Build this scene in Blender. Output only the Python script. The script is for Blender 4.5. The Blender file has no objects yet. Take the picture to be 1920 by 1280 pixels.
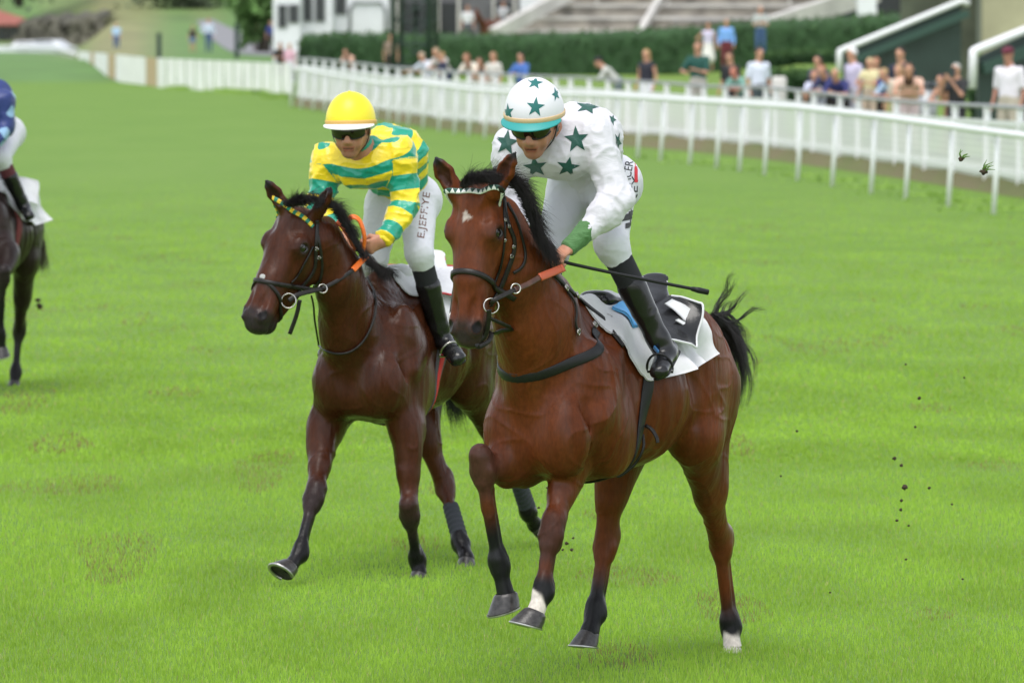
import bpy, math, random
import numpy as np
from mathutils import Vector
from mathutils.bvhtree import BVHTree
rng = np.random.default_rng(7); random.seed(7)
scene = bpy.context.scene
COL = scene.collection
R = math.radians
# ---------------------------------------------------------------- camera
CAM_H = 2.8; LENS = 200.0; FPX = 1920*LENS/36.0
PITCH = math.atan(600.0/FPX)
cd = bpy.data.cameras.new('camera'); cam = bpy.data.objects.new('camera', cd); COL.objects.link(cam)
cam.location = (0, 0, CAM_H); cam.rotation_euler = (math.pi/2-PITCH, 0, 0)
cd.lens = LENS; cd.sensor_width = 36; cd.clip_start = .5; cd.clip_end = 5000
cd.dof.use_dof = True; cd.dof.focus_distance = 24.4; cd.dof.aperture_fstop = 5.8
scene.camera = cam
# ---------------------------------------------------------------- sky, sun, exposure
SUN_EL, SUN_AZ = 66, -14     # azimuth: degrees to the right of straight behind the camera
w = bpy.data.worlds.new('World'); scene.world = w; w.use_nodes = True
nt = w.node_tree; bg = nt.nodes['Background']
sky = nt.nodes.new('ShaderNodeTexSky'); sky.sky_type = 'NISHITA'; sky.sun_disc = False
sky.sun_elevation = R(SUN_EL); sky.sun_rotation = R(180-SUN_AZ); sky.dust_density = 1.0; sky.air_density = 1.0
hs = nt.nodes.new('ShaderNodeHueSaturation'); hs.inputs['Saturation'].default_value = .28
nt.links.new(sky.outputs[0], hs.inputs['Color']); nt.links.new(hs.outputs[0], bg.inputs[0])
bg.inputs[1].default_value = .15
sd = bpy.data.lights.new('sun', 'SUN'); sd.energy = 1.2; sd.angle = R(34); sd.color = (1, .965, .91)
so = bpy.data.objects.new('sun', sd); COL.objects.link(so)
sv = Vector((math.sin(R(SUN_AZ))*math.cos(R(SUN_EL)), -math.cos(R(SUN_AZ))*math.cos(R(SUN_EL)), math.sin(R(SUN_EL))))
so.rotation_euler = sv.to_track_quat('Z', 'Y').to_euler(); so.location = (5, -5, 30)
vs = scene.view_settings; vs.view_transform = 'Standard'; vs.look = 'None'; vs.gamma = 1; vs.use_curve_mapping = False
vs.exposure = 0.92
scene.cycles.max_bounces = 6; scene.cycles.transparent_max_bounces = 12

# ---------------------------------------------------------------- helpers: pixels to points
def ray(px, py):
    u = (px-960)/FPX; v = (640-py)/FPX; c = math.cos(PITCH); s = math.sin(PITCH)
    return np.array((u, c+v*s, -s+v*c))
C0 = np.array((0, 0, CAM_H))
def at(px, py, y):
    d = ray(px, py); return C0+d*(y/d[1])
def ground(px, py, z=0.0):
    d = ray(px, py); return C0+d*((z-CAM_H)/d[2])
def V3(*a): return np.array(a, float)
def unit(v): v = np.asarray(v, float); return v/np.linalg.norm(v)

# ---------------------------------------------------------------- helpers: objects
def mesh_obj(name, V, F, mat=None, parent=None, smooth=True, attrs=None, mats=None, midx=None):
    V = np.asarray(V, float)
    p_ = parent
    while p_ is not None: V = V-np.array(p_.location); p_ = p_.parent
    me = bpy.data.meshes.new(name)
    if isinstance(F, np.ndarray):
        n, k = F.shape
        me.vertices.add(len(V)); me.vertices.foreach_set('co', V.astype(np.float32).ravel())
        me.loops.add(n*k); me.loops.foreach_set('vertex_index', F.astype(np.int32).ravel())
        me.polygons.add(n); me.polygons.foreach_set('loop_start', np.arange(0, n*k, k, dtype=np.int32))
        me.polygons.foreach_set('loop_total', np.full(n, k, np.int32))
        me.update(calc_edges=True)
    else:
        me.from_pydata([tuple(v) for v in V], [], [tuple(f) for f in F]); me.update()
    if smooth: me.polygons.foreach_set('use_smooth', [True]*len(me.polygons))
    for m in (mats or ([mat] if mat else [])): me.materials.append(m)
    if midx is not None: me.polygons.foreach_set('material_index', np.asarray(midx, np.int32))
    for k_, a in (attrs or {}).items():
        a = np.asarray(a, np.float32)
        if a.ndim == 1:
            t = me.attributes.new(k_, 'FLOAT', 'POINT'); t.data.foreach_set('value', a)
        else:
            t = me.attributes.new(k_, 'FLOAT_COLOR', 'POINT')
            t.data.foreach_set('color', np.concatenate([a, np.ones((len(a), 1), np.float32)], 1).ravel())
    o = bpy.data.objects.new(name, me); COL.objects.link(o)
    if parent is not None: o.parent = parent
    return o
def tag(o, label=None, cat=None, group=None, kind=None):
    if label: o['label'] = label
    if cat: o['category'] = cat
    if group: o['group'] = group
    if kind: o['kind'] = kind
    return o
def thing(name, loc, label, cat, group=None):
    o = bpy.data.objects.new(name, None); COL.objects.link(o); o.location = tuple(loc); o.empty_display_size = .2
    return tag(o, label, cat, group)
class MB:
    """collects simple shapes into one mesh"""
    def __init__(s): s.V = []; s.F = []; s.M = []
    def add(s, V, F, m=0):
        n = len(s.V); s.V += [tuple(v) for v in V]; s.F += [tuple(i+n for i in f) for f in F]; s.M += [m]*len(F); return s
    def box(s, lo, hi, m=0):
        x0, y0, z0 = lo; x1, y1, z1 = hi
        return s.add([(x0,y0,z0),(x1,y0,z0),(x1,y1,z0),(x0,y1,z0),(x0,y0,z1),(x1,y0,z1),(x1,y1,z1),(x0,y1,z1)],
                     [(0,3,2,1),(4,5,6,7),(0,1,5,4),(1,2,6,5),(2,3,7,6),(3,0,4,7)], m)
    def beam(s, a, b, w, h, up=(0,0,1), m=0, bev=0):
        a = np.asarray(a, float); b = np.asarray(b, float); d = unit(b-a); sd_ = np.cross(d, up)
        if np.linalg.norm(sd_) < 1e-6: sd_ = np.cross(d, (0,1,0))
        sd_ = unit(sd_); u = np.cross(sd_, d)
        c = [(-1,-1),(1,-1),(1,1),(-1,1)]
        V = [a+sd_*i*w/2+u*j*h/2 for i, j in c]+[b+sd_*i*w/2+u*j*h/2 for i, j in c]
        return s.add(V, [(0,1,2,3),(7,6,5,4),(0,4,5,1),(1,5,6,2),(2,6,7,3),(3,7,4,0)], m)
    def tube(s, pts, r, n=8, m=0, cap=True):
        V, F = tube_vf(pts, r, n, cap); return s.add(V, F, m)
    def build(s, name, mat, parent=None, smooth=False, **k):
        if isinstance(mat, (list, tuple)): return mesh_obj(name, s.V, s.F, None, parent, smooth, mats=list(mat), midx=s.M, **k)
        return mesh_obj(name, s.V, s.F, mat, parent, smooth, **k)
def frames(P):
    P = np.asarray(P, float); T = np.gradient(P, axis=0); T /= np.linalg.norm(T, axis=1)[:, None]+1e-12
    ref = V3(0,0,1) if abs(T[0][2]) < .9 else V3(1,0,0)
    N = np.zeros_like(P); n = ref-T[0]*np.dot(ref, T[0]); N[0] = unit(n)
    for i in range(1, len(P)):
        n = N[i-1]-T[i]*np.dot(N[i-1], T[i]); N[i] = n/(np.linalg.norm(n)+1e-12)
    return T, N, np.cross(T, N)
def tube_vf(pts, r, n=8, cap=True):
    P = np.asarray(pts, float); T, N, B = frames(P); r = np.broadcast_to(np.asarray(r, float), (len(P),))
    a = np.linspace(0, 2*math.pi, n, endpoint=False)
    V = (P[:, None]+r[:, None, None]*(N[:, None]*np.cos(a)[None, :, None]+B[:, None]*np.sin(a)[None, :, None])).reshape(-1, 3)
    F = [(i*n+j, i*n+(j+1) % n, (i+1)*n+(j+1) % n, (i+1)*n+j) for i in range(len(P)-1) for j in range(n)]
    if cap: F += [tuple(range(n-1, -1, -1)), tuple(range((len(P)-1)*n, len(P)*n))]
    return V, F
def strap_vf(P, N, w, t, closed=False):
    """flat strap with thickness: points, surface normals, width, thickness"""
    P = np.asarray(P, float); N = np.asarray(N, float); n = len(P)
    if closed: T = np.roll(P, -1, 0)-np.roll(P, 1, 0)
    else: T = np.gradient(P, axis=0)
    T /= np.linalg.norm(T, axis=1)[:, None]+1e-9
    S = np.cross(T, N); S /= np.linalg.norm(S, axis=1)[:, None]+1e-9
    w = np.broadcast_to(np.asarray(w, float), (n,))[:, None]/2
    U = np.cross(S, T)
    sec = [(-1, -.3), (-1, .5), (-.8, 1), (.8, 1), (1, .5), (1, -.3)]; k = len(sec)
    V = np.stack([P+S*w*a+U*t*b for a, b in sec], 1).reshape(-1, 3)
    F = []
    for i in range(n if closed else n-1):
        j = (i+1) % n
        for q in range(k):
            q2 = (q+1) % k; F.append((i*k+q, j*k+q, j*k+q2, i*k+q2))
    if not closed: F += [tuple(range(k)), tuple(range(n*k-1, (n-1)*k-1, -1))]
    return V, F
def spline(pts, n=8, closed=False):
    """Catmull-Rom through points"""
    P = [np.asarray(p, float) for p in pts]
    if closed: Q = [P[-1]]+P+[P[0], P[1]]
    else: Q = [2*P[0]-P[1]]+P+[2*P[-1]-P[-2]]
    out = []
    for i in range(1, len(Q)-2):
        for t in np.linspace(0, 1, n, endpoint=False):
            a, b, c, d = Q[i-1:i+3]
            out.append(.5*((2*b)+(-a+c)*t+(2*a-5*b+4*c-d)*t*t+(-a+3*b-3*c+d)*t**3))
    if not closed: out.append(P[-1])
    return np.array(out)

# ---------------------------------------------------------------- helpers: implicit surfaces for bodies
class Field:
    def __init__(s, lo, hi, h):
        s.lo = np.array(lo, float); s.h = h
        s.n = np.ceil((np.array(hi)-s.lo)/h).astype(int)+1
        s.ax = [s.lo[i]+h*np.arange(s.n[i]) for i in range(3)]
        s.F = np.full(s.n, .5, np.float32); s.prims = []
    def _box(s, lo, hi):
        i0 = np.clip(np.floor((lo-s.lo)/s.h).astype(int), 0, s.n); i1 = np.clip(np.ceil((hi-s.lo)/s.h).astype(int)+1, 0, s.n)
        return tuple(slice(a, b) for a, b in zip(i0, i1))
    def _put(s, d, sl, k, op):
        G = s.F[sl]
        if op == 'sub': d = -d; hh = np.maximum(k-np.abs(G-d), 0)/k; s.F[sl] = np.maximum(G, d)+hh*hh*k/4
        else: hh = np.maximum(k-np.abs(G-d), 0)/k; s.F[sl] = np.minimum(G, d)-hh*hh*k/4
    def cone(s, a, b, ra, rb=None, side=(1,0,0), k=.03, op='add', cap=1.0, tag=None):
        """tapered limb from a to b; ra, rb are (radius along side, radius across) or one number"""
        a = np.asarray(a, float); b = np.asarray(b, float); rb = ra if rb is None else rb
        ra = np.broadcast_to(np.array(ra, float), (2,)); rb = np.broadcast_to(np.array(rb, float), (2,))
        d = b-a; L2 = d@d+1e-12; dn = d/math.sqrt(L2)
        sdv = unit(side)
        if abs(sdv@dn) > .97: sdv = V3(0,0,1) if abs(dn[2]) < .8 else V3(1,0,0)
        sdv = sdv-dn*(sdv@dn); sdv = sdv/(np.linalg.norm(sdv)+1e-9); up = np.cross(dn, sdv)
        pr = ('c', a, b, ra, rb, d, L2, dn, sdv, up, cap)
        s.prims.append((tag, pr, k, op))
        m = max(ra.max(), rb.max())*1.08+k+2*s.h
        sl = s._box(np.minimum(a, b)-m, np.maximum(a, b)+m)
        X = np.meshgrid(*[s.ax[i][sl[i]].astype(np.float32) for i in range(3)], indexing='ij')
        if X[0].size: s._put(s.ev(pr, X), sl, k, op)
    def ball(s, c, r, ax=None, k=.03, op='add', tag=None):
        c = np.asarray(c, float); r = np.broadcast_to(np.array(r, float), (3,)); A = np.eye(3) if ax is None else np.array([unit(v) for v in ax])
        pr = ('e', c, r, A); s.prims.append((tag, pr, k, op)); m = r.max()*1.05+k+2*s.h
        sl = s._box(c-m, c+m)
        X = np.meshgrid(*[s.ax[i][sl[i]].astype(np.float32) for i in range(3)], indexing='ij')
        if X[0].size: s._put(s.ev(pr, X), sl, k, op)
    @staticmethod
    def ev(pr, X):
        if pr[0] == 'c':
            _, a, b, ra, rb, d, L2, dn, sdv, up, cap = pr
            q = [X[i]-a[i] for i in range(3)]
            t = np.clip((q[0]*d[0]+q[1]*d[1]+q[2]*d[2])/L2, 0, 1)
            q = [q[i]-t*d[i] for i in range(3)]
            u = q[0]*sdv[0]+q[1]*sdv[1]+q[2]*sdv[2]; v = q[0]*up[0]+q[1]*up[1]+q[2]*up[2]; w_ = q[0]*dn[0]+q[1]*dn[1]+q[2]*dn[2]
            W = ra[0]+(rb[0]-ra[0])*t; H = ra[1]+(rb[1]-ra[1])*t; Cc = (W+H)*.5*cap
        else:
            _, c, r, A = pr
            q = [X[i]-c[i] for i in range(3)]
            u, v, w_ = [q[0]*A[j][0]+q[1]*A[j][1]+q[2]*A[j][2] for j in range(3)]
            W, H, Cc = r
        k0 = np.sqrt((u/W)**2+(v/H)**2+(w_/Cc)**2); k1 = np.sqrt((u/W**2)**2+(v/H**2)**2+(w_/Cc**2)**2)+1e-6
        return np.where(k0 < 1e-3, -np.minimum(np.minimum(W, H), Cc), k0*(k0-1)/k1).astype(np.float32)
    def dist(s, V, tg):
        """distance of points V to the primitives with a tag"""
        X = [V[:, i] for i in range(3)]; out = np.full(len(V), 9., np.float32)
        for t, pr, k, op in s.prims:
            if t == tg: out = np.minimum(out, s.ev(pr, X))
        return out
    def mesh(s, smooth=2):
        F = s.F; S = F < 0
        nx, ny, nz = F.shape
        c = S[:-1, :-1, :-1].astype(np.int8)
        cnt = np.zeros_like(c)
        for i in (0, 1):
            for j in (0, 1):
                for k in (0, 1): cnt += S[i:nx-1+i, j:ny-1+j, k:nz-1+k]
        act = (cnt > 0) & (cnt < 8); idx = np.argwhere(act); ids = np.full(act.shape, -1, np.int32); ids[act] = np.arange(len(idx))
        val = {}
        for i in (0, 1):
            for j in (0, 1):
                for k in (0, 1): val[i, j, k] = F[idx[:, 0]+i, idx[:, 1]+j, idx[:, 2]+k]
        acc = np.zeros((len(idx), 3)); n = np.zeros(len(idx))
        for a in range(3):
            for p in (0, 1):
                for q in (0, 1):
                    c0 = [0, 0, 0]; o = [i for i in range(3) if i != a]; c0[o[0]] = p; c0[o[1]] = q; c1 = list(c0); c1[a] = 1
                    v0 = val[tuple(c0)]; v1 = val[tuple(c1)]; m = (v0 < 0) != (v1 < 0)
                    t = np.where(m, v0/np.where(m, v0-v1, 1), 0)
                    pt = np.tile(np.array(c0, float), (len(idx), 1)); pt[:, a] = t
                    acc += pt*m[:, None]; n += m
        V = s.lo+s.h*(idx+acc/n[:, None])
        Q = []
        for a in range(3):
            o = [i for i in range(3) if i != a]
            A = [slice(None)]*3; B = [slice(None)]*3; A[a] = slice(0, -1); B[a] = slice(1, None)
            e = S[tuple(A)] != S[tuple(B)]; ee = np.argwhere(e)
            ee = ee[(ee[:, o[0]] > 0) & (ee[:, o[1]] > 0) & (ee[:, o[0]] < F.shape[o[0]]-1) & (ee[:, o[1]] < F.shape[o[1]]-1)]
            ins = S[tuple(ee.T)]
            def g(p, q):
                x = ee.copy(); x[:, o[0]] -= p; x[:, o[1]] -= q; return ids[tuple(x.T)]
            quad = np.stack([g(1, 1), g(0, 1), g(0, 0), g(1, 0)], 1)
            flip = ~ins if a != 1 else ins
            quad[flip] = quad[flip][:, ::-1]; Q.append(quad)
        Q = np.concatenate(Q)
        for it in range(smooth): V = relax(V, Q, .5)
        return V, Q
def relax(V, Q, f):
    acc = np.zeros_like(V); n = np.zeros(len(V))
    for i in range(Q.shape[1]):
        a = Q[:, i]; b = Q[:, (i+1) % Q.shape[1]]
        for x, y in ((a, b), (b, a)):
            for j in range(3): acc[:, j] += np.bincount(x, V[y, j], len(V))
            n += np.bincount(x, minlength=len(V))
    return V*(1-f)+f*acc/np.maximum(n, 1)[:, None]
def bvh(V, F): return BVHTree.FromPolygons([Vector(v) for v in V], [tuple(int(i) for i in f) for f in F])

_lat = rng.random((32, 32, 32))
def vnoise(P):
    P = np.asarray(P, float); i = np.floor(P).astype(int); f = P-i; f = f*f*(3-2*f); out = 0
    for a in (0, 1):
        for b in (0, 1):
            for c in (0, 1):
                w_ = (f[:, 0] if a else 1-f[:, 0])*(f[:, 1] if b else 1-f[:, 1])*(f[:, 2] if c else 1-f[:, 2])
                out = out+w_*_lat[(i[:, 0]+a) % 32, (i[:, 1]+b) % 32, (i[:, 2]+c) % 32]
    return out*2-1
def vnormals(V, Q):
    n = np.cross(V[Q[:, 1]]-V[Q[:, 0]], V[Q[:, 2]]-V[Q[:, 0]]); out = np.zeros_like(V)
    for k in range(Q.shape[1]):
        for j in range(3): out[:, j] += np.bincount(Q[:, k], n[:, j], len(V))
    return out/(np.linalg.norm(out, axis=1)[:, None]+1e-12)

# ---------------------------------------------------------------- materials
def mat(name, col=(.5,.5,.5), rough=.6, spec=.5, attr=None, noise=None, bump=None, metal=0, coat=0, sheen=0, build=None, **kw):
    m = bpy.data.materials.new(name); m.use_nodes = True; n = m.node_tree; b = n.nodes['Principled BSDF']
    b.inputs['Base Color'].default_value = (*col, 1); b.inputs['Roughness'].default_value = rough
    b.inputs['Specular IOR Level'].default_value = spec; b.inputs['Metallic'].default_value = metal
    b.inputs['Coat Weight'].default_value = coat; b.inputs['Sheen Weight'].default_value = sheen
    for k_, v in kw.items(): b.inputs[k_.replace('_', ' ')].default_value = v
    src = None
    if attr:
        a = n.nodes.new('ShaderNodeAttribute'); a.attribute_name = attr; src = a.outputs['Color']
    if noise:   # (scale, low, high)
        tc = n.nodes.new('ShaderNodeTexCoord'); nz = n.nodes.new('ShaderNodeTexNoise'); nz.inputs['Scale'].default_value = noise[0]; nz.inputs['Detail'].default_value = 5
        n.links.new(tc.outputs['Object'], nz.inputs['Vector'])
        mr = n.nodes.new('ShaderNodeMapRange'); mr.inputs[1].default_value = .3; mr.inputs[2].default_value = .7; mr.inputs[3].default_value = noise[1]; mr.inputs[4].default_value = noise[2]
        n.links.new(nz.outputs['Fac'], mr.inputs[0])
        mx = n.nodes.new('ShaderNodeVectorMath'); mx.operation = 'SCALE'
        if src: n.links.new(src, mx.inputs[0])
        else: mx.inputs[0].default_value = col
        n.links.new(mr.outputs[0], mx.inputs['Scale']); src = mx.outputs[0]
    if src: n.links.new(src, b.inputs['Base Color'])
    if bump:    # (scale, strength, distance)
        tc = n.nodes.new('ShaderNodeTexCoord'); nz = n.nodes.new('ShaderNodeTexNoise'); nz.inputs['Scale'].default_value = bump[0]; nz.inputs['Detail'].default_value = 6
        n.links.new(tc.outputs['Object'], nz.inputs['Vector'])
        bp = n.nodes.new('ShaderNodeBump'); bp.inputs['Strength'].default_value = bump[1]; bp.inputs['Distance'].default_value = bump[2]
        n.links.new(nz.outputs['Fac'], bp.inputs['Height']); n.links.new(bp.outputs[0], b.inputs['Normal'])
    if build: build(n, b)
    return m
# ---------------------------------------------------------------- horse frames
class Fr:
    """horse frame: x = horse's left (right in the picture), y = back along the body from the breast, z = up"""
    def __init__(s, mx, my, deg):
        s.o = V3(mx, my, 0); a = R(deg); s.b = V3(math.sin(a), math.cos(a), 0); s.s = V3(math.cos(a), -math.sin(a), 0)
        s.M = np.array([s.s, s.b, V3(0,0,1)])
    def W(s, p): return s.o+np.asarray(p, float)@s.M
    def L(s, p): return (np.asarray(p, float)-s.o)@s.M.T
    def vec(s, v): return np.asarray(v, float)@s.M.T       # world vector to local
    def J(s, px, py, b):
        d = ray(px, py); t = (b-(C0-s.o)@s.b)/(d@s.b); return s.L(C0+t*d)
    def shoot(s, bv, px, py):
        h = bv.ray_cast(Vector(s.L(C0)), Vector(s.vec(ray(px, py))))
        return (np.array(h[0]), np.array(h[1])) if h[0] is not None else None
    def drape(s, bv, pts, off=.003, n=8, sm=2, back=None):
        """lay picture points on a body surface, smoothed"""
        P = []; N = []; Q = spline([np.array((a, b, 0)) for a, b in pts], n)
        for q in Q:
            h = s.shoot(bv, q[0], q[1])
            if h is None: continue
            P.append(h[0]); N.append(h[1])
        P = np.array(P); N = np.array(N)
        for _ in range(sm):
            P[1:-1] = (P[:-2]+2*P[1:-1]+P[2:])/4; N[1:-1] = (N[:-2]+2*N[1:-1]+N[2:])/4
        N /= np.linalg.norm(N, axis=1)[:, None]
        return P+N*off, N
def ring_on(bv, c, ax, u, n=40, a0=0, a1=2*math.pi, off=.004, far=1.2, sm=2):
    """loop round a body: rays from outside towards c in the plane across ax; u is the zero direction"""
    ax = unit(ax); u = unit(np.asarray(u, float)-ax*(np.dot(u, ax))); v = np.cross(ax, u); P = []; N = []
    closed = abs(a1-a0-2*math.pi) < 1e-6
    for a in np.linspace(a0, a1, n, endpoint=not closed):
        d = u*math.cos(a)+v*math.sin(a)
        h = bv.ray_cast(Vector(c+d*far), Vector(-d))
        if h[0] is None or (np.array(h[0])-c)@d < 0: continue
        P.append(np.array(h[0])); N.append(np.array(h[1]))
    P = np.array(P); N = np.array(N)
    for _ in range(sm):
        if closed: P = (np.roll(P, 1, 0)+2*P+np.roll(P, -1, 0))/4; N = (np.roll(N, 1, 0)+2*N+np.roll(N, -1, 0))/4
        else: P[1:-1] = (P[:-2]+2*P[1:-1]+P[2:])/4; N[1:-1] = (N[:-2]+2*N[1:-1]+N[2:])/4
    N /= np.linalg.norm(N, axis=1)[:, None]
    return P+N*off, N

M_hoof = mat('hoof_horn', (.030,.027,.026), .32, noise=(60, .6, 1.9), bump=(90, .4, .003))
M_palehoof = mat('pale_hoof', (.50,.46,.40), .5, noise=(50,.7,1.15)); M_shoe = mat('shoe_metal', (.45,.44,.42), .35, metal=.9)
M_eye = mat('eye_wet', (.008,.005,.004), .06, .8)
M_leather = mat('dark_leather', (.014,.012,.011), .42, .3, noise=(40, .7, 1.5))
M_brownleather = mat('brown_leather', (.07,.028,.017), .4, noise=(40, .7, 1.4))
M_steel = mat('steel', (.50,.48,.45), .3, metal=1)
M_white = mat('white_cloth', (.68,.68,.70), .8, noise=(14, .93, 1.03), bump=(22, .25, .01))
M_hair = mat('black_hair', (.016,.013,.013), .5, .35)
def hide_mat(name, rough):
    def b(n, bs):
        at_ = n.nodes.new('ShaderNodeAttribute'); at_.attribute_name = 'col'
        tc = n.nodes.new('ShaderNodeTexCoord')
        nz = n.nodes.new('ShaderNodeTexNoise'); nz.inputs['Scale'].default_value = 4.5; nz.inputs['Detail'].default_value = 8; nz.inputs['Roughness'].default_value = .62
        mp = n.nodes.new('ShaderNodeMapping'); mp.inputs['Scale'].default_value = (1, 1, .45)
        n.links.new(tc.outputs['Object'], mp.inputs[0]); n.links.new(mp.outputs[0], nz.inputs['Vector'])
        mr = n.nodes.new('ShaderNodeMapRange'); mr.inputs[1].default_value = .3; mr.inputs[2].default_value = .7; mr.inputs[3].default_value = .66; mr.inputs[4].default_value = 1.28
        n.links.new(nz.outputs['Fac'], mr.inputs[0])
        mx = n.nodes.new('ShaderNodeVectorMath'); mx.operation = 'SCALE'; n.links.new(at_.outputs['Color'], mx.inputs[0]); n.links.new(mr.outputs[0], mx.inputs['Scale'])
        n5 = n.nodes.new('ShaderNodeTexNoise'); n5.inputs['Scale'].default_value = 75; n5.inputs['Detail'].default_value = 4; n.links.new(mp.outputs[0], n5.inputs['Vector'])
        r5 = n.nodes.new('ShaderNodeMapRange'); r5.inputs[1].default_value = .3; r5.inputs[2].default_value = .7; r5.inputs[3].default_value = .84; r5.inputs[4].default_value = 1.16; n.links.new(n5.outputs['Fac'], r5.inputs[0])
        m5 = n.nodes.new('ShaderNodeVectorMath'); m5.operation = 'SCALE'; n.links.new(mx.outputs[0], m5.inputs[0]); n.links.new(r5.outputs[0], m5.inputs['Scale'])
        n.links.new(m5.outputs[0], bs.inputs['Base Color'])
        # damp coat: streaks of lower roughness
        n2 = n.nodes.new('ShaderNodeTexNoise'); n2.inputs['Scale'].default_value = 7; n2.inputs['Detail'].default_value = 4
        m2 = n.nodes.new('ShaderNodeMapping'); m2.inputs['Scale'].default_value = (1.3, 1.3, .25); n.links.new(tc.outputs['Object'], m2.inputs[0]); n.links.new(m2.outputs[0], n2.inputs['Vector'])
        r2 = n.nodes.new('ShaderNodeMapRange'); r2.inputs[1].default_value = .35; r2.inputs[2].default_value = .65; r2.inputs[3].default_value = rough-.12; r2.inputs[4].default_value = rough+.14
        n.links.new(n2.outputs['Fac'], r2.inputs[0]); n.links.new(r2.outputs[0], bs.inputs['Roughness'])
        # fine hair grain + veins
        n3 = n.nodes.new('ShaderNodeTexNoise'); n3.inputs['Scale'].default_value = 160; n3.inputs['Detail'].default_value = 3
        m3 = n.nodes.new('ShaderNodeMapping'); m3.inputs['Scale'].default_value = (1, 1, .3); n.links.new(tc.outputs['Object'], m3.inputs[0]); n.links.new(m3.outputs[0], n3.inputs['Vector'])
        n4 = n.nodes.new('ShaderNodeTexNoise'); n4.inputs['Scale'].default_value = 14; n4.inputs['Detail'].default_value = 3; n.links.new(m2.outputs[0], n4.inputs['Vector'])
        b1 = n.nodes.new('ShaderNodeBump'); b1.inputs['Strength'].default_value = .6; b1.inputs['Distance'].default_value = .02; n.links.new(n4.outputs['Fac'], b1.inputs['Height'])
        b2 = n.nodes.new('ShaderNodeBump'); b2.inputs['Strength'].default_value = .25; b2.inputs['Distance'].default_value = .002; n.links.new(n3.outputs['Fac'], b2.inputs['Height'])
        n.links.new(b1.outputs[0], b2.inputs['Normal']); n.links.new(b2.outputs[0], bs.inputs['Normal'])
    m = mat(name, rough=rough, spec=.15, sheen=0, build=b); p = m.node_tree.nodes['Principled BSDF']; n = m.node_tree
    p.inputs['Coat Roughness'].default_value = .30
    tc = n.nodes.new('ShaderNodeTexCoord'); mp = n.nodes.new('ShaderNodeMapping'); mp.inputs['Scale'].default_value = (1,1,.22); nz = n.nodes.new('ShaderNodeTexNoise'); nz.inputs['Scale'].default_value = 11; nz.inputs['Detail'].default_value = 5; nz.inputs['Distortion'].default_value = .4
    n.links.new(tc.outputs['Object'], mp.inputs[0]); n.links.new(mp.outputs[0], nz.inputs['Vector'])
    mr = n.nodes.new('ShaderNodeMapRange'); mr.inputs[1].default_value = .47; mr.inputs[2].default_value = .68; mr.inputs[4].default_value = .30; n.links.new(nz.outputs['Fac'], mr.inputs[0]); n.links.new(mr.outputs[0], p.inputs['Coat Weight'])
    bp = n.nodes.new('ShaderNodeBump'); bp.inputs['Strength'].default_value = .5; bp.inputs['Distance'].default_value = .008; n.links.new(nz.outputs['Fac'], bp.inputs['Height']); n.links.new(bp.outputs[0], p.inputs['Coat Normal'])
    return m

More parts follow.
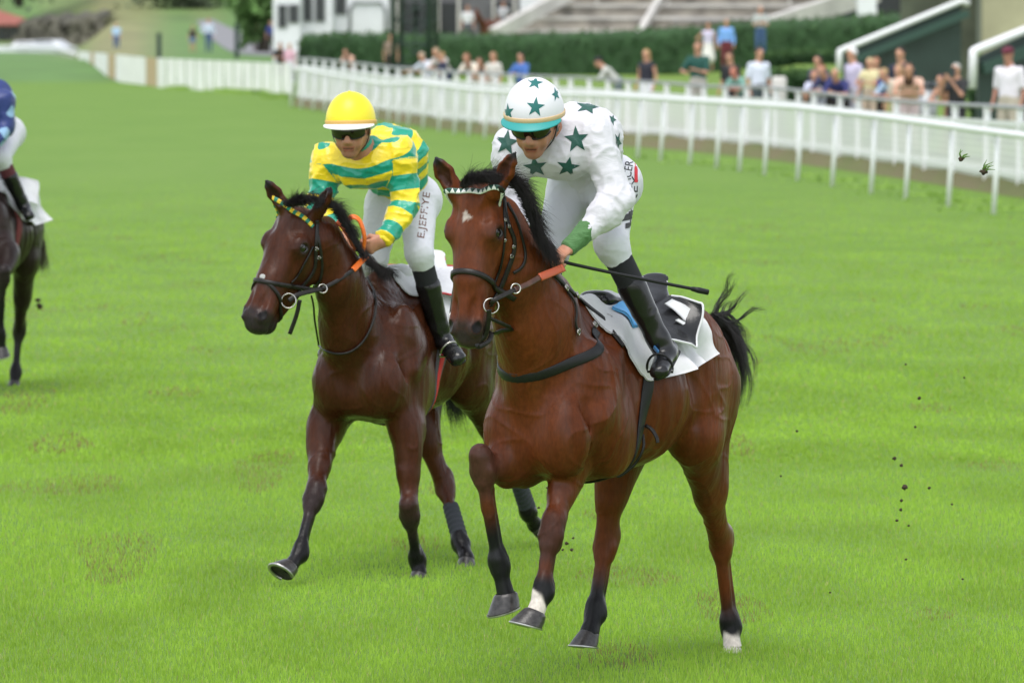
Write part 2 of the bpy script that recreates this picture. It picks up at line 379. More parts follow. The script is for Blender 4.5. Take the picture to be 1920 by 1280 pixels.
def head_axes(fr, O, dirL, psi, roll=0):
    """poll O (local), dirL in camera axes (right, up, toward camera), psi = turn of the face to picture left, degrees"""
    Lw = unit(V3(dirL[0], -dirL[2], dirL[1]))
    Nw = V3(-math.sin(R(psi)), -math.cos(R(psi)), 0); Nw = unit(Nw-Lw*(Nw@Lw))
    Sw = np.cross(Nw, Lw)
    if Sw[0] < 0: Sw = -Sw
    return np.asarray(O, float), fr.vec(Sw), fr.vec(Nw), fr.vec(Lw)
def horse_field(fr, sp, h, lo, hi):
    f = Field(lo, hi, h); dz = V3(0,0,sp.get('dz', 0))
    c = lambda a, b, *r, **k: f.cone(np.array(a)+dz, np.array(b)+dz, *r, **k)
    e = lambda a, *r, **k: f.ball(np.array(a)+dz, *r, **k)
    # trunk
    c((0,.27,1.19), (0,.80,1.20), (.205,.30), (.275,.30), k=.1)
    c((0,.80,1.20), (0,1.12,1.27), (.275,.30), (.235,.24), k=.1)
    c((0,1.12,1.29), (0,1.32,1.25), (.23,.26), (.17,.22), k=.1)
    c((0,.34,1.48), (0,.66,1.50), (.055,.15), (.07,.13), k=.16)
    c((0,.7,1.44), (0,1.10,1.46), (.08,.10), (.12,.13), k=.15)
    for g in (-1, 1):
        e((g*.125,.10,1.07), (.125,.13,.18), k=.035)                   # breast muscles
        e((g*.185,.30,1.18), (.085,.15,.30), ax=((1,0,0),(0,.93,.37),(0,-.37,.93)), k=.07)     # shoulder
        e((g*.175,.42,1.04), (.08,.17,.16), k=.06)                     # triceps
        e((g*.12,1.10,1.42), (.14,.22,.15), k=.1)                      # croup
        e((g*.14,1.30,1.22), (.11,.19,.26), ax=((1,0,0),(0,.95,.3),(0,-.3,.95)), k=.08)
        e((g*.2,1.02,1.45), (.05,.06,.05), k=.08)                      # hip point
    for g in (-1, 1):
        c((g*.13,.56,1.50), (g*.235,.20,1.14), (.028,.03), (.04,.04), k=.06)                     # shoulder blade ridge
        c((g*.285,.53,1.36), (g*.285,.56,1.02), (.022,.03), (.022,.03), k=.07, op='sub')          # hollow behind the shoulder
        e((g*.30,1.0,1.30), (.06,.08,.11), k=.10, op='sub')                                       # flank hollow
        c((g*.24,1.02,1.44), (g*.20,1.16,1.02), (.02,.03), (.03,.04), k=.08)                      # flank fold
        c((g*.20,1.33,1.40), (g*.19,1.36,1.05), (.014,.014), (.014,.014), k=.05, op='sub')        # groove of the thigh
        c((g*.225,.10,1.20), (g*.20,.14,.98), (.014,.014), (.014,.014), k=.045, op='sub')         # between breast and upper arm
    c((0,-.045,1.20), (0,-.01,.95), (.016,.016), (.02,.02), k=.05, op='sub')
    c((0,.10,1.0), (0,.45,.94), (.10,.09), (.13,.09), k=.1)
    c = f.cone; e = f.ball
    # neck: list of (point, half width, half depth)
    nk = sp['neck']
    for i in range(len(nk)-1):
        p, a1, a2 = nk[i]; q, b1, b2 = nk[i+1]
        c(p, q, (a1, a2), (b1, b2), side=sp.get('neckside', (1,0,0)), k=.09 if i == 0 else .06, tag='neck')
    for g in (-1, 1):                                                  # neck muscles either side of the windpipe
        p = nk[0][0]; q = nk[-1][0]
        c(np.array(p)+V3(g*.09,-.06,-.02), np.array(q)+V3(g*.03,.02,-.05), (.05,.10), (.03,.05), k=.06)
    # legs
    for g in ('fl', 'fr'):
        J = sp[g]; g_ = -1 if g == 'fl' else 1
        el, kn, ft, co = J['elbow'], J['knee'], J['fet'], J['cor']
        c(V3(g_*.14,.30,1.08)+dz, el, (.10,.15), (.085,.12), k=.07, tag='leg'+g)
        mid = el*.45+kn*.55
        c(el, mid, (.078,.105), (.054,.06), side=J.get('side', (1,0,0)), k=.05, tag='leg'+g)
        c(mid, kn, (.054,.06), (.038,.042), side=J.get('side', (1,0,0)), k=.03, tag='leg'+g)
        e(el*.75+kn*.25+V3(g_*.02, -.02, 0), (.055,.06,.11), k=.05)
        lower_leg(f, kn, ft, co, .053, .031, J.get('side', (1,0,0)), g)
    for g in ('hl', 'hr'):
        J = sp[g]; g_ = -1 if g == 'hl' else 1
        st, hk, ft, co = J['stifle'], J['hock'], J['fet'], J['cor']; sd_ = J.get('side', (1,0,0))
        c(V3(g_*.13,1.22,1.22)+dz, st, (.12,.22), (.10,.15), k=.08, tag='leg'+g)
        c(V3(g_*.13,1.37,1.2)+dz, st*.5+hk*.5+V3(0,.03,0), (.09,.12), (.06,.08), k=.07, tag='leg'+g)
        mid = st*.4+hk*.6
        c(st, mid, (.095,.13), (.052,.072), side=sd_, k=.06, tag='leg'+g)
        c(mid, hk, (.052,.072), (.040,.052), side=sd_, k=.03, tag='leg'+g)
        e(hk+V3(0,.035,.03), (.032,.04,.055), k=.04, tag='leg'+g)       # point of the hock
        lower_leg(f, hk, ft, co, .050, .034, sd_, g)
    # head
    O, S, N, L = sp['head']; hw, hd_, hl_ = sp.get('hscale', (1,1,1))
    def H(s_, n_, l_): return O+S*s_*hw+N*n_*hd_+L*l_*hl_
    def hc(a, b, ra, rb, k=.03, op='add', t='head', sd=None): c(H(*a), H(*b), np.array(ra)*(hw,hd_), np.array(rb)*(hw,hd_), side=S if sd is None else sd, k=k, op=op, tag=t)
    def he(p, r, k=.03, op='add', t='head', tilt=0):
        a = R(tilt); L2 = L*math.cos(a)+N*math.sin(a); N2 = N*math.cos(a)-L*math.sin(a)
        e(H(*p), np.array(r)*(hw,hd_,hl_), ax=(S, N2, L2), k=k, op=op, tag=t)
    he((0,-.075,.05), (.082,.085,.11), .04); he((0,-.055,.15), (.088,.058,.12), .04)
    hc((0,-.062,.17), (0,-.050,.36), (.078,.058), (.056,.052), .03)
    hc((0,-.052,.36), (0,-.050,.53), (.046,.048), (.036,.042), .03)
    hc((0,-.11,.20), (0,-.095,.40), (.072,.075), (.050,.058), .035)
    hc((0,-.095,.40), (0,-.085,.54), (.048,.055), (.044,.048), .03)
    for g in (-1, 1):
        he((g*.052,-.155,.17), (.036,.10,.125), .03, tilt=12)          # cheek
        hc((g*.05,-.20,.23), (g*.022,-.15,.47), (.022,.03), (.022,.026), .04)
        he((g*.068,-.050,.165), (.030,.036,.044), .035)                # orbit
        hc((g*.072,-.022,.13), (g*.076,-.022,.19), (.013,.012), (.012,.010), .018)      # brow
        he((g*.098,-.050,.168), (.016,.019,.024), .010, 'sub')
        he((g*.062,.0,.095), (.02,.014,.03), .03, 'sub')            # hollow over the eye
        hc((g*.073,-.088,.21), (g*.050,-.085,.37), (.010,.010), (.008,.008), .03)       # facial crest
        hc((g*.036,-.060,.42), (g*.040,-.062,.53), (.020,.030), (.024,.034), .025)
        he((g*.040,-.038,.560), (.021,.024,.038), .015)                # nostril rim
        he((g*.052,-.020,.566), (.017,.023,.029), .008, 'sub', t='nost')
        he((g*.034,-.02,.50), (.014,.012,.05), .02, 'sub')
    he((0,-.075,.575), (.052,.050,.060), .03); he((0,-.085,.615), (.044,.038,.030), .025)
    he((0,-.135,.575), (.036,.032,.045), .02); hc((0,-.15,.42), (0,-.14,.55), (.028,.03), (.030,.03), .03)
    hc((-.05,-.128,.600), (.05,-.128,.600), (.005,.006), (.005,.006), .012, 'sub', sd=N)      # mouth
    hc((-.046,-.118,.575), (-.046,-.115,.53), (.006,.006), (.004,.004), .01, 'sub'); hc((.046,-.118,.575), (.046,-.115,.53), (.006,.006), (.004,.004), .01, 'sub')
    # ears
    for g in (-1, 1):
        base, tip = sp['ears'][0 if g < 0 else 1]; es = sp.get('earw', 1.25)
        d = tip-base; fwd = sp.get('earfwd', (None, None))[0 if g < 0 else 1]; fwd = N if fwd is None else fwd
        fwd = unit(fwd-unit(d)*(fwd@unit(d))); sd_ = np.cross(unit(d), fwd)
        c(base-d*.1, base+d*.18, (.030*es,.030*es), (.028*es,.024*es), side=sd_, k=.03, tag='ear')
        c(base+d*.15, base+d*.5, (.027*es,.022*es), (.034*es,.019*es), side=sd_, k=.02, tag='ear')
        c(base+d*.5, base+d*.78, (.034*es,.019*es), (.021*es,.013*es), side=sd_, k=.015, tag='ear', cap=.6)
        c(base+d*.78, tip, (.021*es,.013*es), (.005,.005), side=sd_, k=.015, tag='ear', cap=.6)
        c(base+d*.24+fwd*.022*es, base+d*.5+fwd*.020*es, (.012*es,.016*es), (.024*es,.018*es), side=sd_, k=.008, op='sub', tag='earin')
        c(base+d*.5+fwd*.020*es, base+d*.9+fwd*.014*es, (.024*es,.018*es), (.005,.012), side=sd_, k=.006, op='sub', tag='earin', cap=.5)
    f.H = H
    return f
def lower_leg(f, kn, ft, co, rk, rc, side, g):
    c = lambda *a_, **k_: f.cone(*a_, **{**k_, 'tag': 'low'+g}); d = unit(ft-kn); sdv = np.asarray(side, float)
    c(kn-d*.055, kn+d*.045, (rk*.92, rk), (rk*.9, rk*.88), side=side, k=.03)
    a = kn+d*.05; b = ft-d*.06; back = np.cross(np.asarray(side, float), d); back = unit(back); back = back if back[1] > 0 else -back; sdn = unit(np.cross(d, back))
    c(a-back*rc*.30, b-back*rc*.25, (rc*.92, rc*.88), (rc*.80, rc*.78), side=side, k=.02)
    c(a+back*rc*.80, b+back*rc*.85, (rc*.60, rc*.52), (rc*.62, rc*.58), side=side, k=.007)
    for s2 in (-1, 1):
        f.ball(kn+d*.012+sdn*s2*rk*.62-back*rk*.15, (rk*.42, rk*.42, rk*.55), k=.02, tag='low'+g); f.ball(ft+sdn*s2*rc*.75+back*rc*.35, (rc*.6, rc*.6, rc*.7), k=.015, tag='low'+g)
    f.ball(kn-d*.01+back*rk*.85, (rk*.42, rk*.4, rk*.7), k=.02, tag='low'+g); f.ball(ft+back*rc*1.25, (rc*.7, rc*.6, rc*.8), k=.015, tag='low'+g)
    c(ft-d*.025, ft+unit(co-ft)*.01, (rc*1.32, rc*1.5), (rc*1.25, rc*1.35), side=side, k=.035)
    c(ft, co, (rc*.98, rc*1.02), (rc*1.25, rc*1.3), side=side, k=.02)
def hoof(fr, co, toe, ax, parent, name='hoof', size=.062, mt=None):
    """co = coronet centre, ax = direction down the hoof, toe = forward direction (local)"""
    ax = unit(ax); toe = unit(np.asarray(toe, float)-ax*np.dot(toe, ax)); sd_ = np.cross(ax, toe); n = 28; V = []; F = []
    prof = [(-.012, .60, -.0), (-.004, .73, 0), (.004, .76, .002), (.03, .88, .008), (.065, 1.0, .018), (.070, 1.02, .019)]
    for z, r, sh in prof:
        for i in range(n):
            a = 2*math.pi*i/n; x = math.cos(a); y = math.sin(a)
            rr = size*r*(1 if x > -.3 else 1-.12*(abs(x)-.3)); hz = z*(1-.32*(1-x)/2) if z > 0 else z
            V.append(co+sd_*rr*.94*y+toe*(rr*1.06*x+sh)+ax*hz)
    m = len(prof)
    for k in range(m-1):
        for i in range(n): F.append((k*n+i, k*n+(i+1) % n, (k+1)*n+(i+1) % n, (k+1)*n+i))
    # sole, hollowed
    for z, r in ((.066, .84), (.052, .5), (.05, .01)):
        for i in range(n):
            a = 2*math.pi*i/n; x = math.cos(a); y = math.sin(a)
            V.append(co+sd_*size*r*.94*y+toe*(size*r*1.06*x+.019)+ax*z*(1-.32*(1-x)/2))
    for k in range(m-1, m+2):
        for i in range(n): F.append((k*n+i, k*n+(i+1) % n, (k+1)*n+(i+1) % n, (k+1)*n+i))
    o = mesh_obj(name, fr.W(np.array(V)), F, mt or M_hoof, parent)
    P = []; NN = []
    for i in range(22):
        a = R(-135+270*i/21); x = math.cos(a); y = math.sin(a)
        P.append(co+sd_*size*.93*.96*y+toe*(size*.93*1.06*x+.0195)+ax*.0725*(1-.32*(1-x)/2)); NN.append(ax)
    v, ff = strap_vf(P, NN, .017, .006)
    s = mesh_obj('horseshoe', fr.W(np.array(v)), ff, M_shoe, None, False)
    s.parent = o; s.location = (0, 0, 0)
    for vv in s.data.vertices: vv.co -= Vector(parent.location)
    return o
def hair_mesh(strands, r0, sides=3):
    """strands: list of (k,3) arrays; thin tapered hairs in one mesh"""
    VV = []; FF = []; n0 = 0
    for P in strands:
        T, N, B = frames(P); k = len(P); r = r0*(1-np.linspace(0, 1, k)**1.5*.9)*(rng.random()*.6+.7)
        a = np.arange(sides)*2*math.pi/sides
        V = (P[:, None]+r[:, None, None]*(N[:, None]*np.cos(a)[None, :, None]+B[:, None]*np.sin(a)[None, :, None])).reshape(-1, 3)
        i = np.arange(k-1)[:, None]*sides; j = np.arange(sides)[None]; j2 = (j+1) % sides
        FF.append((np.stack([i+j, i+j2, i+sides+j2, i+sides+j], -1).reshape(-1, 4)+n0)); VV.append(V); n0 += len(V)
    return np.concatenate(VV), np.concatenate(FF)
def smoothstep(a, b, x): t = np.clip((x-a)/(b-a), 0, 1); return t*t*(3-2*t)
def horse_body(fr, sp, root, h, lo, hi, coat, dark, name='body'):
    f = horse_field(fr, sp, h, lo, hi); V, Q = f.mesh(3)
    Nn = vnormals(V, Q); bm = smoothstep(.45,.6,V[:,1])*smoothstep(1.15,1.0,V[:,1])*smoothstep(.12,.2,np.abs(V[:,0]))*smoothstep(.85,1.0,V[:,2])*smoothstep(1.42,1.3,V[:,2])
    V = V+Nn*(bm*.0022*np.sin(2*math.pi*(V[:,1]+(V[:,2]-1.2)*.2)/.085))[:, None]
    hd0 = smoothstep(.0, .05, f.dist(V, 'head')); n1 = vnoise(V*(9,9,4.5)+3); n2 = vnoise(V*(7,7,5)+vnoise(V*4)[:, None]*1.5+11); vein = np.clip(1-np.abs(n2)*1.0, 0, 1)**16
    V = V+Nn*((.0036*((1-np.abs(n1))**3-.3)*hd0+.0038*vein*(.25+.75*hd0)*smoothstep(.3, .55, V[:,2])))[:, None]
    col = np.tile(np.array(coat, float), (len(V), 1)); dk = np.array(dark, float)
    def mixc(w, c_): nonlocal col; col = col*(1-w[:, None])+np.array(c_, float)*w[:, None]
    z = V[:, 2]
    # underside paler, top line darker like a bay coat
    O, S, N, L = sp['head']; q = V-O; hw, hd_, hl_ = sp.get('hscale', (1,1,1)); hl = q@L/hl_; hn = q@N/hd_; hsd = q@S/hw
    hd = f.dist(V, 'head'); ishead = smoothstep(.03, 0, hd)
    for g in ('fl', 'fr', 'hl', 'hr'):
        J = sp[g]; kn = J.get('knee', J.get('hock')); top = J.get('elbow', J.get('stifle'))
        d = unit(kn-top); t1 = (V-kn)@d; ftd = unit(J['fet']-kn); t2 = (V-kn)@ftd; Lc = np.linalg.norm(J['fet']-kn)
        m1 = smoothstep(.03, .01, f.dist(V, 'low'+g))
        amt = J.get('dark', (0., .5))      # start and end of the fade as a fraction of the cannon
        wv = smoothstep(amt[0], amt[1], t2/Lc)*m1; mixc(wv, dk)
        wv = smoothstep(-.14, .0, t1)*smoothstep(.19, .09, np.linalg.norm(V-kn, axis=1))*smoothstep(.06, .0, np.minimum(f.dist(V, 'low'+g), f.dist(V, 'leg'+g)))*J.get('kneedark', .5); mixc(wv, dk*1.6+np.array(coat)*.25)
        if 'white' in J:
            w0 = J['white']; pd = unit(J['cor']-J['fet']); t3 = (V-J['fet'])@pd/np.linalg.norm(J['cor']-J['fet'])
            nz = .12*np.sin(V[:, 0]*90+V[:, 2]*60)
            side_ = (V-J['fet'])@J['toe']; wv = smoothstep(w0[0], w0[0]+.25, t3+nz+w0[1]*side_/.03)*(np.linalg.norm(V-J['cor'], axis=1) < .13); mixc(wv, (.62,.56,.50))
    mz = smoothstep(.50, .57, hl+.25*np.clip(-hn-.1, 0, .1))*ishead; mixc(smoothstep(.010,.0,f.dist(V,'nost')), (.006,.005,.005)); mixc(mz*.92*(1-smoothstep(.010,.0,f.dist(V,'nost'))), sp.get('muzzle', (.022,.02,.021)))
    ny = np.exp(-((hl-.17)**2+(hn+.05)**2)/.0016)*(np.abs(hsd) > .05)*ishead; mixc(np.clip(ny*1.0, 0, .8), dk*1.2)
    mixc(smoothstep(.02, .0, np.abs(hl-.30)/10+0)*0, dk)
    te = f.dist(V, 'earin'); mixc(smoothstep(.006, .0, te)*.6*(f.dist(V, 'ear') < .01), dk)
    for g in (0, 1):
        b_, t_ = sp['ears'][g]; tt = np.linalg.norm(V-t_, axis=1); mixc(smoothstep(.06, .02, tt), dk)
    if 'star' in sp:
        s0, l0, rr = sp['star']; ang = np.arctan2(hl-l0, hsd-s0); rad = np.hypot(hsd-s0, (hl-l0)*.8)
        edge = rr*(1+.3*np.sin(ang*3+1)+.2*np.sin(ang*7)+.1*np.sin(ang*13)); mixc(smoothstep(1.15, .5, rad/edge)*.85*(hn > -.06)*ishead, (.62,.55,.5))
    if 'snip' in sp: pass
    nz = (np.sin(V[:, 0]*23+V[:, 1]*7)+np.sin(V[:, 2]*19+V[:, 1]*11))*.03+1
    o = mesh_obj(name, fr.W(V), Q, sp['mat'], root, attrs={'col': np.clip(col*nz[:, None], 0, 1)})
    bv = bvh(V, Q)
    # eyes
    for g in (-1, 1):
        c_ = f.H(g*.0755, -.0485, .168); VV = []; FF = []
        n1, n2 = 14, 20; r = .0205
        for i in range(n1+1):
            for j in range(n2):
                a = math.pi*i/n1; b_ = 2*math.pi*j/n2
                VV.append(c_+r*hw*(S*math.cos(a)*.9+N*math.sin(a)*math.cos(b_)*.92+L*math.sin(a)*math.sin(b_)*1.1))
        for i in range(n1):
            for j in range(n2): FF.append((i*n2+j, i*n2+(j+1) % n2, (i+1)*n2+(j+1) % n2, (i+1)*n2+j))
        mesh_obj('eye', fr.W(np.array(VV)), FF, M_eye, root)
        lid = MB()    # eyelids
        for up in (-1, 1):
            P = [f.H(g*(.082+.010*math.sin(math.pi*t)), -.0485+up*(.004+.0155*math.sin(math.pi*t)), .168-.026+.052*t) for t in np.linspace(0, 1, 12)]
            lid.tube(P, [.003+.004*math.sin(math.pi*t) for t in np.linspace(0, 1, 12)], 8)
        l_ = lid.build('eyelid', M_lid, None, True); l_.parent = root
        for v in l_.data.vertices: v.co = Vector(fr.W(np.array(v.co)))-root.location
    for g in sp.get('bandages', ()):
        J = sp[g]; a = J['hock']*.68+J['fet']*.32; b = J['fet']*.97+J['cor']*.03; fb = Field(np.minimum(a, b)-.09, np.maximum(a, b)+.09, .005); bk = unit(np.cross(J.get('side', (1,0,0)), unit(b-a))); bk = bk if bk[1] > 0 else -bk
        fb.cone(a+bk*.012, b+bk*.012, (.041,.052), (.044,.056), side=(1,0,0), k=.01, cap=.25); v, q = fb.mesh(2); t_ = (v-a)@unit(b-a); v = v+vnormals(v, q)*(.0012*np.sin(t_*2*math.pi/.03+v[:, 0]*30))[:, None]; mesh_obj('bandage', fr.W(v), q, M_band, root)
    for g in ('fl', 'fr', 'hl', 'hr'):
        J = sp[g]; hoof(fr, J['cor'], J['toe'], J['hax'], root, size=J.get('hsize', .06), mt=J.get('hmat'))
    return f, V, Q, bv
M_lid = mat('eyelid_skin', (.012,.010,.010), .35); M_band = mat('grey_bandage', (.028,.032,.040), .85, bump=(120,.5,.002))

# ---------------------------------------------------------------- horse in front: bay with a star
FA = Fr(.060, 23.80, 31.0); JA = FA.J
OA = JA(882, 356, -.42)
spA = dict(hscale=(1.28,1.22,1.0), muzzle=(.03,.027,.028),
    neck=[(V3(-.03,.24,1.22), .175, .27), (JA(1008,600,.05), .140, .215), (JA(968,505,-.12), .11, .165), (JA(935,420,-.27), .088, .125)],
    head=head_axes(FA, OA, (-.050, -.640, .10), 26),
    ears=[(JA(851,354,-.40), JA(816,293,-.46)), (JA(930,354,-.40), JA(968,284,-.44))],
    star=(-.004, .112, .0165), mat=hide_mat('bay_coat', .46),
    fl=dict(elbow=JA(978,862,.12), knee=JA(905,878,-.12), fet=JA(936,1062,-.02), cor=JA(949,1116,.00), toe=V3(-.5,-.75,-.55), hax=V3(.10,.12,-1), dark=(.25,.7), kneedark=.75, hsize=.070),
    fr=dict(elbow=JA(1074,838,.27), knee=JA(1034,1000,.02), fet=JA(1018,1110,-.06), cor=JA(1003,1150,-.12), toe=V3(-.5,-1,.05), hax=V3(-.22,-.42,-1), dark=(.5,.9), kneedark=.7, white=(.55,.35), hsize=.068),
    hl=dict(stifle=V3(-.17,1.05,1.0), hock=JA(1136,1022,1.04), fet=JA(1115,1150,.93), cor=JA(1105,1188,.86), toe=V3(-.3,-1,.02), hax=V3(-.05,-.35,-1), dark=(.25,.75), kneedark=.1, hsize=.062),
    hr=dict(stifle=V3(.17,1.15,1.0), hock=JA(1352,1018,1.66), fet=JA(1369,1176,1.72), cor=JA(1374,1216,1.68), toe=V3(0,-1,-.1), hax=V3(0,-.3,-1), dark=(.45,.95), kneedark=.1, white=(.3,0), hsize=.058, hmat=M_palehoof),
)
rootA = thing('race_horse', FA.W((0,.8,0)), 'bay horse with a white star on its forehead, cantering in front', 'horse', 'horses pulling up after the race')
fA, VA, QA, bvA = horse_body(FA, spA, rootA, .0075, (-.42,-.85,.02), (.5,1.98,2.52), (.108,.0265,.007), (.010,.010,.011))
# ---------------------------------------------------------------- second horse (dark bay) and third horse (near black)
FB = Fr(-.80, 28.45, 21.0); JB = FB.J
OB = JB(545, 394, -.40)
spB = dict(dz=-.085, bandages=('hl','hr'), hscale=(1.38,1.22,.98), muzzle=(.022,.02,.022),
    neck=[(V3(.0,.24,1.14), .17, .26), (JB(655,610,.05), .125, .20), (JB(634,520,-.12), .098, .16), (JB(606,445,-.27), .078, .12)],
    head=head_axes(FB, OB, (-.235, -.570, .20), 38),
    ears=[(JB(532,388,-.40), JB(497,337,-.46)), (JB(596,396,-.36), JB(622,350,-.40))], earw=1.15,
    mat=hide_mat('dark_bay_coat', .34),
    fl=dict(elbow=JB(612,800,.16), knee=JB(589,932,-.14), fet=JB(562,1038,-.30), cor=JB(543,1062,-.38), toe=V3(-.55,-.9,.5), hax=V3(-.25,-.75,-.62), dark=(-.3,.2), kneedark=.9, hsize=.066, hmat=None),
    fr=dict(elbow=JB(762,800,.24), knee=JB(768,962,.14), fet=JB(782,1050,.30), cor=JB(786,1074,.28), toe=V3(0,-1,0), hax=V3(0,-.2,-1), dark=(-.2,.2), kneedark=.8, hsize=.055),
    hl=dict(stifle=V3(-.14,1.05,.93), hock=JB(834,912,1.14), fet=JB(864,1020,1.02), cor=JB(875,1046,.96), toe=V3(.2,-1,0), hax=V3(.1,-.3,-1), dark=(.35,.8), kneedark=.0, hsize=.056),
    hr=dict(stifle=V3(.15,1.20,.93), hock=JB(958,868,1.72), fet=JB(990,962,1.95), cor=JB(1004,984,2.05), toe=V3(.3,-.3,-1), hax=V3(.6,.75,-.35), dark=(.35,.8), kneedark=.0, hsize=.058),
)
rootB = thing('race_horse', FB.W((0,.8,0)), 'dark bay horse with green and yellow browband, just behind the leading horse', 'horse', 'horses pulling up after the race')
fB, VB, QB, bvB = horse_body(FB, spB, rootB, .009, (-.55,-.95,-.02), (.62,2.25,2.4), (.054,.0155,.0062), (.010,.009,.010))
# third horse: only its near side is inside the picture
FC = Fr(-4.06, 42.35, 9.0); JC = FC.J
OC = V3(-.05, -.52, 2.02)
spC = dict(hscale=(1.25,1.2,1.0), muzzle=(.018,.018,.02),
    neck=[(V3(0,.24,1.2), .165, .27), (V3(-.02,-.05,1.5), .12, .2), (V3(-.03,-.25,1.72), .095, .15), (V3(-.04,-.40,1.88), .08, .12)],
    head=head_axes(FC, OC, (-.1, -.6, .2), 15),
    ears=[(V3(-.11,-.50,2.05), V3(-.16,-.54,2.19)), (V3(.02,-.50,2.05), V3(.06,-.54,2.19))],
    mat=hide_mat('black_brown_coat', .4),
    fl=dict(elbow=V3(-.17,.25,.92), knee=V3(-.16,.12,.5), fet=V3(-.16,.2,.16), cor=V3(-.16,.16,.07), toe=V3(0,-1,0), hax=V3(0,-.3,-1), hsize=.056),
    fr=dict(elbow=JC(14,478,.14), knee=JC(6,520,-.16), fet=JC(0,630,-.02), cor=JC(3,652,.02), toe=V3(0,-.8,-.5), hax=V3(.1,.1,-1), hsize=.062),
    hl=dict(stifle=V3(-.16,1.08,.98), hock=V3(-.15,1.2,.55), fet=V3(-.15,1.05,.16), cor=V3(-.15,.98,.07), toe=V3(0,-1,0), hax=V3(0,-.3,-1), hsize=.056),
    hr=dict(stifle=V3(.16,1.15,.98), hock=JC(36,620,1.50), fet=JC(29,700,1.46), cor=JC(27,716,1.42), toe=V3(-.1,-1,0), hax=V3(0,-.3,-1), hsize=.056))
rootC = thing('race_horse', FC.W((0,.8,0)), 'nearly black horse at the left edge, farther back on the track', 'horse', 'horses pulling up after the race')
fC, VC, QC, bvC = horse_body(FC, spC, rootC, .014, (-.5,-.95,-.02), (.5,1.9,2.4), (.022,.013,.0115), (.012,.011,.012))

# ---------------------------------------------------------------- manes and tails
def strands(fr, n, roots, dirs, length, segs=7, gravity=.6, wild=.15, clump=12, gvec=(0,0,-1)):
    """roots / dirs: polylines of local points and directions sampled together"""
    roots = np.array(roots, float); dirs = np.array(dirs, float); out = []; g = unit(gvec)
    cl = [(rng.random(), rng.normal(0, 1, 3), rng.random()) for _ in range(max(1, n//clump))]
    for i in range(n):
        u0, dv, ln = cl[i % len(cl)]; u = min(.999, max(0, u0+rng.normal(0, .02)))
        x = u*(len(roots)-1); k = int(x); t = x-k
        p = roots[k]*(1-t)+roots[k+1]*t+rng.normal(0, .007, 3); d = dirs[k]*(1-t)+dirs[k+1]*t
        d = unit(unit(d)+dv*wild+rng.normal(0, wild*.22, 3)); L = (length[0]+(length[1]-length[0])*ln)*(.75+.35*rng.random()); st = L/segs; P = [p]
        cv = rng.normal(0, .06, 3)
        for j in range(segs):
            d = unit(d+g*gravity/segs+cv+rng.normal(0, .025, 3)); p = p+d*st; P.append(p)
        out.append(fr.W(np.array(P)))
    return out
S_, N_, L_ = FA.vec((1,0,0)), FA.vec((0,-1,0)), FA.vec((0,0,1))     # picture right, towards camera, up
def pd(fr, x, u, c): return fr.vec(V3(x, -c, u))                     # direction in camera axes: right, up, towards camera
crest = [JA(905,338,-.43), JA(938,335,-.40), JA(968,352,-.34), JA(985,392,-.27), JA(1000,430,-.20), JA(1030,462,-.08)]
st = strands(FA, 3600, crest, [pd(FA,.5,.75,0), pd(FA,.8,.6,0), pd(FA,1,.15,.15), pd(FA,.9,-.2,.2), pd(FA,.7,-.5,.2), pd(FA,.5,-.7,.2)], (.06,.145), 8, 1.4, .13, 60)
fl = [JA(866,350,-.46), JA(885,336,-.46), JA(915,336,-.44)]
st += strands(FA, 1800, fl, [pd(FA,.3,.9,.3), pd(FA,.6,.8,.3), pd(FA,.9,.6,.2)], (.06,.13), 7, 1.7, .12, 50)
v, q = hair_mesh(st, .0009); mesh_obj('mane', v, q, M_hair, rootA)
tail = [JA(1340,590,1.50), JA(1343,600,1.51)]
st = []
for n_, via, r_ in ((1000, [(1358,612,1.56,.018), (1376,652,1.60,.030), (1382,708,1.60,.036), (1376,778,1.58,.032)], .12), (600, [(1356,600,1.56,.02), (1378,622,1.60,.034), (1394,652,1.62,.046), (1396,700,1.60,.042)], .1), (160, [(1352,585,1.56,.03), (1370,560,1.6,.05), (1378,545,1.6,.06), (1385,530,1.6,.09)], .3)):
    locks = [(rng.normal(0, 1, (4, 3)), rng.random()) for _ in range(max(6, n_//38))]
    for i in range(n_):
        lk = locks[i % len(locks)]; P = [JA(1338,598,1.48)+rng.normal(0, .012, 3)]
        ln = 1-(lk[1]*.35 if lk[1] > .4 else 0)-rng.random()*.08
        for k, (x, y, b, sp_) in enumerate(via): P.append(JA(x, y, b)+(lk[0][0]*.75+lk[0][k]*.22)*sp_*1.05+rng.normal(0, .0045+.002*k, 3))
        P = spline(P, 3); P = P[:max(5, int(len(P)*ln))]; st.append(FA.W(P))
v, q = hair_mesh(st, .0009); mesh_obj('tail', v, q, mat('grey_black_hair', (.032,.029,.030), .5, .35), rootA)
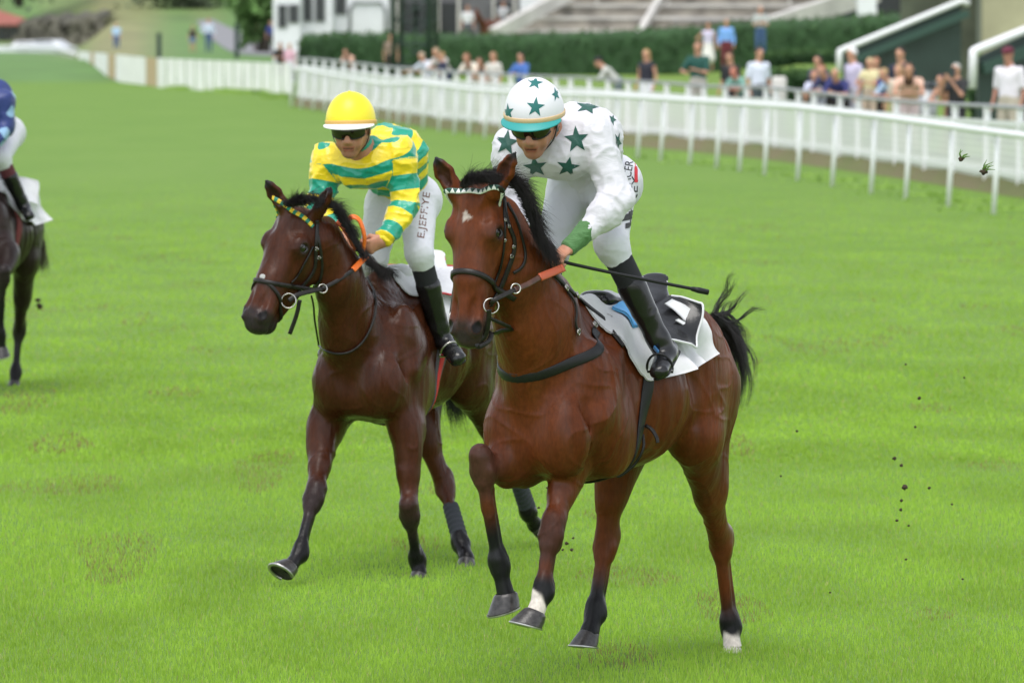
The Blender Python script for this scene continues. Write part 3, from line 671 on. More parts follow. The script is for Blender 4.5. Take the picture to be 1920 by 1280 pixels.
# horse B
crest = [JB(545,385,-.44), JB(585,372,-.42), JB(620,385,-.34), JB(645,425,-.24), JB(672,465,-.10), JB(702,498,.08), JB(718,512,.2)]
st = strands(FB, 3800, crest, [pd(FB,.3,.5,.3), pd(FB,.8,.4,.1), pd(FB,1,.25,.1), pd(FB,.8,-.2,.2), pd(FB,.6,-.5,.3), pd(FB,.6,-.2,.4), pd(FB,.8,.3,.3)], (.05,.135), 8, 1.3, .13, 60)
st += strands(FB, 900, [JB(538,386,-.46), JB(565,378,-.45)], [pd(FB,-.3,.7,.4), pd(FB,.3,.7,.4)], (.04,.09), 6, 1.6, .15, 40)
v, q = hair_mesh(st, .00095); mesh_obj('mane', v, q, M_hair, rootB)
st = []
for i in range(500):
    o = rng.normal(0, 1, 3); P = [V3(0,1.45,1.28)+rng.normal(0, .012, 3)]
    for x, y, b, sp_ in ((870,690,1.62,.03), (850,740,1.62,.035), (858,790,1.62,.04)): P.append(JB(x, y, b)+o*sp_*.8+rng.normal(0, .008, 3))
    st.append(FB.W(spline(P, 3)))
v, q = hair_mesh(st, .0014); mesh_obj('tail', v, q, M_hair, rootB)
st = []
M_tailC = mat('brown_tail_hair', (.05,.03,.018), .5)
for i in range(320):
    o = rng.normal(0, 1, 3); P = [V3(0,1.45,1.42)+rng.normal(0, .012, 3)]
    for x, y, b, sp_ in ((70,440,1.62,.02), (76,470,1.66,.025), (82,505,1.66,.03)): P.append(JC(x, y, b)+o*sp_*.8)
    st.append(FC.W(spline(P, 3)))
v, q = hair_mesh(st, .0018); mesh_obj('tail', v, q, M_tailC, rootC)
st = strands(FC, 300, [V3(-.04,-.5,2.1), V3(-.02,-.2,1.95), V3(0,.2,1.65)], [(.6,0,.3), (.8,0,-.3), (.8,0,-.3)], (.1,.18), 6, .9, .2, 10)
v, q = hair_mesh(st, .0018); mesh_obj('mane', v, q, M_hair, rootC)
# ---------------------------------------------------------------- tack
def strap_obj(fr, P, N, w, t, name, mt, parent, closed=False):
    v, f = strap_vf(P, N, w, t, closed); return mesh_obj(name, fr.W(v), f, mt, parent)
def torus_vf(c, n, R_, r, ns=28, nt_=8, sq=1.0):
    n = unit(n); u = unit(np.cross(n, (0.3,.2,1))); v = np.cross(n, u); P = [c+R_*(u*math.cos(a)+v*math.sin(a)*sq) for a in np.linspace(0, 2*math.pi, ns, endpoint=False)]
    V = []; F = []
    for i, p in enumerate(P):
        o = unit(p-c)
        for j in range(nt_):
            b = 2*math.pi*j/nt_; V.append(p+r*(o*math.cos(b)+n*math.sin(b)))
    for i in range(ns):
        for j in range(nt_): F.append((i*nt_+j, ((i+1) % ns)*nt_+j, ((i+1) % ns)*nt_+(j+1) % nt_, i*nt_+(j+1) % nt_))
    return V, F
def buckle(fr, p, n, along, size, parent, name='buckle', mt=None):
    """small square frame standing on a strap"""
    n = unit(n); a = unit(np.asarray(along)-n*np.dot(along, n)); b = np.cross(n, a); m = MB(); r = size*.13
    q = [p+n*.004+a*x*size/2+b*y*size/2 for x, y in ((-1,-1),(1,-1),(1,1),(-1,1))]
    for i in range(4): m.tube(fr.W(np.array([q[i], q[(i+1) % 4]])), r, 6)
    m.tube(fr.W(np.array([(q[0]+q[3])/2, (q[1]+q[2])/2])), r*.8, 6)
    return m.build(name, mt or M_steel, parent, True)
def pattern_mat(name, c1, c2, kind, n):
    """browband pattern along the strap: attribute 'uv' x = along, y = across"""
    def b(t, bs):
        a = t.nodes.new('ShaderNodeAttribute'); a.attribute_name = 'bu'; c_ = t.nodes.new('ShaderNodeAttribute'); c_.attribute_name = 'bv'
        m = t.nodes.new('ShaderNodeMath'); m.operation = 'MULTIPLY'; m.inputs[1].default_value = n; t.links.new(a.outputs['Fac'], m.inputs[0])
        f = t.nodes.new('ShaderNodeMath'); f.operation = 'PINGPONG'; f.inputs[1].default_value = .5; t.links.new(m.outputs[0], f.inputs[0])
        g = t.nodes.new('ShaderNodeMath'); g.operation = 'GREATER_THAN'
        if kind == 'tri':
            h = t.nodes.new('ShaderNodeMath'); h.operation = 'MULTIPLY'; h.inputs[1].default_value = .5; t.links.new(c_.outputs['Fac'], h.inputs[0])
            t.links.new(f.outputs[0], g.inputs[0]); t.links.new(h.outputs[0], g.inputs[1])
        else:
            t.links.new(f.outputs[0], g.inputs[0]); g.inputs[1].default_value = .25
        mx = t.nodes.new('ShaderNodeMix'); mx.data_type = 'RGBA'; t.links.new(g.outputs[0], mx.inputs['Factor'])
        mx.inputs['A'].default_value = (*c1, 1); mx.inputs['B'].default_value = (*c2, 1); t.links.new(mx.outputs['Result'], bs.inputs['Base Color'])
    return mat(name, rough=.35, build=b)
def band_obj(fr, P, N, w, t, name, mt, parent):
    """strap with along/across attributes for its pattern; two extra rows across"""
    P = np.asarray(P); N = np.asarray(N); T = np.gradient(P, axis=0); T /= np.linalg.norm(T, axis=1)[:, None]; S = np.cross(T, N); S /= np.linalg.norm(S, axis=1)[:, None]
    if S[len(S)//2][2] < 0: S = -S
    n = len(P); ys = (-1, -1, -.5, 0, .5, 1, 1); zs = (-.3, .8, 1, 1, 1, .8, -.3); k = len(ys)
    V = np.stack([P+S*w/2*y+N*t*z for y, z in zip(ys, zs)], 1).reshape(-1, 3); F = []
    for i in range(n-1):
        for q in range(k-1): F.append((i*k+q, (i+1)*k+q, (i+1)*k+q+1, i*k+q+1))
    seg = np.r_[0, np.cumsum(np.linalg.norm(np.diff(P, axis=0), axis=1))]
    return mesh_obj(name, fr.W(V), F, mt, parent, attrs={'bu': np.repeat(seg, k), 'bv': np.tile((np.array(ys)+1)/2, n)})
def patch_obj(fr, bv, fn, nu, nv, off, thick, name, mt, parent, wave=None, cz=1.15, far=.9):
    """cloth or leather sheet lying on the trunk: fn(u,v) -> (station b, angle from the top in degrees); off(u,v) stand-off"""
    G = np.zeros((nu, nv, 3)); NN = np.zeros((nu, nv, 3))
    for i in range(nu):
        for j in range(nv):
            b, a = fn(i/(nu-1), j/(nv-1)); d = V3(math.sin(R(a)), 0, math.cos(R(a))); c = V3(0, b, cz)
            h = bv.ray_cast(Vector(c+d*far), Vector(-d)); nn = V3(*h[1]) if h[0] is not None else d
            o = off(i/(nu-1), j/(nv-1)) if callable(off) else off
            G[i, j] = (np.array(h[0]) if h[0] is not None else c+d*.28)+d*o; NN[i, j] = d
    for _ in range(3):
        G[1:-1, 1:-1] = (G[1:-1, 1:-1]*2+G[:-2, 1:-1]+G[2:, 1:-1]+G[1:-1, :-2]+G[1:-1, 2:])/6
    if wave is not None:
        for i in range(nu):
            for j in range(nv): G[i, j] += NN[i, j]*wave(i/(nu-1), j/(nv-1))
    A = G.reshape(-1, 3); B = (G-NN*thick).reshape(-1, 3); n = nu*nv; F = []
    for i in range(nu-1):
        for j in range(nv-1):
            a = i*nv+j; F.append((a, a+nv, a+nv+1, a+1)); F.append((n+a, n+a+1, n+a+nv+1, n+a+nv))
    edge = [(i*nv) for i in range(nu)]+[((nu-1)*nv+j) for j in range(1, nv)]+[(i*nv+nv-1) for i in range(nu-2, -1, -1)]+[j for j in range(nv-2, 0, -1)]
    for q in range(len(edge)):
        a, b = edge[q], edge[(q+1) % len(edge)]; F.append((a, b, n+b, n+a))
    o = mesh_obj(name, fr.W(np.concatenate([A, B])), F, mt, parent)
    return o, G
def lerpt(t, pts):
    for (a, x), (b, y) in zip(pts[:-1], pts[1:]):
        if t <= b: return x+(y-x)*(t-a)/(b-a+1e-9)
    return pts[-1][1]
M_brow_w = pattern_mat('browband_white_green', (.012,.07,.05), (.80,.80,.80), 'tri', 38)
M_brow_y = pattern_mat('browband_green_yellow', (.01,.20,.13), (.80,.55,.03), 'bar', 26)
M_redrein = mat('red_grip', (.45,.085,.03), .5, bump=(300,.4,.002))
M_orange = mat('orange_grip', (.85,.16,.012), .45)
M_black = mat('black_rubber', (.011,.011,.012), .45, .3)
M_gloss = mat('black_patent', (.010,.010,.011), .26, .4, coat=.12, bump=(30,.25,.01))
M_cyan = mat('blue_gel_pad', (.10,.38,.75), .4, bump=(45,.4,.006))
M_bluestrap = mat('blue_leather', (.03,.13,.30), .5)

def ring_head(fr, f, bv, sp, l0, n0, tilt=0, **k):
    O, S, N, L = sp['head']; hw, hd_, hl_ = sp['hscale']; c = f.H(0, n0, l0); a = R(tilt); ax = L*math.cos(a)+N*math.sin(a)
    return ring_on(bv, c, ax, N, **k)
# ---- bridle of the leading horse
bA = thing('bridle', FA.W(OA), 'black leather bridle with white and green triangle browband on the leading horse', 'bridle', 'race bridles')
O, S, N, L = spA['head']
P, NN = ring_head(FA, fA, bvA, spA, .075, -.09, 32, n=34, a0=-1.15, a1=1.2, off=.003, far=.5)
band_obj(FA, P, NN, .022, .006, 'browband', M_brow_w, bA)
P, NN = FA.drape(bvA, [(938,348),(944,372),(946,395),(952,420),(963,448),(962,475),(952,506),(940,535),(928,555),(917,568)], .004)
strap_obj(FA, P, NN, .019, .005, 'cheekpiece', M_leather, bA)
P, NN = FA.drape(bvA, [(944,390),(945,411),(946,430),(945,452),(938,500),(924,535)], .003)
strap_obj(FA, P, NN, .010, .004, 'cheek_strap', M_leather, bA)
P, NN = FA.drape(bvA, [(950,380),(966,410),(976,440),(984,478),(978,500),(962,512)], .004)
strap_obj(FA, P, NN, .013, .004, 'throat_latch', M_leather, bA)
P, NN = ring_head(FA, fA, bvA, spA, .375, -.10, 16, n=52, off=.004, far=.4); strap_obj(FA, P, NN, .024, .008, 'noseband', M_leather, bA, True)
P, NN = ring_head(FA, fA, bvA, spA, .50, -.10, 10, n=40, a0=1.2, a1=5.0, off=.004, far=.4); strap_obj(FA, P, NN, .016, .005, 'chin_strap', M_leather, bA)
mir = lambda f, l, s, n: f.H(-s, n, l)
def mirror_pts(fr, f, bv, sp, pts, off=.004):
    """same strap on the far side of the head: (l, n) pairs, rays from the side"""
    O, S, N, L = sp['head']; P = []; NN = []
    for l, n in pts:
        h = bv.ray_cast(Vector(f.H(-.3, n, l)), Vector(S))
        if h[0] is not None: P.append(np.array(h[0])); NN.append(np.array(h[1]))
    P = np.array(P); NN = np.array(NN); return P+NN*off, NN
for fr_, f_, bv_, sp_, b_ in ((FA, fA, bvA, spA, bA),):
    P, NN = mirror_pts(fr_, f_, bv_, sp_, [(l, -.10-.04*math.sin(l*5)) for l in np.linspace(.05, .5, 14)]); strap_obj(fr_, P, NN, .019, .005, 'cheekpiece', M_leather, b_)
def bit(fr, f, bv, sp, par, px, py, reinpts, Rr=.031, right=True):
    h = fr.shoot(bv, px, py); n = h[1] if h else sp['head'][1]
    p = (h[0] if h else f.H(.08, -.1, .52))+n*.016+fr.vec((.1,-1,0))*.03
    v, ff = torus_vf(p, n*.6+sp['head'][2]*.8, Rr, .0034); mesh_obj('bit_ring', fr.W(np.array(v)), ff, M_steel, par)
    v, ff = torus_vf(f.H(-.075, -.10, .52), sp['head'][1], Rr, .0034); mesh_obj('bit_ring', fr.W(np.array(v)), ff, M_steel, par)
    return p
pb = bit(FA, fA, bvA, spA, bA, 913, 573, None)
for x, y in ((952,424),(961,462),(945,413),(945,450),(934,546),(958,480)):
    h = FA.shoot(bvA, x, y)
    if h: buckle(FA, h[0]+h[1]*.004, h[1], L, .012, bA)
# reins: from the bit to the hand, red grip near the hand
hl_ = JA(1030,486,.10)
def rein(fr, pts, w, t, nrm, name, mt, par):
    P = spline([np.asarray(p, float) for p in pts], 8); NN = np.tile(nrm, (len(P), 1)); return strap_obj(fr, P, NN, w, t, name, mt, par)
nr = FA.vec((.25,-1,.25))
a_ = JA(928,562,-.47); b_ = JA(965,543,-.36); c_ = JA(1012,520,-.22); d_ = JA(1056,502,-.06); e_ = JA(1040,492,.13)
rein(FA, [pb, a_, b_], .020, .005, nr, 'rein', M_leather, bA)
rein(FA, [b_, (b_+c_)/2+V3(0,0,-.004), c_], .024, .005, nr, 'rein', M_brownleather, bA)
rein(FA, [c_, (c_+d_)/2, d_], .034, .007, nr, 'rein_grip', M_redrein, bA)
v, ff = torus_vf(JA(967,541,-.36), FA.vec((.3,-1,.1)), .020, .0035); mesh_obj('martingale_ring', FA.W(np.array(v)), ff, M_steel, bA)
rein(FA, [JA(1000,478,-.08), JA(997,458,-.12), JA(985,448,-.2), JA(1002,447,-.1), JA(1010,470,0)], .026, .006, FA.vec((.6,-.8,.3)), 'rein_loop', M_redrein, bA)
rein(FA, [f_.H(-.085,-.1,.52), JA(858,520,-.4), JA(900,480,-.3), JA(960,478,-.15), JA(1020,480,.08)], .018, .005, FA.vec((-.9,-.3,.2)), 'rein', M_leather, bA)
# loose keeper under the chin and strap tail
rein(FA, [JA(917,580,-.46), JA(916,600,-.44), JA(910,628,-.42), JA(895,640,-.44), JA(897,650,-.44), JA(915,640,-.4), JA(922,625,-.35)], .020, .006, FA.vec((.3,-1,0)), 'chin_loop', M_leather, bA)

# ---- breastplate of the leading horse
brA = thing('breastplate', FA.W((0,.1,1.35)), 'black breastplate straps round the chest and neck of the leading horse', 'breastplate')
P, NN = ring_on(bvA, V3(-.01,.33,1.47), V3(0,-.36,.93), V3(0,-1,-.38), n=60, a0=-2.0, a1=2.0, off=.004, far=1.3, sm=4)
strap_obj(FA, P, NN, .045, .006, 'breast_strap', M_black, brA)
P, NN = FA.drape(bvA, [(1030,505),(1048,528),(1075,553),(1105,580),(1130,600),(1150,628),(1166,650)], .008); strap_obj(FA, P, NN, .022, .006, 'neck_strap', M_leather, brA)
P, NN = FA.drape(bvA, [(1060,545),(1074,565),(1078,585),(1076,605),(1082,625)], .008); strap_obj(FA, P, NN, .014, .004, 'strap_tail', M_leather, brA)
for x, y in ((1058,541),(1078,555),(1112,611),(1140,598),(1080,622)):
    h = FA.shoot(bvA, x, y)
    if h: buckle(FA, h[0]+h[1]*.010, h[1], FA.vec((1,0,-.6)), .022, brA)

# ---- saddle cloths
def cloth(fr, bv, label, b0, b1, hem, group, flare=.05, col=M_white, z0=1.15, front=.10):
    t = []
    def fn(u, v):
        side = (v-.5)*2; s_ = abs(side); b = b0+(b1-b0)*u; mx_ = lerpt(u, hem); return (b+front*s_*(1-u)-.02*s_*math.sin(u*9), side*mx_)
    def off(u, v): s_ = abs(v-.5)*2; return .012+.012*s_+flare*max(0, s_-.72)*u*3
    def wv(u, v):
        s_ = abs(v-.5)*2; return smoothstep(.72,1,s_)*(.018*math.sin(u*21+s_*4)+.010*math.sin(u*39+1))*(0.4+u)+.002*math.sin(u*55+v*31)
    o, G = patch_obj(fr, bv, fn, 46, 61, off, .005, 'saddle_cloth', col, None, wv, cz=z0)
    tag(o, label, 'saddle cloth', group); return o, G
ocA, GA = cloth(FA, bvA, 'white saddle cloth with a flared rear corner on the leading bay horse', .38, 1.05, [(0,58),(.12,66),(.5,66),(1,58)], 'saddle cloths', .09, front=.17)
ocB, GB = cloth(FB, bvB, 'white saddle cloth rippling under the yellow-capped jockey', .38, 1.00, [(0,60),(.3,72),(1,72)], 'saddle cloths', .07, front=.25, z0=1.07)
ocC, GC = cloth(FC, bvC, 'white saddle cloth on the near-black horse at the left edge', .44, 1.15, [(0,60),(.3,72),(1,70)], 'saddle cloths', .10, front=.2)

# ---- saddles
def saddle(fr, bv, label, mt, dz=0, pad=None, numeral=False, piping=M_white, flapmt=None):
    t = thing('racing_saddle', fr.W((0,.75,1.55+dz)), label, 'saddle', 'racing saddles')
    f = Field((-.2,.4,1.35+dz), (.2,1.22,1.85+dz), .008)
    f.cone((0,.60,1.615+dz), (0,.78,1.575+dz), (.085,.035), (.10,.028), k=.04); f.cone((0,.78,1.575+dz), (0,.98,1.60+dz), (.10,.028), (.12,.03), k=.04)
    f.cone((0,.98,1.60+dz), (0,1.08,1.68+dz), (.12,.03), (.075,.014), k=.04); f.cone((-.04,.58,1.60+dz), (.04,.58,1.60+dz), .03, k=.04)
    v, q = f.mesh(3); mesh_obj('seat', fr.W(v), q, mt, t)
    P = [V3(.080*math.sin(a), 1.045+.05*math.cos(a), 1.648+dz+.045*math.cos(a)) for a in np.linspace(-2, 2, 20)]
    m = MB(); m.tube(fr.W(np.array(P)), .007, 6); m.build('piping', piping, t, True)
    for g in (-1, 1):
        fl_ = lambda u, v, g=g: (.66+.32*u-.02*v, g*(15+(lerpt(u, [(0,22),(.3,30),(.7,38),(1,22)]))*v))
        o, G = patch_obj(fr, bv, fl_, 18, 18, lambda u, v: .036+.078*v*(.25+.75*u), .006, 'flap', flapmt or mt, t)
        e = [G[i, -1] for i in range(18)]+[G[-1, j] for j in range(16, 1, -1)]
        m = MB(); m.tube(fr.W(spline(e[::2], 3)), .0055, 6); m.build('piping', piping, o, True)
        for v_ in m.V: pass
    if numeral:
        for (u0, u1, a0, a1) in ((.865,.915,22,36),(.845,.868,33,37)): patch_obj(fr, bv, lambda u, v: (u0+(u1-u0)*u+.03*v, a0+(a1-a0)*v), 5, 7, .078, .003, 'numeral', M_white, t)
    if pad:
        for g in (-1, 1): patch_obj(fr, bv, lambda u, v, g=g: (.56+.08*u+.04*v, g*(12+14*v)), 8, 10, .034, .012, 'gel_pad', pad, t)
    return t
def fix_children(root):
    """children of a part: keep their place when the part carries the offset"""
    pass
sA = saddle(FA, bvA, 'black racing saddle with white piping and blue pad on the leading horse', M_gloss, 0, M_cyan, True)
sB = saddle(FB, bvB, 'small pale racing saddle with red edging under the jockey in yellow and green', M_white, -.09, None, piping=mat('red_edging', (.5,.01,.015), .5))
sC = saddle(FC, bvC, 'dark racing saddle with pale flaps on the near-black horse at the left edge', M_gloss, flapmt=M_white)
# ---- girths
def girth(fr, bv, label, b0, b1, w, mt, dz, mt2=None, zc=1.2):
    ax = unit(np.cross((1,0,0), unit(V3(0, b1-b0, -.65)))); P, NN = ring_on(bv, V3(0,(b0+b1)/2,zc+dz), ax, V3(0,b1-b0,-.65), n=70, off=.005, far=1, sm=2)
    t = thing('girth', fr.W((0,b1,.85+dz)), label, 'girth'); strap_obj(fr, P, NN, w, .007, 'girth_band', mt, t, True)
    if mt2: strap_obj(fr, P+NN*.007, NN, w*.45, .005, 'overgirth', mt2, t, True)
    return t
gA = girth(FA, bvA, 'black girth round the belly of the leading horse', .66, .50, .055, M_black, 0)
rein(FA, [JA(1210,797,.60), JA(1222,805,.60), JA(1231,820,.6), JA(1233,830,.6)], .016, .005, FA.vec((.5,-1,0)), 'loose_strap', M_leather, gA)
rein(FA, [JA(1205,812,.60), JA(1206,840,.58), JA(1190,870,.56), JA(1162,892,.52), JA(1150,886,.5)], .012, .004, FA.vec((.5,-1,0)), 'loose_strap', M_leather, gA)
gB = girth(FB, bvB, 'red and dark grey girth round the belly of the second horse', .68, .50, .075, mat('grey_elastic', (.06,.06,.065), .8), -.08, mat('red_webbing', (.50,.012,.012), .6))
gC = girth(FC, bvC, 'dark red girth round the belly of the near-black horse', .66, .52, .06, mat('maroon_webbing', (.12,.015,.015), .7), 0)

# ---- bridle and neck cord of the second horse
bB = thing('bridle', FB.W(OB), 'dark bridle with green and yellow striped browband on the second horse', 'bridle', 'race bridles')
P, NN = ring_head(FB, fB, bvB, spB, .060, -.09, 24, n=34, a0=-1.2, a1=1.35, off=.003, far=.5); band_obj(FB, P, NN, .022, .006, 'browband', M_brow_y, bB)
P, NN = FB.drape(bvB, [(594,412),(594,440),(592,470),(590,500),(580,520),(568,535),(558,552)], .004); strap_obj(FB, P, NN, .018, .005, 'cheekpiece', M_leather, bB)
P, NN = FB.drape(bvB, [(586,462),(572,490),(558,515),(545,530)], .004); strap_obj(FB, P, NN, .012, .004, 'cheek_strap', M_leather, bB)
P, NN = FB.drape(bvB, [(596,440),(602,475),(604,505),(598,528),(586,540)], .004); strap_obj(FB, P, NN, .013, .004, 'throat_latch', M_leather, bB)
P, NN = ring_head(FB, fB, bvB, spB, .36, -.09, -20, n=52, off=.004, far=.4); strap_obj(FB, P, NN, .022, .007, 'noseband', M_leather, bB, True)
P, NN = ring_head(FB, fB, bvB, spB, .46, -.09, 30, n=52, off=.004, far=.4); strap_obj(FB, P, NN, .018, .006, 'flash_strap', M_leather, bB, True)
h_ = bvB.ray_cast(Vector(fB.H(0,.3,.36)), Vector(-spB['head'][2]))
fB2 = Field(fB.H(0,0,.37)-.12, fB.H(0,0,.37)+.12, .006); fB2.ball(fB.H(0,-.002,.375), (.024,.011,.020), ax=(spB['head'][1], spB['head'][2], spB['head'][3])); v, q = fB2.mesh(2)
mesh_obj('nose_pad', FB.W(v), q, mat('sheepskin', (.40,.40,.39), .9, bump=(120,.6,.01)), bB)
P, NN = mirror_pts(FB, fB, bvB, spB, [(l, -.10-.04*math.sin(l*5)) for l in np.linspace(.05, .5, 14)]); strap_obj(FB, P, NN, .019, .005, 'cheekpiece', M_leather, bB)
pb = bit(FB, fB, bvB, spB, bB, 536, 561, None, .036)
nr = FB.vec((.2,-1,.25)); a_ = JB(560,552,-.46); b_ = JB(604,541,-.34); c_ = JB(662,506,-.20); d_ = JB(687,480,-.08)
rein(FB, [pb, a_, b_], .024, .006, nr, 'rein', M_leather, bB); rein(FB, [b_, (b_+c_)/2+V3(0,0,-.006), c_], .020, .005, nr, 'rein', M_leather, bB)
rein(FB, [c_, (c_+d_)/2, d_], .030, .007, nr, 'rein_grip', M_orange, bB)
rein(FB, [JB(680,474,-.10), JB(683,444,-.13), JB(674,414,-.15), JB(660,407,-.16), JB(652,417,-.16), JB(654,440,-.16)], .028, .006, FB.vec((.8,-.6,.2)), 'rein_loop', M_orange, bB)
rein(FB, [JB(668,466,-.12), JB(655,442,-.16), JB(642,424,-.20), JB(632,414,-.22)], .030, .006, FB.vec((.1,-1,.5)), 'rein_grip', M_redrein, bB)
v, ff = torus_vf(JB(605,541,-.34), nr, .022, .0035); mesh_obj('martingale_ring', FB.W(np.array(v)), ff, M_steel, bB)
rein(FB, [fB.H(-.085,-.1,.5), JB(500,520,-.35), JB(560,470,-.2), JB(640,460,-.05), JB(675,470,.0)], .018, .005, FB.vec((-.9,-.3,.2)), 'rein', M_leather, bB)
rein(FB, [JB(562,562,-.45), JB(556,590,-.45), JB(543,626,-.46)], .022, .006, FB.vec((.5,-.8,0)), 'strap_tail', M_leather, bB)
for x, y in ((594,466),(598,482),(566,543),(566,556)):
    h = FB.shoot(bvB, x, y)
    if h: buckle(FB, h[0]+h[1]*.004, h[1], spB['head'][3], .014, bB)
m = MB(); P, NN = FB.drape(bvB, [(683,505),(697,540),(702,575),(696,605),(680,638),(655,658),(625,660),(598,645),(588,620)], .010, 6, 3); m.tube(FB.W(P), .006, 8)
m.tube(FB.W(spline([P[-1], JB(590,600,-.05), JB(588,575,-.15), JB(584,555,-.28)], 5)), .005, 8)
ck = m.build('neck_cord', M_leather, None, True); tag(ck, 'thin dark neck cord looped on the chest of the second horse', 'cord')
# ---------------------------------------------------------------- jockeys
def skin_mat(name, col):
    return mat(name, col, .5, .4, noise=(30, .85, 1.12), bump=(180, .15, .002), Subsurface_Weight=.12, Subsurface_Scale=.01)
M_skin = skin_mat('skin', (.46,.215,.135)); M_lens = mat('goggle_lens', (.012,.007,.005), .06, .7); M_gframe = mat('goggle_frame', (.01,.01,.01), .3)
M_tan = mat('tan_elastic', (.60,.44,.24), .6, bump=(200,.3,.002))
def cloth_mat(name, col, rough=.75, sheen=.1, build=None, bs=(24,.25,.010), **k):
    def b(n, p):
        tc = n.nodes.new('ShaderNodeTexCoord'); mp = n.nodes.new('ShaderNodeMapping'); mp.inputs['Scale'].default_value = (1,1,2.2); mp.inputs['Rotation'].default_value = (.5,.3,.4)
        nz = n.nodes.new('ShaderNodeTexNoise'); nz.inputs['Scale'].default_value = bs[0]*.5; nz.inputs['Detail'].default_value = 3; nz.inputs['Distortion'].default_value = .8
        n2 = n.nodes.new('ShaderNodeTexNoise'); n2.inputs['Scale'].default_value = 900; n2.inputs['Detail'].default_value = 1
        n.links.new(tc.outputs['Object'], mp.inputs[0]); n.links.new(mp.outputs[0], nz.inputs['Vector']); n.links.new(tc.outputs['Object'], n2.inputs['Vector'])
        b1 = n.nodes.new('ShaderNodeBump'); b1.inputs['Strength'].default_value = bs[1]; b1.inputs['Distance'].default_value = bs[2]; n.links.new(nz.outputs['Fac'], b1.inputs['Height'])
        b2 = n.nodes.new('ShaderNodeBump'); b2.inputs['Strength'].default_value = .15; b2.inputs['Distance'].default_value = .001; n.links.new(n2.outputs['Fac'], b2.inputs['Height'])
        n.links.new(b1.outputs[0], b2.inputs['Normal']); n.links.new(b2.outputs[0], p.inputs['Normal'])
        if build: build(n, p)
    return mat(name, col, rough, sheen=sheen, build=b, **k)
def stripes(c1, c2, period, width=.5):
    def b(n, p):
        a = n.nodes.new('ShaderNodeAttribute'); a.attribute_name = 'st'
        m = n.nodes.new('ShaderNodeMath'); m.operation = 'MULTIPLY'; m.inputs[1].default_value = 1/period; n.links.new(a.outputs['Fac'], m.inputs[0])
        f = n.nodes.new('ShaderNodeMath'); f.operation = 'FRACT'; n.links.new(m.outputs[0], f.inputs[0])
        g = n.nodes.new('ShaderNodeMath'); g.operation = 'GREATER_THAN'; g.inputs[1].default_value = width; n.links.new(f.outputs[0], g.inputs[0])
        mx = n.nodes.new('ShaderNodeMix'); mx.data_type = 'RGBA'; n.links.new(g.outputs[0], mx.inputs['Factor'])
        mx.inputs['A'].default_value = (*c1, 1); mx.inputs['B'].default_value = (*c2, 1); n.links.new(mx.outputs['Result'], p.inputs['Base Color'])
    return b
def wrinkle(V, Q, amp, sc, axis=None, ridged=True):
    """cloth folds: ridged noise stretched along an axis field"""
    N = vnormals(V, Q); P = V*sc; w_ = vnoise(P+vnoise(P*.6)[:, None]*.8)
    h = (1-np.abs(w_))**3-.4 if ridged else w_
    h2 = (1-np.abs(vnoise(P*2.1+7)))**3-.4
    return V+N*(amp*(h+.4*h2))[:, None]
def decal(fr, bv, cx, cy, poly, off=.0015, sub=4, direction=None):
    """lay a flat outline (picture offsets round cx,cy) on a body: triangles in rings"""
    poly = [np.array(p, float) for p in poly]; dense = []
    for a, b in zip(poly, poly[1:]+poly[:1]):
        for t in range(sub): dense.append(a+(b-a)*t/sub)
    V = []; F = []; rings = 4; n = len(dense)
    for k in range(rings+1):
        for p in dense:
            q = p*(1-k/rings*.999); h = fr.shoot(bv, cx+q[0], cy+q[1]); V.append(None if h is None else h[0]+h[1]*off)
    if sum(v is None for v in V) > len(V)*.6: return [], []
    cen = np.mean([v for v in V if v is not None], axis=0)
    dd = [np.linalg.norm(v-cen) if v is not None else 9 for v in V]; md = np.median(dd)*3+.02
    ok = [v is not None and d < md for v, d in zip(V, dd)]
    V = [v if o else cen for v, o in zip(V, ok)]
    for k in range(rings):
        for i in range(n):
            q = (k*n+i, k*n+(i+1) % n, (k+1)*n+(i+1) % n, (k+1)*n+i)
            if all(ok[j] for j in q): F.append(q)
    return V, F
def star(r, rot=0, sx=1, sy=1, inner=.40):
    return [(sx*r*(1 if k % 2 == 0 else inner)*math.sin(R(rot+36*k)), -sy*r*(1 if k % 2 == 0 else inner)*math.cos(R(rot+36*k))) for k in range(10)]
def text_polys(txt, font_size=1.0, extrude=0):
    c = bpy.data.curves.new('writing', 'FONT'); c.body = txt; c.size = font_size; c.resolution_u = 3
    o = bpy.data.objects.new('writing', c); COL.objects.link(o); dg = bpy.context.evaluated_depsgraph_get(); me = bpy.data.meshes.new_from_object(o.evaluated_get(dg))
    V = [tuple(v.co) for v in me.vertices]; F = [tuple(p.vertices) for p in me.polygons]
    bpy.data.objects.remove(o); bpy.data.curves.remove(c); bpy.data.meshes.remove(me); return V, F
def writing(fr, bv, txt, p0, p1, height, off=.002, slant=0, flip=1):
    """text laid on a body from picture point p0 to p1, letters 'height' pixels tall"""
    V, F = text_polys(txt); V = np.array(V); x0, x1 = V[:, 0].min(), V[:, 0].max(); y1 = V[:, 1].max()
    p0 = np.array(p0, float); p1 = np.array(p1, float); d = p1-p0; n = np.array((d[1], -d[0]))/np.linalg.norm(d)*flip
    out = []; good = []
    for v in V:
        t = (v[0]-x0)/(x1-x0); q = p0+d*t+n*height*(v[1]/y1)+d/np.linalg.norm(d)*slant*v[1]
        h = fr.shoot(bv, q[0], q[1]); good.append(h is not None); out.append(h[0]+h[1]*off if h else V3(0,0,0))
    return out, [f for f in F if all(good[i] for i in f) and max(np.linalg.norm(out[f[0]]-out[i]) for i in f) < .12]
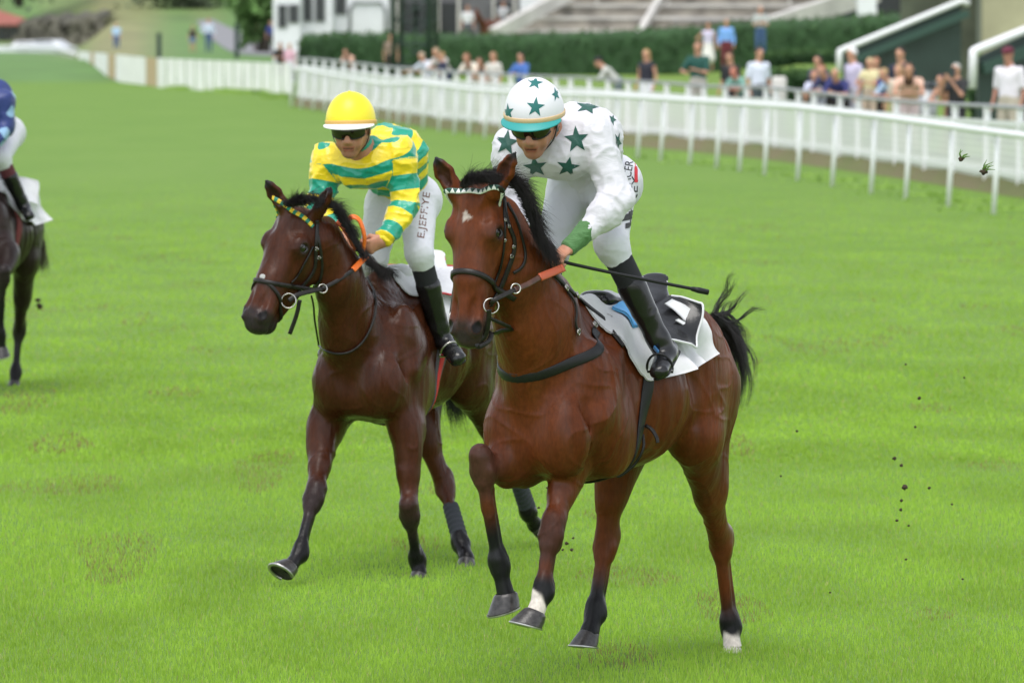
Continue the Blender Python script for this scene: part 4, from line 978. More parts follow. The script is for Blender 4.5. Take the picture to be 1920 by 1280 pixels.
def hand(f, wr, D, A, T, k=.005, s=1.0, thumb=1):
    D = unit(D); A = unit(A-D*np.dot(A, D)); T = unit(T-D*np.dot(T, D)-A*np.dot(T, A))
    f.cone(wr-D*.03, wr+D*.015, (.029*s,.021*s), (.030*s,.020*s), side=A, k=.015, tag='skin')
    f.cone(wr+D*.01, wr+D*.075, (.030*s,.017*s), (.041*s,.015*s), side=A, k=.015, tag='skin')
    for i in range(4):
        ln = (.92, 1.0, .96, .78)[i]; o = A*((i-1.5)*.0205*s*-thumb)
        K = wr+D*.080*s*(1 if i < 3 else .95)+o; p1 = K+(D*.026+T*.022)*ln*s; p2 = p1+(T*.024-D*.006)*ln*s; p3 = p2+(-D*.020+T*.004)*ln*s
        f.ball(K-T*.004, .0105*s, k=.006, tag='skin'); f.cone(K, p1, .0100*s, .0092*s, k=k, tag='skin'); f.cone(p1, p2, .0092*s, .0086*s, k=k, tag='skin'); f.cone(p2, p3, .0086*s, .0074*s, k=k, tag='skin')
    b0 = wr+D*.020+A*.028*thumb*s+T*.006; b1 = b0+(D*.034+A*.016*thumb+T*.018)*s; b2 = b1+(D*.026-A*.012*thumb+T*.012)*s
    f.cone(b0, b1, .0135*s, .0115*s, k=.012, tag='skin'); f.cone(b1, b2, .011*s, .009*s, k=.004, tag='skin')
def head_field(f, c0, S, U, Fw, s=1.15):
    H = lambda a, b, c: c0+s*(S*a+U*b+Fw*c)
    def ba(p, r, k=.02, op='add'): f.ball(H(*p), np.array(r)*s, ax=(S, U, Fw), k=k*s, op=op, tag='skin')
    def co(a, b, ra, rb, k=.015, op='add'): f.cone(H(*a), H(*b), np.array(ra)*s, np.array(rb)*s, side=S, k=k*s, op=op, tag='skin')
    ba((0,.025,-.015), (.074,.090,.092)); ba((0,-.02,.035), (.060,.075,.055))
    co((0,-.045,.015), (0,-.088,.062), (.055,.045), (.026,.020), .02)
    for g in (-1, 1):
        ba((g*.040,-.012,.070), (.021,.018,.018), .02); co((g*.052,-.035,.01), (g*.020,-.092,.062), (.012,.018), (.012,.014), .02)
        ba((g*.074,-.008,-.012), (.010,.030,.018), .008); ba((g*.079,-.006,-.008), (.006,.018,.010), .005, 'sub')
        ba((g*.030,.012,.083), (.018,.012,.012), .012, 'sub')
        ba((g*.012,-.036,.097), (.0095,.0085,.010), .006); ba((g*.0065,-.044,.100), (.003,.004,.005), .003, 'sub')
        ba((g*.034,-.050,.070), (.018,.022,.014), .02)
    co((-.03,.026,.082), (.03,.026,.082), (.01,.01), (.01,.01), .02)
    co((0,.014,.086), (0,-.032,.110), (.0095,.010), (.0130,.012), .012)
    co((0,-.05,.088), (0,-.085,.080), (.024,.012), (.020,.014), .02)
    f.cone(H(-.020,-.0600,.0935), H(.020,-.0600,.0935), .0060*s, side=U, k=.006, tag='lip'); f.cone(H(-.016,-.0700,.0925), H(.016,-.0700,.0925), .0070*s, side=U, k=.006, tag='lip')
    f.cone(H(-.022,-.0648,.0995), H(.022,-.0648,.0995), .0022*s, side=U, k=.003, op='sub', tag='mouth')
    ba((0,-.094,.078), (.018,.014,.014), .018)
    return H
def helmet(fr, H, S, U, Fw, s, root, mt, band, peakmat, stars=(), rx=.104, name='helmet', smatl=None):
    c = lambda a, b, d: H(a, b, d); V = []; F = []; nu, nv = 30, 48
    def lim(az): return R(lerpt((1-math.cos(az))/2, [(0,84),(.5,97),(1,112)]))      # az=0 front
    def pt(t, az, k=1.0):
        th = t*lim(az); r = V3(rx, .122, .119)*k
        return H(r[0]*math.sin(th)*math.sin(az), .030+r[1]*math.cos(th)*(1 if math.cos(th) > 0 else .9), -.006+r[2]*math.sin(th)*math.cos(az))
    for i in range(nu+1):
        for j in range(nv): V.append(pt(i/nu, 2*math.pi*j/nv))
    for i in range(nu):
        for j in range(nv): F.append((i*nv+j, (i+1)*nv+j, (i+1)*nv+(j+1) % nv, i*nv+(j+1) % nv))
    n0 = len(V)
    for i in range(6):       # inside lip
        for j in range(nv): V.append(pt(1-.02*i, 2*math.pi*j/nv, .985-.02*i))
    for i in range(5):
        for j in range(nv): F.append((n0+i*nv+j, n0+(i+1)*nv+j, n0+(i+1)*nv+(j+1) % nv, n0+i*nv+(j+1) % nv))
    for j in range(nv): F.append((nu*nv+j, n0+j, n0+(j+1) % nv, nu*nv+(j+1) % nv))
    bt = H(0, .030+.122, -.006); k = len(V)
    for i in range(5):
        for j in range(10):
            a = math.pi/2*i/4; b = 2*math.pi*j/10; V.append(bt+s*.007*(U*math.cos(a)*.8+math.sin(a)*(S*math.cos(b)+Fw*math.sin(b))))
    for i in range(4):
        for j in range(10): F.append((k+i*10+j, k+(i+1)*10+j, k+(i+1)*10+(j+1) % 10, k+i*10+(j+1) % 10))
    hb = bvh(V, F); midx = [0]*len(F); VV = list(V)
    for (cx, cy, r_, rot, sx, sy) in stars:
        v, f_ = decal(fr, hb, cx, cy, star(r_, rot, sx, sy), .0012); n_ = len(VV); VV += v; F += [tuple(q+n_ for q in x) for x in f_]; midx += [1]*len(f_)
    o = mesh_obj(name, fr.W(np.array(VV)), F, None, root, mats=[mt, smatl or mt], midx=midx)
    P = []; NN = []
    for j in range(nv):
        az = 2*math.pi*j/nv; P.append(pt(.955, az, 1.012)); NN.append(unit(pt(.955, az, 1.1)-H(0,.03,0)))
    child(fr, strap_vf(P, NN, .017*s, .003, True), 'helmet_band', band, root)
    # peak
    V = []; F = []; na, nr_ = 26, 7
    for tz in (0, -.0035):
        for i in range(na+1):
            az = R(-74+148*i/na); e = math.cos(az*90/74)**.5 if abs(az) < R(73.9) else 0
            for k in range(nr_+1):
                q = k/nr_*.042*e; p = pt(.985, az, 1.0); out = unit(S*math.sin(az)*.55+Fw*math.cos(az)); V.append(p+s*(out*q*.92-U*(q*.22+q*q*3)+U*tz))
    m_ = (na+1)*(nr_+1)
    for i in range(na):
        for k in range(nr_):
            a = i*(nr_+1)+k; F.append((a, a+1, a+nr_+2, a+nr_+1)); F.append((m_+a, m_+a+nr_+1, m_+a+nr_+2, m_+a+1))
        a = i*(nr_+1)+nr_; F.append((a, m_+a, m_+a+nr_+1, a+nr_+1))
    child(fr, (V, F), 'helmet_peak', peakmat, root)
    return o, pt
def child(fr, vf, name, mt, root, smooth=True): return mesh_obj(name, fr.W(np.array(vf[0])), vf[1], mt, root, smooth)
def goggles(fr, H, S, U, Fw, s, root):
    V = []; F = []; na, nh = 30, 8
    for i in range(na+1):
        az = R(-62+124*i/na); x = abs(az)/R(62)
        for k in range(nh+1):
            v = k/nh*2-1; hh = .0235*(1-.55*x**4)+.002; notch = .012*math.exp(-(az/.14)**2)*(v < 0)*(-v)
            u_ = .002+v*hh+notch; bulge = .006*(1-v*v)
            V.append(H(.077*math.sin(az)*1.02, u_, .010+(.096+bulge)*math.cos(az)**.8 if math.cos(az) > 0 else 0))
    for i in range(na):
        for k in range(nh): a = i*(nh+1)+k; F.append((a, a+nh+1, a+nh+2, a+1))
    child(fr, (V, F), 'goggles', M_lens, root)
    for k in (0, nh):
        P = [V[i*(nh+1)+k] for i in range(na+1)]; child(fr, tube_vf(P, .0028*s, 6), 'goggle_frame', M_gframe, root)
    for g in (-1, 1):
        P = [H(g*.070, .010, .045), H(g*.081, .012, .01), H(g*.080,.014,-.04), H(g*.055,.015,-.09)]; Q = spline(P, 4)
        child(fr, strap_vf(Q, [unit(q-H(0,.01,-.02)) for q in Q], .020*s, .003), 'goggle_strap', M_gframe, root)
        P = [H(g*.079,.03,-.005), H(g*.078,-.02,.005), H(g*.060,-.07,.02), H(g*.02,-.104,.05), H(0,-.108,.055)]; Q = spline(P, 5)
        child(fr, strap_vf(Q, [unit(q-H(0,-.03,0)) for q in Q], .014*s, .003), 'chin_strap', M_gframe, root)
def jockey(fr, J, root, silk, breech, boot, sock, cuff, lo, hi, stripe=False, stars=(), starm=None, h=.0065, hm=None, bandm=None, peakm=None, hstars=(), hsm=None, texts=(), cuffr=None, skin=None):
    c0, F0, U0 = J['head']; Fw = unit(F0); U = unit(U0-Fw*(U0@Fw)); S = np.cross(Fw, U); S = S if fr.M[0]@V3(1,0,0) and (S[0] > 0) else -S
    s = J.get('hs', 1.15)
    # skin: one continuous body under the clothes
    f = Field(lo, hi, h*.75); H = head_field(f, c0, S, U, Fw, s)
    f.cone(H(0,-.03,-.035), J['neck'], .056*s, .062, k=.03, tag='skin')
    f.cone(J['neck'], J['chest'], .07, (.13,.09), k=.04); f.cone(J['chest'], J['mid'], (.14,.09), (.13,.09), k=.04); f.cone(J['mid'], J['pelvis'], (.12,.09), (.12,.10), k=.04)
    for g in 'LR':
        f.cone(J['sh'+g], J['el'+g], .042, .036, k=.03); f.cone(J['el'+g], J['wr'+g], .036, .026, k=.02)
        f.cone(J['hip'+g], J['kn'+g], .075, .048, k=.03); f.cone(J['kn'+g], J['an'+g], .044, .034, k=.02); f.cone(J['an'+g]+unit(J['an'+g]-J['kn'+g])*.03, J['toe'+g]+unit(J['an'+g]-J['kn'+g])*.02, .026, .018, k=.01)
        f.cone(J['chest'], J['sh'+g], .06, .05, k=.03); hd_ = J['hand'+g]; hand(f, J['wr'+g], *hd_[:3], thumb=hd_[3])
    V, Q = f.mesh(2); X = [V[:, i] for i in range(3)]; lip = smoothstep(.0035, 0, f.dist(V, 'lip')); mo = smoothstep(.002, 0, f.dist(V, 'mouth'))
    col = np.tile((1., 1., 1.), (len(V), 1)); col = col*(1-lip[:, None]*.6)+np.array((.85,.50,.52))*lip[:, None]*.6; col *= (1-.7*mo[:, None])
    bs_ = np.array(skin if skin is not None else (.46,.215,.135)); q = V-c0; beard = smoothstep(-.035, -.07, q@U/s)*(q@Fw > 0)*(np.linalg.norm(q, axis=1) < .2)
    col = col*bs_; col = col*(1-.22*beard[:, None])
    mesh_obj('body', fr.W(V), Q, M_skinA, root, attrs={'col': col})
    helmet(fr, H, S, U, Fw, s, root, hm, bandm, peakm, hstars, smatl=hsm); goggles(fr, H, S, U, Fw, s, root)
    # silks
    f = Field(lo, hi, h)
    f.cone(J['chest'], J['mid'], (.185,.118), (.175,.125), k=.06, tag='torso', side=J.get('side', (1,0,0))); f.cone(J['mid'], J['waist'], (.175,.125), (.150,.115), k=.06, tag='torso', side=J.get('side', (1,0,0)))
    f.cone(J['neck']*.6+J['chest']*.4, J['chest'], (.085,.08), (.15,.10), k=.06, tag='torso')
    for g in 'LR':
        f.cone(J['chest']*.5+J['sh'+g]*.5, J['sh'+g], .098, .082, k=.05, tag='torso'); f.cone(J['sh'+g], J['el'+g], .078, .068, k=.045, tag='arm'+g)
        f.cone(J['el'+g], J['wr'+g]*J.get('slv',.8)+J['el'+g]*(1-J.get('slv',.8)), .066, .050, k=.03, tag='arm'+g); f.ball(J['el'+g]*.7+J['wr'+g]*.3, .07, k=.03, tag='arm'+g)
    V, Q = f.mesh(3); st = np.zeros(len(V))
    if stripe:
        D = np.stack([f.dist(V, t) for t in ('torso', 'armL', 'armR')]); w_ = D.argmin(0)
        ax = unit(unit(J['waist']-J['neck'])+V3(0,0,-.9)); st = (V-J['neck'])@ax*1.5+J.get('st0', 0)
        for i, g in enumerate('LR'):
            a, b, c_ = J['sh'+g], J['el'+g], J['wr'+g]; d1 = unit(b-a); d2 = unit(c_-b); l1 = np.linalg.norm(b-a)
            bis = unit(d1+d2); s1 = (V-a)@d1; s2 = l1+(V-b)@d2; half = ((V-b)@bis > 0); sa = np.where(half, s2, s1)+J.get('st1', .02); st = np.where(w_ == i+1, sa, st)
    V = wrinkle(V, Q, J.get('amp', .006)*1.3, 6.5)
    V = wrinkle(V, Q, J.get('amp', .006)*.55, 15)
    Fl = [tuple(x) for x in Q.tolist()]; midx = [0]*len(Fl); VV = list(V); sb = bvh(V, Q)
    for (cx, cy, r_, rot, sx, sy) in stars:
        v, f_ = decal(fr, sb, cx, cy, star(r_, rot, sx, sy, .42), .0022, 6); n_ = len(VV); VV += v; Fl += [tuple(q+n_ for q in x) for x in f_]; midx += [1]*len(f_)
    st = np.r_[st, np.zeros(len(VV)-len(st))]
    mesh_obj('silks', fr.W(np.array(VV)), Fl, None, root, mats=[silk, starm or silk], midx=midx, attrs={'st': st})
    # collar
    P = ring_on(sb, J['neck']*.8+H(0,-.03,-.035)*.2, H(0,-.03,-.03)-J['neck'], Fw, n=10, off=.0, far=.01) if False else None
    nk = unit(H(0,-.03,-.035)-J['neck']); a_ = J['neck']+nk*.035; u_ = unit(Fw-nk*(Fw@nk)); v_ = np.cross(nk, u_)
    pts = [a_+.066*(u_*math.cos(t)+v_*math.sin(t)) for t in np.linspace(0, 2*math.pi, 24, endpoint=False)]
    child(fr, strap_vf(pts, [unit(p-a_) for p in pts], .05, .006, True), 'collar', J.get('collar', starm or silk), root)
    for g in 'LR':      # cuffs
        a, b = J['el'+g], J['wr'+g]; f = Field(np.minimum(a, b)-.1, np.maximum(a, b)+.1, .006); r_ = cuffr or (.40, .047, .040)
        f.cone(a+(b-a)*(1-r_[0]), b+(b-a)*.03, r_[1], r_[2]*.92, k=.01, cap=.25); v, q = f.mesh(2); v = wrinkle(v, q, .004, 30); mesh_obj('cuff', fr.W(v), q, cuff, root)
    # breeches
    f = Field(lo, hi, h); f.ball(J['pelvis'], (.165,.135,.12), k=.05); f.cone(J['pelvis'], J['waist'], (.15,.11), (.145,.10), k=.04)
    for g in 'LR':
        k_ = J['kn'+g]; f.cone(J['hip'+g], k_, (.105,.112), (.068,.075), k=.05); f.cone(k_, k_+(J['an'+g]-k_)*.22, .066, .055, k=.04)
        f.ball(J['hip'+g]+V3(0,.06,.0), (.10,.10,.11), k=.05)
    V, Q = f.mesh(3); V = wrinkle(V, Q, .0030, 16); bb = bvh(V, Q); Fl = [tuple(x) for x in Q.tolist()]; midx = [0]*len(Fl); VV = list(V)
    bo_ = mesh_obj('breeches', fr.W(np.array(VV)), Fl, breech, root)
    for fn, mt in texts:
        v, f_ = fn(bb)
        if len(f_): mesh_obj('lettering', fr.W(np.array(v)), f_, mt, bo_, False)
    for g in 'LR':
        k_, a, t = J['kn'+g], J['an'+g], J['toe'+g]; d = a-k_; ft = unit(t-a); dn = unit(d)
        f = Field(np.minimum(np.minimum(k_, a), t)-.15, np.maximum(np.maximum(k_, a), t)+.15, .006)
        f.cone(k_+d*.12, k_+d*.5, .060, .057, k=.02); v, q = f.mesh(2); mesh_obj('sock', fr.W(v), q, sock, root)
        f = Field(np.minimum(np.minimum(k_, a), t)-.15, np.maximum(np.maximum(k_, a), t)+.15, .006)
        f.cone(k_+d*.40, k_+d*.92, (.064,.062), (.047,.044), k=.02); f.cone(k_+d*.9, a+dn*.03, .047, .042, k=.03); f.cone(a+dn*.03-ft*.055, t+dn*.02, (.043,.045), (.042,.034), k=.03, side=J.get('bside', (1,0,0)))
        v, q = f.mesh(2); v = wrinkle(v, q, .003, 13); bo = mesh_obj('boot', fr.W(v), q, boot, root)
        f = Field(np.minimum(a, t)-.15, np.maximum(a, t)+.15, .006); f.cone(a+dn*.062-ft*.07, t+dn*.045, (.042,.012), (.042,.010), k=.01, side=np.cross(ft, dn)); v, q = f.mesh(1)
        so_ = mesh_obj('sole', fr.W(v)-np.array(root.location), q, M_black, None); so_.parent = bo
    return H
M_skinA = mat('skin_tone', (.4,.2,.13), .48, .4, attr='col', noise=(26, .88, 1.1), bump=(160, .12, .002), Subsurface_Weight=.08, Subsurface_Scale=.008)
M_whitesilk = cloth_mat('white_silk', (.63,.62,.67), .6, .15, bs=(22,.4,.010)); M_green = cloth_mat('dark_green_cloth', (.008,.075,.055), .6)
M_teal = mat('teal_peak', (.02,.28,.27), .45); M_hwhite = mat('white_helmet_cover', (.70,.70,.74), .45); M_hgreen = mat('green_helmet_star', (.006,.13,.12), .45)
M_breech = cloth_mat('white_breeches', (.64,.64,.70), .7, .1, bs=(20,.3,.010)); M_boot = mat('black_boot', (.010,.010,.011), .26, .42, coat=.1); M_sock = mat('black_sock', (.012,.012,.016), .85, bump=(300,.3,.001))
M_cuffg = cloth_mat('green_sleeve', (.075,.19,.06), .75, bs=(60,.6,.008))
M_textblack = mat('black_print', (.02,.02,.022), .6); M_textred = mat('red_print', (.55,.02,.03), .6); M_textbrown = mat('brown_print', (.16,.07,.05), .6)
def cam_vec(fr, x, u, c): return fr.vec(V3(x, -c, u))
jA = thing('person', FA.W((0,.7,1.6)), 'jockey in white silks with dark green stars and starred helmet on the leading horse', 'jockey', 'jockeys')
JJ = dict(head=(JA(1003,226,.04), cam_vec(FA,-.22,-.42,.88), cam_vec(FA,-.10,.88,.42)), hs=1.2,
    neck=JA(1032,250,.18), chest=JA(1045,280,.25), mid=JA(1090,256,.42), waist=JA(1104,316,.54), pelvis=JA(1114,335,.60),
    shL=JA(960,278,.21), shR=JA(1114,254,.25), elL=JA(962,392,.20), elR=JA(1160,372,.26), wrL=JA(1000,452,.06), wrR=JA(1067,465,.05),
    hipL=JA(1072,345,.58), hipR=JA(1148,345,.59), knL=JA(1034,474,.38), knR=JA(1146,458,.38), anL=V3(-.34,.60,1.28), anR=JA(1244,655,.56), toeL=V3(-.36,.48,1.20), toeR=JA(1232,688,.42),
    handL=(cam_vec(FA,.6,-.6,.4), cam_vec(FA,.2,.2,.9), cam_vec(FA,.2,-.9,.0), 1), slv=.66, handR=(cam_vec(FA,-.62,-.38,.7), cam_vec(FA,-.8,.1,-.6), cam_vec(FA,-.1,-.95,-.3), 1), collar=M_green, amp=.010)
starsA = [(950,268,24,8,.95,1.05),(1081,262,24,-5,1,1.1),(1004,313,24,-8,1,.85),(1065,313,23,10,1,.85),(1102,201,23,15,1.1,.6),(1022,344,24,0,1,.45),(1158,266,14,30,.5,1.4),(1148,225,12,20,.6,1)]
hst = [(957,169,13,20,.8,1),(1003,156,16,10,1,.8),(953,210,14,-5,.8,1.15),(1004,201,18,6,1,1.1),(1042,177,13,-20,.6,1.1),(975,238,6,0,1,.6)]
def t1(b): return writing(FA, b, 'JOCKEY', (1192,437), (1196,330), 12)
def t2(b): return writing(FA, b, 'ACER', (1181,346), (1187,303), 15, slant=1)
def t3(b): return decal(FA, b, 1192, 322, [(-3,-20),(3,-20),(3,20),(-3,20)], .0025)
def t4(b):
    v, f_ = [], []
    for cx, cy, w_, h_ in ((1172,408,9,6),(1184,402,6,7),(1180,422,8,5)):
        a, b_ = decal(FA, b, cx, cy, [(-w_,-h_+2),(w_,-h_-2),(w_,h_-2),(-w_,h_+2)], .0025); n_ = len(v); v = v+list(a); f_ += [tuple(q+n_ for q in x) for x in b_]
    return v, f_
def t5(b): return writing(FA, b, 'JOCKEY', (1012,420), (1019,345), 7)
jockey(FA, JJ, jA, M_whitesilk, M_breech, M_boot, M_sock, M_cuffg, (-.55,-.15,1.1), (.62,1.35,2.75), stars=starsA, starm=M_green, hm=M_hwhite, bandm=M_tan, peakm=M_teal, hstars=hst, hsm=M_hgreen,
       texts=((t1, M_textblack), (t2, M_textblack), (t3, M_textred), (t4, M_textblack), (t5, M_textblack)))
# whip held in the hand
m = MB(); P = np.array([JA(1006,474,-.02), JA(1018,478,.0), JA(1060,492,.06), JA(1180,518,.25), JA(1322,546,.50)])
Q = spline(P, 8); rad = np.interp(np.linspace(0, 1, len(Q)), [0,.02,.2,.3,1], [.013,.012,.011,.0075,.007]); m.tube(FA.W(Q), rad, 10)
m.tube(FA.W(np.array([JA(1296,541,.46), JA(1310,544,.48), JA(1328,548,.51)])), [.009,.013,.012], 10)
wh = m.build('whip', M_black, None, True); tag(wh, 'long black riding whip held by the jockey in starred white silks', 'whip')
# stirrups
def stirrup(fr, a, t, up, label, mtl, b1):
    th = thing('stirrup', fr.W(a), label, 'stirrup', 'stirrups'); c = a*.35+t*.65; ft = unit(t-a); u = unit(up-ft*(np.dot(up, ft))); sd_ = np.cross(ft, u)
    P = [c+u*(.055*math.sin(x)+.0)*1.25+sd_*.055*math.cos(x)-u*.035 for x in np.linspace(0, math.pi, 16)]; P += [c-sd_*.055-u*.052, c+sd_*.055-u*.052, P[0]]
    m = MB(); m.tube(fr.W(np.array(P)), .0055, 6); m.build('iron', M_steel if mtl is None else M_black, th, True)
    if b1 is not None:
        m = MB(); a0 = c+u*.04; v, f_ = strap_vf(spline([a0, a0*.5+b1*.5, b1], 6), np.tile(sd_+V3(.5,-.5,0), (13, 1)), .018, .004); mesh_obj('leather', fr.W(v), f_, mtl or M_leather, th)
stirrup(FA, JJ['anR'], JJ['toeR'], V3(0,0,1), 'steel stirrup with blue leather on the leading horse', M_bluestrap, JA(1218,640,.55))

# second jockey
M_y = (.84,.64,.018); M_g = (.006,.30,.20)
jB = thing('person', FB.W((0,.7,1.5)), 'jockey in yellow and green hooped silks with a yellow helmet, riding the second horse', 'jockey', 'jockeys')
JJB = dict(head=(JB(658,240,.02), cam_vec(FB,-.12,-.22,.96), cam_vec(FB,-.04,.97,.20)), hs=1.2,
    neck=JB(680,284,.14), chest=JB(690,308,.22), mid=JB(735,288,.42), waist=JB(750,345,.56), pelvis=JB(760,366,.62),
    shL=JB(614,300,.20), shR=JB(748,288,.22), elL=JB(598,388,.16), elR=JB(762,385,.22), wrL=JB(640,440,.0), wrR=JB(719,452,.05),
    hipL=JB(722,385,.58), hipR=JB(782,378,.60), knL=JB(700,486,.40), knR=JB(786,474,.38), anL=V3(-.32,.60,1.20), anR=JB(828,628,.56), toeL=V3(-.34,.48,1.12), toeR=JB(856,664,.45),
    handL=(cam_vec(FB,.8,-.5,.3), cam_vec(FB,.2,.2,.9), cam_vec(FB,.2,-.9,.0), 1), slv=.85, handR=(cam_vec(FB,-.88,-.35,.35), cam_vec(FB,-.1,.9,.3), cam_vec(FB,.3,-.3,-.9), 1),
    collar=cloth_mat('green_collar', M_g, .45), amp=.012, st0=.035, st1=-.035)
M_hoops = cloth_mat('yellow_green_hoops', (.8,.5,.02), .30, .1, stripes(M_y, M_g, .150, .5), bs=(20,.5,.014))
M_yel = mat('yellow_helmet_cover', (.86,.72,.02), .42, bump=(9,.15,.01))
def u1(b): return writing(FB, b, 'E.JEFFIYE', (795,447), (806,362), 13, slant=1)
def u2(b): return writing(FB, b, 'JEFFIYE', (664,432), (668,380), 6)
jockey(FB, JJB, jB, M_hoops, M_breech, M_boot, M_sock, mat('yellow_cuff', M_y, .5, bump=(60,.4,.004)), (-.60,-.25,.95), (.55,1.35,2.65), stripe=True, hm=M_yel, bandm=mat('amber_elastic', (.70,.42,.12), .6), peakm=mat('white_peak', (.78,.78,.76), .35),
       texts=((u1, M_textbrown), (u2, M_textblack)), cuffr=(.16,.046,.042))
wrd = unit(JJB['wrR']-JJB['elR']); p_ = JJB['wrR']-wrd*.03; u_ = unit(np.cross(wrd, (0,0,1))); v_ = np.cross(wrd, u_)
pts = [p_+.0445*(u_*math.cos(t)+v_*math.sin(t)) for t in np.linspace(0, 2*math.pi, 20, endpoint=False)]
child(FB, strap_vf(pts, [unit(p-p_) for p in pts], .012, .003, True), 'wristband', M_gframe, jB)
stirrup(FB, JJB['anR'], JJB['toeR'], V3(0,0,1), 'stirrup under the boot of the yellow-capped jockey', None, None)
# third jockey: back part of the body inside the picture
jC = thing('person', FC.W((0,.7,1.6)), 'jockey in dark and light blue silks at the left edge', 'jockey', 'jockeys')
def blobs(n, p):
    tc = n.nodes.new('ShaderNodeTexCoord'); vz = n.nodes.new('ShaderNodeTexVoronoi'); vz.inputs['Scale'].default_value = 13; n.links.new(tc.outputs['Object'], vz.inputs['Vector'])
    g = n.nodes.new('ShaderNodeSeparateColor'); n.links.new(vz.outputs['Color'], g.inputs[0]); m = n.nodes.new('ShaderNodeMath'); m.operation = 'GREATER_THAN'; m.inputs[1].default_value = .78; n.links.new(g.outputs[0], m.inputs[0])
    mx = n.nodes.new('ShaderNodeMix'); mx.data_type = 'RGBA'; mx.inputs['A'].default_value = (.012,.03,.16,1); mx.inputs['B'].default_value = (.25,.42,.62,1); n.links.new(m.outputs[0], mx.inputs['Factor']); n.links.new(mx.outputs['Result'], p.inputs['Base Color'])
M_blue = cloth_mat('blue_patch_silk', (.02,.04,.2), .45, .1, blobs)
JJC = dict(head=(V3(-.02,.10,2.40), V3(0,-.95,-.3), V3(0,-.3,.95)), hs=1.1, neck=V3(0,.28,2.27), chest=V3(0,.36,2.18), mid=V3(.02,.58,2.24), waist=V3(.03,.78,2.05), pelvis=V3(.03,.86,1.98),
    shL=V3(-.19,.38,2.18), shR=V3(.19,.38,2.2), elL=V3(-.25,.3,1.92), elR=JC(10,238,.36), wrL=V3(-.1,.08,1.78), wrR=V3(.1,.08,1.80),
    hipL=V3(-.10,.84,1.95), hipR=V3(.12,.86,1.95), knL=V3(-.2,.56,1.62), knR=JC(2,296,.42), anL=V3(-.34,.62,1.25), anR=JC(44,385,.60), toeL=V3(-.36,.5,1.2), toeR=JC(52,400,.48),
    handL=(V3(.2,-.9,-.2), V3(0,0,1), V3(.9,0,-.3), 1), handR=(V3(-.2,-.9,-.2), V3(0,0,1), V3(-.9,0,-.3), 1))
jockey(FC, JJC, jC, M_blue, M_breech, M_boot, mat('maroon_sock', (.10,.02,.03), .8), M_blue, (-.5,-.15,1.05), (.55,1.2,2.7), h=.011, hm=M_hwhite, bandm=M_tan, peakm=M_teal)

# ---------------------------------------------------------------- ground and grass
def grass_mat(name, cols, scale=1.0, bump=True, dirt=None):
    m = bpy.data.materials.new(name); m.use_nodes = True; n = m.node_tree; b = n.nodes['Principled BSDF']; b.inputs['Roughness'].default_value = .85; b.inputs['Specular IOR Level'].default_value = .15
    g = n.nodes.new('ShaderNodeNewGeometry'); src = None
    def nz(sc, det=5, st=(1,1,1)):
        mp = n.nodes.new('ShaderNodeMapping'); mp.inputs['Scale'].default_value = st; n.links.new(g.outputs['Position'], mp.inputs[0])
        t = n.nodes.new('ShaderNodeTexNoise'); t.inputs['Scale'].default_value = sc*scale; t.inputs['Detail'].default_value = det; n.links.new(mp.outputs[0], t.inputs['Vector']); return t.outputs['Fac']
    def ramp(f, lo, hi):
        r = n.nodes.new('ShaderNodeMapRange'); r.inputs[1].default_value = lo; r.inputs[2].default_value = hi; n.links.new(f, r.inputs[0]); return r.outputs[0]
    def mix(f, a, c):
        x = n.nodes.new('ShaderNodeMix'); x.data_type = 'RGBA'; n.links.new(f, x.inputs['Factor'])
        if isinstance(a, tuple): x.inputs['A'].default_value = (*a, 1)
        else: n.links.new(a, x.inputs['A'])
        x.inputs['B'].default_value = (*c, 1); return x.outputs['Result']
    c = mix(ramp(nz(.35, 4, (1,.35,1)), .35, .65), cols[0], cols[1]); c = mix(ramp(nz(2.3, 6), .48, .75), c, cols[2])
    if dirt: c = mix(ramp(nz(1.3, 8, (1,.4,1)), .66, .78), c, dirt)
    n.links.new(c, b.inputs['Base Color'])
    if bump:
        bp = n.nodes.new('ShaderNodeBump'); bp.inputs['Strength'].default_value = .5; bp.inputs['Distance'].default_value = .03; n.links.new(nz(40, 4, (1,.5,1)), bp.inputs['Height']); n.links.new(bp.outputs[0], b.inputs['Normal'])
    return m
M_turf = grass_mat('turf', ((.140,.243,.042), (.122,.225,.036), (.155,.250,.050)), dirt=(.16,.22,.05))
xs = np.linspace(-420, 420, 40); ys = np.r_[np.linspace(8, 120, 30), np.linspace(140, 900, 20)]
V = [(x, y, 0) for y in ys for x in xs]; F = [(j*40+i, j*40+i+1, (j+1)*40+i+1, (j+1)*40+i) for j in range(len(ys)-1) for i in range(39)]
gr = mesh_obj('ground', V, F, M_turf, None, False); tag(gr, kind='structure')
